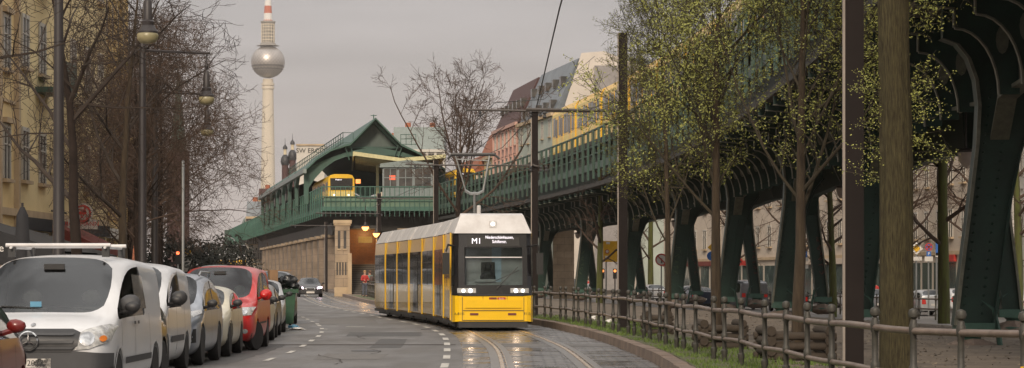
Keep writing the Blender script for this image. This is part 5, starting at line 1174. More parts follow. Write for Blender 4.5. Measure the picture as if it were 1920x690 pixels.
# ---------------------------------------------------------------- trees
def grow_tree(seed, H, r0, th, nch, lens, up, jit, nlev=4, lean=(0,0), leafy=False, leafdens=1, leafsize=.05, angle=(38,68), bare_low=.3, topfade=.5, trunkn=8, minr=.006, thick=.55):
    rg = random.Random(seed); tr_ = MB(); cr = MB(); lv = MB()
    def grow(p, d, L_, r, lev):
        n = max(3, min(9, int(L_/(.55 if lev < 3 else .3)))); pts = [p.copy()]; rs = [r]; dirs = []
        for i in range(n):
            j = jit[min(lev,3)]; d = (d + Vector((rg.uniform(-j,j),rg.uniform(-j,j),rg.uniform(-j,j))) + Vector((0,0,up[min(lev,3)]))).normalized()
            p = p + d*(L_/n); pts.append(p.copy()); rs.append(max(minr, r*(1-(i+1)/n*(.75 if lev else topfade)))); dirs.append(d)
        (tr_ if lev == 0 else cr).tube(pts, rs, (9,6,4,3,3)[lev], cap=lev == 0)
        if lev < nlev:
            t0 = bare_low if lev == 0 else .12; c_ = nch[lev]; c_ = max(2, int(c_*rg.uniform(.75,1.25))) if lev else c_
            for k in range(c_):
                t = t0+(1-t0)*(k+rg.random())/c_; i = min(n-1, int(t*n)); f = t*n-i; q = pts[i].lerp(pts[i+1], f); dd = dirs[i]
                ax = dd.orthogonal().normalized(); ax = Matrix.Rotation(rg.uniform(0,6.283), 3, dd) @ ax
                nd_ = Matrix.Rotation(R(rg.uniform(*angle)), 3, ax) @ dd
                ll_ = lens[lev]*rg.uniform(.6,1.15)*(1-.45*(t if lev else (t-t0)/(1-t0)))
                rr_ = max(minr, rs[i]*(thick if lev == 0 else .6)*rg.uniform(.7,1))
                grow(q, nd_, ll_, rr_, lev+1)
        if leafy and lev >= 2:
            for i in range(1, len(pts)):
                for _ in range(leafdens if lev < nlev else leafdens*2):
                    c0 = pts[i].lerp(pts[i-1], rg.random()) + Vector((rg.gauss(0,.04),rg.gauss(0,.04),rg.gauss(0,.04)))
                    a = Vector((rg.gauss(0,1),rg.gauss(0,1),rg.gauss(0,1))).normalized(); b_ = a.orthogonal().normalized(); s_ = leafsize*rg.uniform(.6,1.3)
                    lv.add([c0-a*s_, c0+b_*s_*.45, c0+a*s_, c0-b_*s_*.45], [(0,1,2,3)])
    grow(Vector((0,0,-.1)), Vector((lean[0],lean[1],1)).normalized(), H, r0, 0)
    return tr_, cr, lv
def tree(name, loc, rz, lab, cat, built, mt, mc, ml=None, group=None, scale=1):
    t = empty(name, loc, rz, lab, cat, group); tr_, cr, lv = built
    o = tr_.build('trunk', mt, t, smooth=60, fix=False); c_ = cr.build('crown', mc, t, fix=False)
    if lv.v: lv.build('foliage', ml, t, fix=False)
    t.scale = (scale,)*3; return t
bareA = lambda s, H=9: grow_tree(s, H, .15, 3, (17,9,7,5), (4.4,2.3,1.2,.62), (.04,.03,.0,-.02), (.08,.16,.22,.3), 4, leafy=False, bare_low=.3, thick=.42, topfade=.85)
sparse = lambda s, H=9: grow_tree(s, H, .15, 3, (9,7,5,4), (4.6,2.4,1.25,.6), (.04,.03,.0,-.02), (.09,.16,.22,.3), 4, bare_low=.3, thick=.68, topfade=.88)
protos = [tree('bare_tree', (-9.3,56,.13), .4, 'dark bare tree with a thin trunk at the left edge, behind the white van', 'tree', sparse(11,9.5), 'bark_dark','twig_dark', group='bare street trees on the left')]
protos.append(tree('bare_tree', (-10.2,69.5,.13), 1.4, 'bare tree whose mossy trunk stands right of the second lamp post', 'tree', sparse(23,9.5), 'bark','twig_dark', group='bare street trees on the left'))
protos.append(tree('bare_tree', (-12.5,92,.13), 2.1, 'bare tree with dense fine twigs standing right behind the second lamp post', 'tree', bareA(37,9), 'bark_dark','twig', group='bare street trees on the left'))
for i, (x, y, rz, k, s_, lab) in enumerate(((-11.2,80,2.2,1,.95,'bare tree with a forked trunk between the second lamp post and the grey sign pole'),(-15.5,105,3.3,2,.95,'bare tree just left of the grey sign pole'),(-18.0,122,.3,2,1.0,'bare tree right behind the grey sign pole'),(-22.5,150,5,2,1.0,'bare tree right of the grey sign pole, above the red van'),(-29,195,4.1,2,1.15,'farthest bare tree before the reddish house, near the green arched roof'),(-10.9,77,4.4,2,.9,'dense bare tree right beside the grey sign pole, nearer than the rest'),(-13.3,99,5.2,2,.95,'dense bare tree just behind the farthest street lamp'),(-16.6,113,1.9,2,.9,'dense bare tree between the farthest street lamp and the dark bushes'))):
    t = copy_tree(protos[k]); t.location = (x,y,.13); t.rotation_euler = (0,0,rz); t.scale = (s_,)*3; t['label'] = lab
# big foreground limb tree, trunk outside the frame on the left
big = grow_tree(71, 7, .24, 3, (7,6,5,4), (5.4,2.6,1.3,.65), (.02,.045,.02,-.02), (.04,.12,.2,.3), 4, bare_low=.45)
tree('bare_tree', (-9.6,40,.13), .9, 'large dark bare tree with long limbs, its trunk outside the left edge of the photo', 'tree', big, 'bark_dark','twig_dark', group='bare street trees on the left')
# lone bare tree beyond the tram
lone = grow_tree(97, 8.6, .24, 4, (9,9,7,5), (8.2,3.0,1.4,.65), (.0,.085,.04,.02), (.05,.14,.2,.3), 4, bare_low=.55, angle=(26,60), topfade=.6, thick=.6, minr=.01)
tree('bare_tree', (PX(862,150),150,.1), 1.2, 'lone bare tree with a round crown standing behind the tram against the sky', 'tree', lone, 'bark_dark','twig')
# leafy trees on the median
lf = lambda s, H, r, n0, ld=1: grow_tree(s, H, r, 2, (n0,9,8,4), (3.6,1.75,.87,.4), (.03,.13,.06,.02), (.05,.12,.2,.3), 4, leafy=True, leafdens=ld, leafsize=.027, thick=.4, minr=.004, angle=(25,52), bare_low=.26, topfade=.88)
tree('leafing_tree', (PX(1495,44.5),44.5,.15), 0, 'young tree with fresh green leaves standing in the nearest log guard', 'tree', lf(5,9,.115,22), 'bark','twig_right','leaf', group='leafing trees between the track and the viaduct')
tree('leafing_tree', (PX(1345,51),51,.15), 2, 'young tree with fresh green leaves in the middle log guard', 'tree', lf(8,9.5,.115,22), 'bark','twig_right','leaf', group='leafing trees between the track and the viaduct')
tree('leafing_tree', (PX(1250,63.5),63.5,.15), 4, 'leftmost of the three leafing trees, left of the middle log guard', 'tree', lf(14,10,.105,22), 'bark','twig_right','leaf', group='leafing trees between the track and the viaduct', scale=.86)
# thick trunk in the foreground with its crown above the frame
t = empty('mossy_tree', (PX(1684,33.6),33.6,.1), 0, 'thick mossy tree trunk in the right foreground, right of the broad brown pole', 'tree')
b = MB(); rg = random.Random(4); n = 40; pts = []
for j in range(27):
    z = -.2+j*.35
    for k in range(n):
        a = 2*math.pi*k/n; r = .232*(1-.035*j*.35)+.008*math.sin(a*11+z*.7)+.007*math.sin(a*17-z*1.3)+.02*noise.noise(Vector((math.cos(a),math.sin(a),z*.5)))
        if z < .35: r += .06*(.35-z)
        pts.append((r*math.cos(a)-.012*z, r*math.sin(a), z))
b.add(pts, [(j*n+k, j*n+(k+1)%n, (j+1)*n+(k+1)%n, (j+1)*n+k) for j in range(26) for k in range(n)]); b.build('trunk','bark_moss',t,smooth=60)
tr_, cr, lv = grow_tree(44, 6, .16, 2, (9,7,5,3), (3.6,1.8,.8,.4), (.03,.05,.0,0), (.05,.14,.2,.3), 4, leafy=True, leafdens=1, leafsize=.022, bare_low=.05, minr=.004)
o = cr.build('crown','twig_right',t,fix=False); o.location = (-.1,0,7.2); o = lv.build('foliage','leaf',t,fix=False); o.location = (-.1,0,7.2); o = tr_.build('upper_trunk','bark_moss',t,fix=False); o.location = (-.1,0,7.2)
# low leafy sprigs on the trunk
cr = MB(); lv = MB(); rg = random.Random(9)
for k in range(40):
    z = rg.uniform(2.6,4.0); a = rg.uniform(-.5,.45) if rg.random() < .5 else rg.uniform(2.7,3.7); L_ = rg.uniform(.15,.62); p = Vector((.2*math.cos(a)-.03,.2*math.sin(a)*.8,z)); d = Vector((math.cos(a),math.sin(a)-.2,rg.uniform(-.1,.5))).normalized(); pts = [p]
    for _ in range(5):
        d = (d+Vector((rg.uniform(-.25,.25),rg.uniform(-.25,.25),rg.uniform(-.2,.2)))).normalized(); pts.append(pts[-1]+d*L_/5)
    cr.tube(pts, .004, 3)
    for q in pts[1:]:
        for _ in range(7):
            c0 = q+Vector((rg.gauss(0,.035),rg.gauss(0,.035),rg.gauss(0,.035))); a_ = Vector((rg.gauss(0,1),rg.gauss(0,1),rg.gauss(0,1))).normalized(); b_ = a_.orthogonal(); s_ = .014*rg.uniform(.6,1.2); lv.add([c0-a_*s_,c0+b_*s_*.5,c0+a_*s_,c0-b_*s_*.5],[(0,1,2,3)])
cr.build('sprigs','twig_right',t,fix=False); lv.build('sprig_leaves','leaf',t,fix=False)
# bare trees beyond the viaduct
mosst = grow_tree(61, 10, .24, 3, (12,6,5,3), (4,2.2,1.1,.6), (.02,.03,.0,-.02), (.04,.16,.22,.3), 4, bare_low=.28)
p1 = tree('bare_tree', (PX(1770,98),98,-.1), 0, 'tall straight tree with a green mossy trunk beyond the thick foreground trunk', 'tree', mosst, 'bark_green','twig', group='trees along the far street')
for (px_, d, rz, s_, lab) in ((1655,120,2,.8,'dark tree partly hidden just left of the thick foreground trunk'),(1910,116,4,.9,'bare tree behind the legs at the right edge'),(1562,128,5,.85,'mossy tree seen between the brown pole and the leg left of it'),(1822,150,1,1.0,'bare twiggy tree behind the nearest green leg'),(1124,178,3,1.0,'tree trunk between the green legs left of the yellow sign board'),(1380,190,2.5,1.1,'bare tree in front of the beige far facade, behind the grey van'),(1500,178,1.5,1.1,'bare tree behind the young tree in the nearest log guard'),(1220,236,.5,1.2,'bare tree at the left end of the far row of cars'),(1700,176,3.9,1.1,'bare twiggy tree behind the round no-stopping sign')):
    q = copy_tree(p1); q.location = (PX(px_,d),d,-.35); q.rotation_euler = (0,0,rz); q.scale = (s_,)*3; q['label'] = lab
# dark bushes far left under the trees
def bush(name, loc, r, seed, lab, group=None, m='leaf_dark'):
    rg = random.Random(seed); b = MB()
    for _ in range(2600):
        d = Vector((rg.gauss(0,1),rg.gauss(0,1),rg.gauss(0,1))).normalized(); k = .55+.45*rg.random(); k *= 1+.4*noise.noise(d*2+Vector((seed,0,0))); c0 = Vector((d.x*r[0]*k,d.y*r[1]*k,r[2]+d.z*r[2]*k)); a = Vector((rg.gauss(0,1),rg.gauss(0,1),rg.gauss(0,1))).normalized(); q = a.orthogonal().normalized(); s_ = .13*rg.uniform(.6,1.3)
        b.add([c0-a*s_,c0+q*s_*.6,c0+a*s_,c0-q*s_*.6],[(0,1,2,3)])
    o = empty(name, loc, 0, lab, 'bush', group); b.build('foliage',m,o,fix=False)
    c_ = MB()
    for _ in range(7): c_.tube([(0,0,-.1),(rg.uniform(-.5,.5)*r[0],rg.uniform(-.5,.5)*r[1],r[2]*1.2)],.05,5)
    c_.build('stem','bark_dark',o)
mat('leaf_dark',(.014,.015,.01),.9,col2=(.008,.009,.006),island=True)
bush('evergreen_bush', (PX(385,170),170,.1), (2.2,2,1.8), 3, 'dark evergreen bush beyond the grey sign pole','dark bushes far up the left pavement')
bush('evergreen_bush', (PX(428,215),215,.1), (2.6,2,2.4), 5, 'dark evergreen bush left of the green arched roof','dark bushes far up the left pavement')
bush('evergreen_bush', (PX(330,150),150,.1), (2.2,2,2.0), 7, 'dark evergreen bush between the bare trunks left of the grey sign pole','dark bushes far up the left pavement')
# log guards around the leafing trees
for (px_, d, lab, wd) in ((1490,44.5,'nearest square guard of stacked logs around a young tree',1.0),(1350,51,'middle square guard of stacked logs around a young tree',.75),(1232,63.5,'farthest and smallest guard of stacked logs',.5)):
    g = empty('log_guard', (PX(px_,d),d,.15), R(4), lab, 'tree guard', 'log guards around the trees'); h = wd/2
    for z in (.08,.25,.42):
        for s_ in (-1,1):
            MB().tube([(-h-.12,s_*h,z),(0,s_*h+.015,z+.01),(h+.12,s_*h,z)],.07,7).build('log','log',g,smooth=60)
            MB().tube([(s_*h,-h-.1,z+.1),(s_*h,h+.1,z+.1)],.085,8).build('log','log',g,smooth=60) if z < .5 else None
# litter on the grass
for i, (px_, py_, lab) in enumerate(((1113,600,'white crumpled litter on the grass behind the fence, left of the two'),(1142,607,'white crumpled litter on the grass behind the fence, right of the two'))):
    d = 7840/(py_-517)*.9; tag(MB().blob((PX(px_,d),d,.22),(.1,.08,.07),seed=i,amp=.8).build('litter','white'), lab, 'litter')
tag(MB().blob((PX(566,79),77,.03),(.28,.2,.04),seed=4,amp=.9).build('litter','white'), 'white paper litter on the road at the foot of the green waste container', 'litter')
tag(MB().blob((PX(558,78.5),77.2,.07),(.15,.1,.07),seed=6,amp=.9).build('litter','bag_blue'), 'light blue bag on the road at the foot of the green waste container', 'litter')
tag(MB().blob((PX(510,69),68.0,.03),(.17,.2,.03),seed=2,amp=.9).build('litter','white'), 'white scrap on the road beside the dark bronze hatchback', 'litter')
# ---------------------------------------------------------------- poles
mat('arm_brown',(.07,.06,.055),.6)
def catpole(px_, d, wd, top, lab, edge=True, arms=None):
    p = empty('catenary_pole', (PX(px_,d),d,0), 0, lab, 'pole', 'brown tramway catenary poles')
    b = MB(); b.box(-wd/2,-wd/2,-.1,wd/2,wd/2,top); b.build('mast','pole_brown',p)
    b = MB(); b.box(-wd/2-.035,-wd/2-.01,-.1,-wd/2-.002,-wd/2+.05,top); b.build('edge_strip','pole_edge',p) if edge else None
    for (z, xl, xr) in (arms or []):
        MB().tube([(xl,-wd/2-.05,z+.05),(0,-wd/2-.05,z),(xr,-wd/2-.05,z-.02)],.04,8).build('cross_arm','arm_brown',p,smooth=60)
        b = MB(); 
        for x in (xl+.5,-.15,.2): b.lathe([(.03,-.2),(.06,-.16),(.03,-.1),(.06,-.05),(.03,0)],(x,-wd/2-.05,z),8)
        b.build('insulator','plastic_grey',p)
    return p
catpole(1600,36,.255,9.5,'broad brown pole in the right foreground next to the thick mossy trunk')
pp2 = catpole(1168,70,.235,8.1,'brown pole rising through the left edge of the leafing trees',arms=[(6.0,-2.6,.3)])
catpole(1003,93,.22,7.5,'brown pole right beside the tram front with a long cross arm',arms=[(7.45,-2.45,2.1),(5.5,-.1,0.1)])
catpole(818,136,.24,7.6,'brown pole behind the tram roof with a cross arm at railing height',arms=[(7.35,-1.6,5.0)])
catpole(711,190,.26,7.6,'brown pole beside the stairs behind the two standing people',arms=[(7.2,-1.6,4.0),(6.1,-4.6,0)])
catpole(612,262,.25,7.0,'brown pole far back in front of the stone piers',arms=[(6.6,-3.6,1.2)])
# wires
def wire(name, pts, r, lab, grp='overhead wires'):
    tag(MB().tube(pts, r, 5).build(name,'black'), lab, 'wire', grp)
wire('overhead_wire', [(.85,93,7.5),(1.13,62,7.95),(1.62,30,8.45),(2.0,10,8.7)], .02, 'thick overhead wire running from the pole beside the tram up out of the photo')
wire('overhead_wire', [(.8,93,7.4),(-.4,110,7.0),(PX(835,136),136,6.9),(PX(700,190),190,6.6)], .014, 'thin overhead wire sagging from the pole beside the tram back to the pole behind it')
wire('overhead_wire', [(PX(925,93),93,7.75),(PX(1020,120),120,9.7),(PX(1115,150),150,14.2)], .015, 'thin wire rising to the right in front of the roofs')
wire('overhead_wire', [(PX(925,93),93,7.7),(PX(868,120),120,8.1)], .015, 'short wire leading left from the tip of the cross arm')
wire('overhead_wire', [(TX(83),83,5.55),(TX(70),70,5.6)] , .01, 'short contact wire just above the pantograph')
wire('overhead_wire', [(PX(870,150),150,3.8),(PX(1000,95),95,6.9)], .012, 'slanting wire from the lone bare tree up to the pole beside the tram')
# street lamps with pendant heads
def lamp(px_post, d, dx, lab):
    x = PX(px_post,d); p = empty('street_lamp', (x,d,.13), 0, lab, 'street lamp', 'pendant street lamps on the left pavement')
    MB().lathe([(.16,0),(.16,.9),(.12,1.0),(.105,4),(.085,7.6),(.04,7.9)],n=12).build('post','lamp_iron',p,smooth=50)
    for s_ in (1,): 
        MB().tube([(0,0,7.38),(s_*dx,0,7.3),(s_*(dx+.1),0,7.3)],.035,6).build('arm','lamp_iron',p)
        h = MB(); h.lathe([(.02,7.0),(.03,6.75),(.05,6.7),(.03,6.6),(.05,6.55),(.08,6.5),(.095,6.15),(.13,6.12),(.12,6.05),(.2,5.93),(.2,5.9)],(s_*dx,0,.26),14); q = h.build('lamp_head','lamp_iron',p,smooth=30)
        g = MB(); g.lathe([(.19,5.9),(.21,5.86),(.205,5.79),(.15,5.71),(.06,5.69)],(s_*dx,0,.26),14); g.build('globe','lamp_bowl',q,smooth=60)
lamp(110,50.5,1.72,'street lamp nearest the viewer, its globe hanging at the top of the photo'); lamp(267,68.5,1.68,'street lamp whose globe hangs alone against the sky left of the tower'); lamp(290,84,1.68,'farthest street lamp, its globe hidden in the twigs below the second one')
# grey sign pole left
g = empty('sign_pole', (PX(343,75),75,.13), 0, 'thin light grey pole rising behind the steel blue crossover', 'pole'); MB().lathe([(.045,0),(.045,4.75),(.02,4.78)],n=10).build('pole','galv',g,smooth=60)
g = empty('sign_pole', (PX(352,150),150,.13), 0, 'small yellow round sign with white plates far up the left pavement', 'sign'); MB().lathe([(.05,0),(.05,3.3)],n=8).build('pole','galv',g); MB().box(-.3,-.06,2.55,.3,-.01,3.2).build('sign_board','white',g); MB().lathe([(.001,-.09),(.22,-.09),(.22,-.065)],(0,0,2.87),12,axis='y').build('disc','yellow',g); MB().box(-.25,-.06,1.7,.25,-.01,2.45).build('plate','white_dirty',g)
# advertising column and no entry sign under far bridge
g = empty('advertising_column', (PX(455,330),330,0), 0, 'pale round advertising column far back under the green bridge', 'column'); MB().lathe([(1.0,0),(1.0,3.6),(1.15,3.7),(.9,4.0)],n=14).build('drum','facade_pale',g,smooth=40); MB().lathe([(1.02,.9),(1.02,2.2)],n=14).build('poster','canopy_cream',g,smooth=40)
g = empty('construction_hoarding', (PX(418,300),300,0), 0, 'yellow and brown stacked hoarding far up the street left of the bridge', 'hoarding'); MB().box(-2,0,0,2.6,1,3.4).build('panel','yellow',g); MB().box(-2.1,-.06,1.3,2.7,-.01,1.7).build('stripe','roof_dark',g); MB().box(-2.1,-.06,2.5,2.7,-.01,2.9).build('stripe','roof_dark',g)
g = empty('traffic_light', (PX(334,142),142,.13), 0, 'distant traffic light showing red beside the grey sign pole', 'traffic light'); MB().lathe([(.05,0),(.05,2.2)],n=8).build('pole','galv',g); MB().box(-.15,-.1,2.1,.15,.1,2.9).build('housing','black',g); MB().lathe([(.001,-.12),(.09,-.12),(.09,-.1)],(0,0,2.7),10,axis='y').build('lens','signal_red',g)
g = empty('curved_lamp_post', (PX(446,250),250,0), 0, 'slim curved grey post in front of the far bridge', 'post'); MB().tube([(0,0,0),(0,0,4.2),(-.4,0,5.1),(-1.4,0,5.6)],.06,6).build('pole','galv',g,smooth=60)
# signs on the right
def rsign(px_, d, z, shapes, lab, top=None, ground=STREET_Z+.1, name='traffic_sign'):
    g = empty(name, (PX(px_,d),d,ground), 0, lab, 'sign'); zt = z-ground
    MB().lathe([(.045,0),(.045,(top or z+.4)-ground)],n=8).build('pole','galv',g)
    for (kind, cx, cz, a, b_, m, nm) in shapes:
        q = MB()
        if kind == 'disc': q.lathe([(.001,-.1),(a,-.1),(a,-.07)],(cx,0,cz-ground),18,axis='y')
        elif kind == 'ring': q.lathe([(b_,-.125),(a,-.125),(a,-.102),(b_,-.102),(b_,-.125)],(cx,0,cz-ground),18,axis='y')
        elif kind == 'rect': q.box(cx-a,-.1,cz-ground-b_,cx+a,-.06,cz-ground+b_)
        elif kind == 'bar': q.add([(cx-a*.7-.05,-.13,cz-ground-a*.7),(cx-a*.7+.05,-.13,cz-ground-a*.7),(cx+a*.7+.05,-.13,cz-ground+a*.7),(cx+a*.7-.05,-.13,cz-ground+a*.7)],[(0,1,2,3)])
        elif kind == 'rbar': q.add([(cx+a*.7-.05,-.13,cz-ground-a*.7),(cx+a*.7+.05,-.13,cz-ground-a*.7),(cx-a*.7+.05,-.13,cz-ground+a*.7),(cx-a*.7-.05,-.13,cz-ground+a*.7)],[(0,1,2,3)])
        elif kind == 'dia': q.prism([(cx-a,cz-ground),(cx,cz-ground-a),(cx+a,cz-ground),(cx,cz-ground+a)], lambda x,z_,y:(x,y,z_), -.1-b_, -.07)
        q.build(nm, m, g)
    return g
D_ = 138; g = rsign(1741,D_,PZ(463,D_),[('disc',0,PZ(463,D_),.21,0,'blue','sign_disc'),('ring',0,PZ(463,D_),.21,.165,'red','ring'),('bar',0,PZ(463,D_),.19,0,'red','bar'),('rbar',0,PZ(463,D_),.19,0,'red','bar'),('rect',0,PZ(476,D_),.12,.13,'blue','parking_plate'),('rect',0,PZ(485.5,D_),.22,.13,'white_dirty','plate')],'round blue and red no-stopping sign above a blue P plate, right of the thick trunk',top=PZ(455,D_))
text('letter_p','P',.22,(0,-.13,PZ(476,D_)-STREET_Z-.1),'white',g)
D_ = 132; rsign(1718,D_,PZ(466,D_),[('dia',0,PZ(466,D_),.32,0,'white','board'),('dia',0,PZ(466,D_),.2,.02,'yellow','centre'),('rect',.02,PZ(485,D_),.25,.1,'white_dirty','plate')],'yellow and white diamond priority sign peeking out right of the thick trunk',top=PZ(455,D_))
D_ = 176; g = rsign(1240,D_,PZ(487,D_),[('disc',0,PZ(487,D_),.42,0,'white','sign_disc'),('ring',0,PZ(487,D_),.42,.33,'red','ring'),('rbar',0,PZ(487,D_),.4,0,'red','bar'),('rect',.02,PZ(489,D_),.05,.17,'black','arrow')],'round red-rimmed no-turn sign left of a leafy tree trunk'); 
D_ = 180; rsign(1334,D_,PZ(480,D_),[('disc',0,PZ(480,D_),.32,0,'blue','sign_disc'),('rect',0,PZ(480,D_),.04,.16,'white','arrow'),('dia',-.02,PZ(464,D_),.25,0,'yellow','diamond')],'round blue arrow sign under a yellow diamond left of a leafy trunk')
D_ = 182; rsign(1385,D_,PZ(491,D_),[('disc',0,PZ(491,D_),.3,0,'red','sign_disc'),('rect',0,PZ(491,D_),.2,.06,'white','bar')],'round red no-entry sign behind the grey van')
D_ = 150; g = rsign(1509,D_,PZ(476,D_),[('rect',0,PZ(477,D_),.13,.17,'blue','parking_plate'),('rect',0,PZ(486,D_),.18,.1,'white_dirty','plate'),('rect',0,PZ(500,D_),.2,.1,'white_dirty','plate')],'blue P sign with white plates on a tall grey post right of the young tree',top=PZ(395,D_)); text('letter_p','P',.24,(0,-.13,PZ(477,D_)-STREET_Z-.1),'white',g)
D_ = 128; rsign(1756,D_,PZ(464,D_),[('rect',0,PZ(464,D_),.06,.4,'blue','panel'),('rect',0,PZ(478,D_),.07,.1,'white_dirty','plate')],'narrow vertical blue sign left of the green mossy trunk')
g = empty('direction_sign_board', (PX(1148,215),215,-.4), 0, 'yellow direction sign board with a small round sign, left of the brown pole', 'sign'); z0 = PZ(491,215)+.4; z1 = PZ(452,215)+.4
MB().box(-.75,0,z0,.75,.08,z1).build('board','yellow',g)
for x in (-.5,.5): MB().lathe([(.06,0),(.06,z1)],(x,.14,0),8).build('post','galv',g)
MB().lathe([(.001,-.06),(.17,-.06),(.17,-.01)],(-.42,0,(z0+z1)/2),14,axis='y').build('sign_disc','white',g); MB().lathe([(.12,-.08),(.17,-.08),(.17,-.062),(.12,-.062),(.12,-.08)],(-.42,0,(z0+z1)/2),14,axis='y').build('ring','red',g); MB().box(-.6,-.03,z0+.3,-.24,-.005,z0+.5).build('plate','white',g); MB().box(-.5,-.03,z1-.25,-.2,-.005,z1-.08).build('plate','white',g)
text('arrow','↑',.5,(.3,-.02,(z0+z1)/2),'black',g)
for i,(px_,py_,d,lab) in enumerate(((1194,497,230,'bright orange-red signal light between two green legs right of the brown pole'),(1130,508,235,'small orange light left of the yellow sign board post'),(1153,508,235,'small orange light just below the yellow sign board'),(1066,522,250,'small orange light right of the pale stone pier'))):
    g = empty('traffic_light', (PX(px_,d),d,-.5), 0, lab, 'traffic light','distant signal lights'); z = PZ(py_,d)+.5; MB().lathe([(.05,0),(.05,z)],n=6).build('pole','pole_brown',g); MB().box(-.17,-.08,z-.7,.17,.1,z+.2).build('housing','black',g); MB().lathe([(.001,-.12),(.13,-.12),(.13,-.09)],(0,0,z),10,axis='y').build('lens','signal_red' if i == 0 else 'signal_amber',g)
# ---------------------------------------------------------------- buildings
def building(name, p0, p1, z0, H, depth, floors, bays, wall, lab, roof='roof_slate', mans=0, shop=None, ww=1.1, wh=1.75, gfh=3.8, cornice='sandstone', sills=True, group=None, bal=None, side=1, frame='window_frame', roofwin=False, pil=None, near_end=True):
    """facade runs p0->p1 (2D), building body lies on the right-hand side of that direction if side=1"""
    a = Vector((p0[0],p0[1],0)); c_ = Vector((p1[0],p1[1],0)); t = c_-a; Lf = t.length; t.normalize(); rz = math.atan2(t.y,t.x)
    g = empty(name, (a.x,a.y,z0), rz, lab, 'building', group)   # local x along the facade, outward = -y*side
    o_ = -side
    def yb(y0,y1): return (min(y0,y1),max(y0,y1))
    ya, yb_ = yb(0, depth*side); MB().box(0,ya,-.5,Lf,yb_,H).build('wall', wall, g)
    fh = (H-gfh)/max(1,floors-1); bw = Lf/bays; cand = []
    b = MB(); y0,y1 = yb(0,o_*.35); b.box(-.1,y0,H-.15,Lf+.1,y1,H+.25); y0,y1 = yb(0,o_*.15); b.box(0,y0,gfh-.2,Lf,y1,gfh+.05)
    for f in range(2,floors): b.box(0,*yb(0,o_*.08)[:1],gfh+fh*(f-1)-.1,Lf,yb(0,o_*.08)[1],gfh+fh*(f-1)) if pil else None
    b.build('cornice', cornice, g)
    wmesh = smesh = None; cnt = 0
    for f in range(1,floors):
        for k in range(bays):
            if cnt >= 98: break
            cnt += 1
            x = bw*(k+.5); z = gfh+fh*(f-1)+fh*.28
            if wmesh is None:
                q = MB(['window_frame','window_dark']); y0,y1 = yb(o_*.01,o_*.07); q.mi = 0
                for (xa,xb,za,zb_) in ((-ww/2-.1,-ww/2,0,wh),(ww/2,ww/2+.1,0,wh),(-ww/2-.1,ww/2+.1,wh,wh+.14),(-.03,.03,0,wh),(-ww/2,ww/2,wh*.66,wh*.66+.05)): q.box(xa,y0,za,xb,y1,zb_)
                q.mi = 1; y0,y1 = yb(-o_*.1,o_*.03); q.box(-ww/2,y0,0,ww/2,y1,wh); o = q.build('window',[frame,'window_dark'],g); wmesh = o.data
                q = MB(); y0,y1 = yb(o_*.0,o_*.2); q.box(-ww/2-.18,y0,-.14,ww/2+.18,y1,-.02)
                if pil: q.box(-ww/2-.16,y0,wh+.16,ww/2+.16,y1,wh+.34)
                s_o = q.build('sill',cornice,o); smesh = s_o.data; o.location = (x,0,z)
            else:
                o = bpy.data.objects.new('window', wmesh); C.objects.link(o); o.parent = g; o.location = (x,0,z); s_o = bpy.data.objects.new('sill', smesh); C.objects.link(s_o); s_o.parent = o
            if bal and (k,f) in bal:
                q = MB(); y0,y1 = yb(0,o_*1.1); q.box(x-1.3,y0,z-.75,x+1.3,y1,z-.55); y0,y1 = yb(o_*1.0,o_*1.1); q.box(x-1.3,y0,z-.55,x+1.3,y1,z+.4); q.build('balcony',bal[(k,f)],g)
    if pil:
        q = MB(); 
        for k in range(bays+1): y0,y1 = yb(0,o_*.18); q.box(bw*k-.18,y0,-.3,bw*k+.18,y1,H-.2)
        q.build('pilaster', cornice, g)
    if shop:
        for k in range(bays):
            y0,y1 = yb(-o_*.1,o_*.03); MB().box(bw*k+.35,y0,.3,bw*(k+1)-.35,y1,gfh-.7).build('shop_window','shop_glass',g)
        for (k0,k1,m_) in shop: y0,y1 = yb(0,o_*.2); MB().box(bw*k0+.2,y0,gfh-.65,bw*k1-.2,y1,gfh-.2).build('shop_sign',m_,g)
    if mans:
        y0 = 0; q = MB(); yy = side
        q.hexa([(-.05,yy*.1,H+.25),(Lf+.05,yy*.1,H+.25),(Lf+.05,yy*(depth),H+.25),(-.05,yy*depth,H+.25)],[(-.05,yy*mans*.45,H+mans),(Lf+.05,yy*mans*.45,H+mans),(Lf+.05,yy*(depth-mans*.45),H+mans),(-.05,yy*(depth-mans*.45),H+mans)])
        q.build('roof', roof, g)
        for x in (Lf*.2,Lf*.7): q = MB(); y0_,y1_ = yb(yy*depth*.4,yy*depth*.55); q.box(x,y0_,H+mans-.2,x+.8,y1_,H+mans+.9); q.build('chimney','facade_red',g)
        if roofwin:
            for k in range(bays):
                for lvl in roofwin:
                    z = H+.25+mans*lvl; yA = yy*(.1+(mans*.45-.1)*lvl); q = MB(); y0_,y1_ = yb(yA-yy*.3,yA+yy*.4); q.box(bw*(k+.5)-.5,y0_,z,bw*(k+.5)+.5,y1_,z+1.0); q.build('roof_window','window_dark',g)
    return g
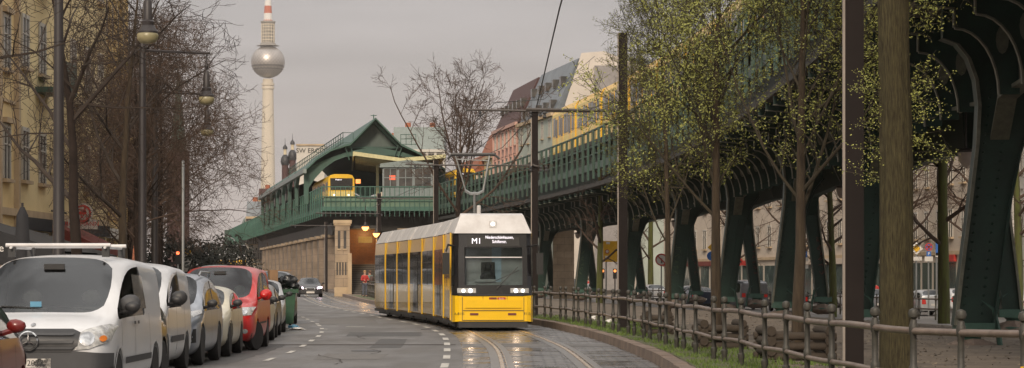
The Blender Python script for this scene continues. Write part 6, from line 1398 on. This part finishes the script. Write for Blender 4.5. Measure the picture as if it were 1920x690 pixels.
# left row: seen from the street side; outward is +x. facade direction p0->p1 going away, body on the left => side=+1 with direction away gives body at +y local = left
building('apartment_house', (-17.5,62), (-17.5,92), .1, 19, 12, 5, 9, 'facade_cream', 'ornate tan apartment house behind the nearest lamp post', mans=3, shop=[(0,3,'black'),(4,7,'awning_dark')], pil=True, group='old houses on the left side', cornice='sandstone')
building('apartment_house', (-17.5,92.1), (-17.4,112), .1, 20, 12, 5, 6, 'facade_cream2', 'cream apartment house with small balconies between the tan and the yellow one', mans=3, shop=[(0,6,'awning_dark')], group='old houses on the left side', bal={(1,2):'railing_green',(1,3):'facade_white',(3,2):'facade_white'})
building('apartment_house', (-17.6,112.1), (-18.4,124), .1, 21.5, 12, 6, 4, 'facade_cream2', 'tall yellow apartment house at the right end of the left row', mans=3, shop=[(0,4,'white_dirty')], pil=True, group='old houses on the left side', cornice='facade_cream', bal={(2,3):'facade_olive',(2,4):'facade_cream',(2,2):'facade_cream'})
building('apartment_house', (-60,420), (-68,470), 0, 14.5, 14, 4, 9, 'facade_red', 'brick red apartment house far away above the twigs, left of the television tower', mans=2, roof='roof_orange', frame='facade_pale', group='far houses by the tower')
building('apartment_house', (PX(462,470),470), (PX(492,470),470), 0, 12, 14, 4, 3, 'facade_pale', 'pale far house right below the television tower shaft', mans=3, group='far houses by the tower')
building('apartment_house', (PX(485,520),520), (PX(522,520),520), 0, 16.5, 14, 5, 3, 'facade_pink', 'pinkish far house with a dark roof at the foot of the television tower', mans=2.5, roof='roof_dark', group='far houses by the tower')
g = building('graffiti_house', (PX(556,640),640), (PX(608,640),640), 0, 33.6, 14, 7, 3, 'facade_pale', 'flat-roofed far building with big black graffiti letters near its top', mans=0, group=None)
for o in [o for o in g.children if o.name.startswith('window') and o.location.z > 22]:
    for c_ in list(o.children): bpy.data.objects.remove(c_)
    bpy.data.objects.remove(o)
text('graffiti_text','SW ERCO',1.6,(3.4,-.1,32.2),'black',g,extrude=.02)
ch = empty('twin_onion_towers', (PX(541,760),760,0), 0, 'twin church towers with dark onion domes right of the television tower', 'church')
for px_, h in ((-1.0,0),(1.15,1.4)):
    MB().lathe([(.95,20),(.95,33.6+h),(1.05,33.8+h)],(px_,0,0),10).build('tower','roof_dark',ch)
    MB().lathe([(1.05,33.8+h),(1.35,34.8+h),(1.1,36+h),(.55,36.8+h)],(px_,0,0),12).build('dome','dome_dark',ch,smooth=60)
    MB().lathe([(.45,36.8+h),(.45,38.4+h)],(px_,0,0),8).build('lantern','facade_white',ch)
    MB().lathe([(.7,38.4+h),(.65,39+h),(.1,39.8+h),(.03,41.6+h)],(px_,0,0),8).build('spire','dome_dark',ch,smooth=60)
MB().box(-1.8,1,0,2.4,8,33).build('nave','facade_red',ch)
g = empty('church_spire', (PX(334,600),600,0), 0, 'green copper church spire showing faintly through the bare twigs', 'church'); MB().lathe([(2.6,0),(2.6,30)],n=8).build('tower','roof_dark',g); MB().lathe([(2.0,30),(.1,49),(.02,51)],n=8).build('spire','railing_green',g)
# right row behind the viaduct: facades face the street (outward = -x side)
def rb(p0, p1, *a, **k): return building('apartment_house', p0, p1, STREET_Z, *a, side=-1, **k)
# direction away (p0 near) with body on the right => side=-1
rb((31,128),(30.4,158), 18.5, 13, 5, 9, 'facade_pale', 'pale grey house with white window bays at the right edge, seen under the viaduct', mans=3, shop=[(0,9,'facade_pale')], group='houses on the far side of the viaduct', pil=True, cornice='white_dirty')
rb((30.3,158.1),(28.2,190), 18, 13, 5, 9, 'facade_beige', 'beige house with a plain upper wall and shops, behind the round no-stopping sign', mans=3, shop=[(0,2,'white'),(4,5,'red')], group='houses on the far side of the viaduct')
rb((28.1,190.1),(24.6,222), 18, 13, 5, 8, 'facade_beige', 'beige house with green-glazed shop windows behind the grey van', mans=3, shop=[(0,8,'facade_beige')], group='houses on the far side of the viaduct')
rb((24.5,222.1),(20,250), 18, 13, 5, 7, 'facade_beige', 'beige house behind the white car and the no-turn sign', mans=3, shop=[(0,1,'yellow'),(4,5,'red')], group='houses on the far side of the viaduct')
rb((19.9,250.1),(15.8,272), 18, 13, 5, 6, 'facade_beige', 'dull beige corner house behind the orange-red signal light', mans=3, shop=[(0,6,'awning_red')], group='houses on the far side of the viaduct')
mat('facade_mint2', (.44,.47,.42), .8, col2=(.35,.38,.34))
x0 = PX(1038,288)
g = rb((x0,288),(PX(972,312),312), 20.0, 14, 6, 5, 'facade_mint', 'pale mint house with a blue slate mansard full of windows, beside the yellow train end', mans=6.2, roof='roof_slate', roofwin=(.08,.5), wh=1.9, ww=1.2, group='tall houses above the viaduct')
fw = MB(); z_ = -STREET_Z
fw.prism([(0,-1),(9.4,-1),(9.4,25.4),(5.6,26.9),(3.1,26.7),(1.1,20.4),(0,19.9)], lambda a,z,y:(x0-.05+a,287.4+y,z+STREET_Z), 0, .5); o = fw.build('fire_wall','firewall'); tag(o,'blank white gable fire wall rising above the yellow train, right of the blue mansard','wall')
o = tag(MB().box(PX(1115,286),286.5,0,PX(1190,286),292,PZ(122,286)).build('grey_wall_block','station_grey'),'blank grey wall block to the right of the white gable','building'); o.data.materials[0] = mat('greywall',(.3,.28,.27),.9)
rb((PX(970,313),313),(PX(926,335),335), 20.4, 13, 6, 6, 'facade_pink', 'pink house with a dark red tiled roof left of the mint one', mans=5.6, roof='roof_dark', roofwin=(.35,), wh=1.8, group='tall houses above the viaduct', frame='facade_pale', pil=True, cornice='facade_pink')
rb((PX(924,336),336),(PX(896,352),352), 17.5, 13, 5, 4, 'facade_cream', 'cream house with an orange tiled roof left of the pink one', mans=3.6, roof='roof_orange', group='tall houses above the viaduct')
rb((PX(888,345),345),(PX(846,372),372), 15.5, 13, 5, 5, 'facade_beige', 'beige house with an orange-red roof behind the lone bare tree', mans=2.6, roof='roof_orange', group='tall houses above the viaduct')
building('apartment_house', (PX(738,392),392), (PX(832,392),392), 0, 20.3, 14, 6, 6, 'facade_pale', 'pale house with a grey-green metal roof right of the station gable', mans=3.7, roof='roof_metal', group='tall houses above the viaduct', pil=True, cornice='facade_pale', wh=2.0, ww=1.4)
building('apartment_house', (PX(712,430),430), (PX(740,430),430), 0, 22.3, 14, 6, 2, 'facade_beige', 'narrow beige house with a rounded roof just right of the station gable', mans=2.2, roof='roof_dark', group='tall houses above the viaduct')
# shop sign with centaur emblem, on the left facade
g = empty('shop_sign', (PX(155,98),98,0), 0, 'hanging shop sign with a red round centaur emblem over red lettering', 'sign'); z = PZ(400,98); zb_ = PZ(420,98)
MB().prism([(-.58,zb_-.16),(.56,zb_-.2),(.5,zb_+.16),(-.52,zb_+.18)], lambda a,z_,y:(a,y,z_), 0,.1).build('letter_board','white_dirty',g); MB().lathe([(.001,0),(.38,0),(.38,.1)],(0,0,z),24,axis='y').build('emblem_board','white_dirty',g)
MB().lathe([(.25,-.03),(.32,-.03),(.32,-.005),(.25,-.005),(.25,-.03)],(0,0,z),24,axis='y').build('emblem_ring','red',g)
b = MB(); pr = lambda poly: b.prism(poly, lambda a,z_,y:(a,y,z_+z), -.03,-.005)
pr([(-.2,-.03),(.12,-.05),(.16,.05),(.1,.1),(-.18,.06)]); pr([(.03,.05),(.13,.06),(.12,.17),(.04,.17)]); pr([(.05,.17),(.12,.17),(.12,.23),(.05,.23)]); pr([(-.22,.13),(.04,.1),(.05,.15),(-.22,.18)])
for x,e_ in ((-.17,-.06),(-.09,.03),(.03,-.05),(.11,.04)): pr([(x,-.04),(x+.04,-.04),(x+.04+e_,-.13),(x+.02,-.2),(x-.01,-.2),(x+e_,-.13)])
b.build('centaur_emblem','red',g); text('lettering','ROSSMANN',.24,(-.02,-.02,zb_),'red',g); MB().tube([(-.6,.05,z),(-1.2,.05,z+.1)],.04,5).build('bracket','lamp_iron',g)
for i,(px_,py_,d,L_,m_,lab) in enumerate(((10,436,66,3.4,'awning_dark','dark shop awning at the left edge above the white van'),(62,448,74,3.6,'awning_dark','dark awning sloping right behind the white van roof'),(160,446,96,1.3,'awning_red','dark red awning under the hanging shop sign'))):
    x = PX(px_,d); zt = PZ(py_-24,d); g = empty('awning', (x,d,0), 0, lab, 'awning', 'shop awnings')
    b = MB(); b.hexa([(-1.2,0,zt),(-1.2,5,zt),(L_*.45,5,zt-.85),(L_*.45,0,zt-.85)],[(-1.2,0,zt+.05),(-1.2,5,zt+.05),(L_*.45,5,zt-.8),(L_*.45,0,zt-.8)]); b.box(L_*.45-.03,0,zt-1.1,L_*.45,5,zt-.8); b.prism([(-1.2,zt),(L_*.45,zt-.85),(L_*.45,zt-1.1),(-1.2,zt-1.1)], lambda a,z_,y:(a,y,z_), -.03,0); b.build('fabric',m_,g)
    if i == 0: text('awning_text','cafe',.28,(-.25,-.04,zt-.72),'white',g)
g = empty('closed_parasol', (PX(42,62),62,.13), 0, 'closed dark parasol standing behind the white van beside the thin tree', 'parasol'); MB().lathe([(.03,0),(.03,3.2)],n=8).build('pole','lamp_iron',g); MB().lathe([(.26,1.0),(.22,1.5),(.14,2.9),(.05,3.1)],n=10).build('fabric','awning_dark',g,smooth=50)
# ---------------------------------------------------------------- television tower
tw = empty('television_tower', (PX(502.5,2600),2600,0), 0, 'tall pale television tower with a steel sphere and red and white antenna', 'tower')
def TZ(py): return PZ(py,2600)
mpx = 2600/4900
MB().lathe([(16,-1),(12,20),(8,60),(7.0,TZ(330)),(6.2,TZ(240)),(5.2,TZ(148))],n=24).build('shaft','tower_concrete',tw,smooth=60)
MB().lathe([(6.4,TZ(167)),(6.4,TZ(163)),(5.4,TZ(162)),(5.4,TZ(161)),(6.4,TZ(160)),(6.4,TZ(156))],n=24).build('collar','tower_concrete',tw)
r = 31.8*mpx; cz = TZ(116)
sph = MB(); sph.lathe([(max(.3,r*math.sin(math.pi*i/24)), -r*.96*math.cos(math.pi*i/24)) for i in range(25)],n=40); o = sph.build('sphere','tower_steel',tw,smooth=60); o.location = (0,0,cz)
for z,h in ((TZ(124),1.6),(TZ(129.5),1.4)):
    rr_ = math.sqrt(max(0,r*r-((z-cz)/.96)**2))+.12; MB().lathe([(rr_-.3,z-h/2),(rr_,z-h/2),(rr_+.05,z+h/2),(rr_-.3,z+h/2)],n=40).build('window_band','window_dark',tw)
MB().lathe([(11*mpx*2,TZ(86)),(15*mpx,TZ(84)),(15*mpx,TZ(82)),(11*mpx,TZ(80)),(10*mpx,TZ(60)),(12*mpx,TZ(45)),(14*mpx,TZ(42)),(14*mpx,TZ(40)),(8*mpx,TZ(39))],n=20).build('upper_cage','tower_grey',tw)
b = MB()
for py_ in (76,70,64,58,52,47): b.lathe([(12.5*mpx,TZ(py_)),(12.5*mpx,TZ(py_)+.8),(11*mpx,TZ(py_)+.8),(11*mpx,TZ(py_)),(12.5*mpx,TZ(py_))],n=20)
for k in range(14): a = k*2*math.pi/14; b.tube([(12.3*mpx*math.cos(a),12.3*mpx*math.sin(a),TZ(80)),(12.3*mpx*math.cos(a),12.3*mpx*math.sin(a),TZ(44))],.35,4)
b.build('cage_rings','tower_concrete',tw)
z = [40,24,20,13,-2,-25,-60,-150]; rad = [5,4.6,4.4,4.2,3.4,2.8,2.0,1.0]; cols = ['tower_red','white','tower_red','tower_red','white','tower_red','white']
zz = [39,25,11,-5,-30,-60,-95,-140]; cols = ['white','tower_red','white','tower_red','white','tower_red','white']
for i in range(7): MB().lathe([(max(.8,5.6-.6*i)*mpx*1.5,TZ(zz[i])),(max(.8,5.6-.6*(i+1))*mpx*1.5,TZ(zz[i+1]))],n=12).build('antenna',cols[i],tw)
MB().lathe([(8.5*mpx,TZ(39)),(8*mpx,TZ(36)),(5*mpx,TZ(36))],n=14).build('antenna_base','tower_red',tw)
# ---------------------------------------------------------------- waste container and rubbish
g = empty('waste_container', (PX(512,78.8),78.8,0), R(4), 'green steel waste container with peeling stickers at the end of the parked cars', 'waste container')
b = MB(); b.hexa([(-.6,0,.15),(.6,0,.15),(.6,1.0,.15),(-.6,1.0,.15)],[(-.68,-.04,1.1),(.68,-.04,1.1),(.68,1.05,1.1),(-.68,1.05,1.1)]); b.build('bin_body','bin_green',g)
b = MB(); b.box(-.74,-.1,1.08,.74,-.03,1.2); b.box(-.74,1.05,1.08,.74,1.12,1.2); b.box(-.76,-.1,1.08,-.68,1.12,1.2); b.box(.68,-.1,1.08,.76,1.12,1.2)
for x in (-.3,0,.3): b.box(x-.03,-.05,.2,x+.03,.0,1.05)
b.build('rim','bin_green',g)
for x in (-.5,.5):
    for y in (.15,.85): MB().lathe([(.09,-.03),(.09,.03)],(x,y,.09),10,axis='x').build('castor','rubber',g)
for (x,z,m_) in ((.1,.85,'red'),(.25,.6,'yellow'),(-.1,.5,'white_dirty')): MB().box(x,-.055,z,x+.12,-.052,z+.08).build('sticker',m_,g)
rg = random.Random(12)
for i,(px_,py_,s_) in enumerate(((543,527,.22),(528,529,.2),(552,536,.15),(535,535,.18),(519,532,.17))):
    tag(MB().blob((PX(px_,79.2),79.2+.15*(i%2),PZ(py_,79.2)),(s_,s_*.9,s_*.75),seed=i+3,amp=.7,nu=14,nv=9).build('rubbish_bag','bag_black',smooth=70), ['black rubbish bag heaped on the right half of the container','black rubbish bag at the top middle of the heap','small black rubbish bag hanging over the right rim of the container','black rubbish bag low in the middle of the heap','leftmost black rubbish bag of the heap'][i], 'bag', 'rubbish bags on the container')
tag(MB().cbox((PX(512,79),78.9,PZ(520,79)),(.26,.3,.42),.3).build('cardboard_box','cardboard'), 'brown cardboard box standing upright in the rubbish heap', 'box')
tag(MB().cbox((PX(512,79.6),79.7,PZ(507,79.6)),(1.1,.7,.03),.1).build('white_board','cardboard'), 'flat pale board lying over the top of the rubbish heap', 'board')
tag(MB().blob((PX(494,79),79.1,PZ(523,79)),(.25,.2,.17),seed=2,amp=.5,nu=12,nv=8).build('blue_bag','bag_blue',smooth=60), 'light blue bag at the left end of the rubbish heap', 'bag')
# ---------------------------------------------------------------- people
def skin_chain(verts, edges, radii, name, m, parent, lv=2):
    me = bpy.data.meshes.new(name); me.from_pydata(verts, edges, []); o = bpy.data.objects.new(name, me); C.objects.link(o)
    md = o.modifiers.new('k','SKIN'); md.use_smooth_shade = True
    for i, r_ in enumerate(radii): me.skin_vertices[0].data[i].radius = (r_ if isinstance(r_, tuple) else (r_,r_)); 
    me.skin_vertices[0].data[0].use_root = True
    s2 = o.modifiers.new('s','SUBSURF'); s2.levels = lv; s2.render_levels = lv
    bpy.context.view_layer.update(); m2 = bpy.data.meshes.new_from_object(o.evaluated_get(bpy.context.evaluated_depsgraph_get())); bpy.data.objects.remove(o)
    m2.materials.clear(); m2.materials.append(M[m]); q = bpy.data.objects.new(name, m2); C.objects.link(q); q.parent = parent; return q
def person(loc, rz, lab, top, legs, hair, armpose=0, group=None, bag=None, scale=1, hairlong=False):
    g = empty('person', loc, rz, lab, 'person', group)
    V = [(0,0,.95),(0,0,1.15),(0,0,1.38),(0,-.01,1.5),(0,-.02,1.58),(0,-.02,1.7)]; E = [(0,1),(1,2),(2,3),(3,4),(4,5)]; Rr = [.13,.115,.14,.055,.085,.08]
    for s_ in (-1,1):
        b0 = len(V); el = (s_*.27,.02,1.12) if armpose == 0 else (s_*.27,-.05,1.12); ha = (s_*.27,-.03,.86) if armpose == 0 else (s_*.12,-.26,1.15)
        V += [(s_*.17,0,1.4),el,ha,(ha[0],ha[1]-.03,ha[2]-.08)]; E += [(2,b0),(b0,b0+1),(b0+1,b0+2),(b0+2,b0+3)]; Rr += [.065,.045,.032,.035]
        b1 = len(V); V += [(s_*.09,0,.88),(s_*.1,-.02,.5),(s_*.11,.02,.09),(s_*.12,-.13,.04)]; E += [(0,b1),(b1,b1+1),(b1+1,b1+2),(b1+2,b1+3)]; Rr += [.095,.062,.042,.035]
    body = skin_chain(V,E,Rr,'body','skin',g)
    # clothing: slightly larger shells
    Vt = [(0,0,.9),(0,0,1.15),(0,0,1.38),(0,0,1.47)]; Et = [(0,1),(1,2),(2,3)]; Rt = [.15,.145,.16,.075]
    for s_ in (-1,1):
        b0 = len(Vt); el = V[7 if s_ == -1 else 15]; ha = V[8 if s_ == -1 else 16]; Vt += [(s_*.17,0,1.4),el,ha]; Et += [(2,b0),(b0,b0+1),(b0+1,b0+2)]; Rt += [.08,.062,.05]
    skin_chain(Vt,Et,Rt,'jacket',top,g)
    Vl = [(0,0,.95)]; El = []; Rl = [.145]
    for s_ in (-1,1): b0 = len(Vl); Vl += [(s_*.09,0,.86),(s_*.1,-.02,.5),(s_*.11,.02,.1)]; El += [(0,b0),(b0,b0+1),(b0+1,b0+2)]; Rl += [.11,.08,.065]
    skin_chain(Vl,El,Rl,'trousers',legs,g)
    b = MB(); b.blob((0,.02,1.70),(.1,.115,.115),amp=.1,nu=12,nv=8)
    if hairlong: b.blob((0,.07,1.6),(.1,.07,.16),amp=.1)
    b.build('hair',hair,g,smooth=60)
    b = MB(); b.blob((0,-.115,1.64),(.018,.025,.03),amp=0,nu=6,nv=5); b.build('nose','skin',g,smooth=60)
    for s_ in (-1,1): MB().blob((s_*.12,-.1,.035),(.05,.13,.05),amp=.05).build('shoe','black',g,smooth=60)
    if bag: MB().blob((.0,.2,1.2),(.17,.13,.24),amp=.15,nu=12,nv=8).build('backpack',bag,g,smooth=60)
    g.scale = (scale,)*3; return g
person((PX(684,176),176,.17),R(25),'person in a red jacket standing left of the other at the fence by the stairs','jacket_red','jeans','hair_blond',1,group='people at the stairs')
person((PX(693,177),177.3,.17),R(-140),'person in a teal top with a brown backpack standing beside the one in red','jacket_teal','trousers_beige','hair_brown',1,'people at the stairs','bag_brown')
for (px_,d,top,lab) in ((1352,166,'jacket_dark','person in a dark jacket behind the cars, just right of the grey van'),(1358,172,'jacket_teal','person in a teal jacket right behind the one in the dark jacket'),(1633,152,'jacket_dark','person in dark clothes behind the grey estate car'),(1640,156,'jacket_red','person with red clothing beside the dark one behind the grey estate'),(1855,150,'jacket_dark','person in dark clothes behind the bronze estate car at the right'),(1104,270,'jacket_red','person in bright red behind the small silver car')):
    person((PX(px_,d),d,STREET_Z+.14),R(180),lab,top,'jeans','hair_brown',0,group='pedestrians in the far street')
# ---------------------------------------------------------------- haze
hz_ = MB().box(-420,-40,-2.5,700,2900,420).build('haze','white'); tag(hz_, 'thin pale evening haze', 'haze', kind='stuff')
m = bpy.data.materials.new('haze'); m.use_nodes = True; n = m.node_tree.nodes; n.clear(); o_ = n.new('ShaderNodeOutputMaterial'); pv = n.new('ShaderNodeVolumePrincipled'); pv.inputs['Color'].default_value = (.95,.88,.82,1); pv.inputs['Density'].default_value = .0001; pv.inputs['Anisotropy'].default_value = .2
m.node_tree.links.new(pv.outputs[0], o_.inputs['Volume']); hz_.data.materials[0] = m
bpy.context.view_layer.update()
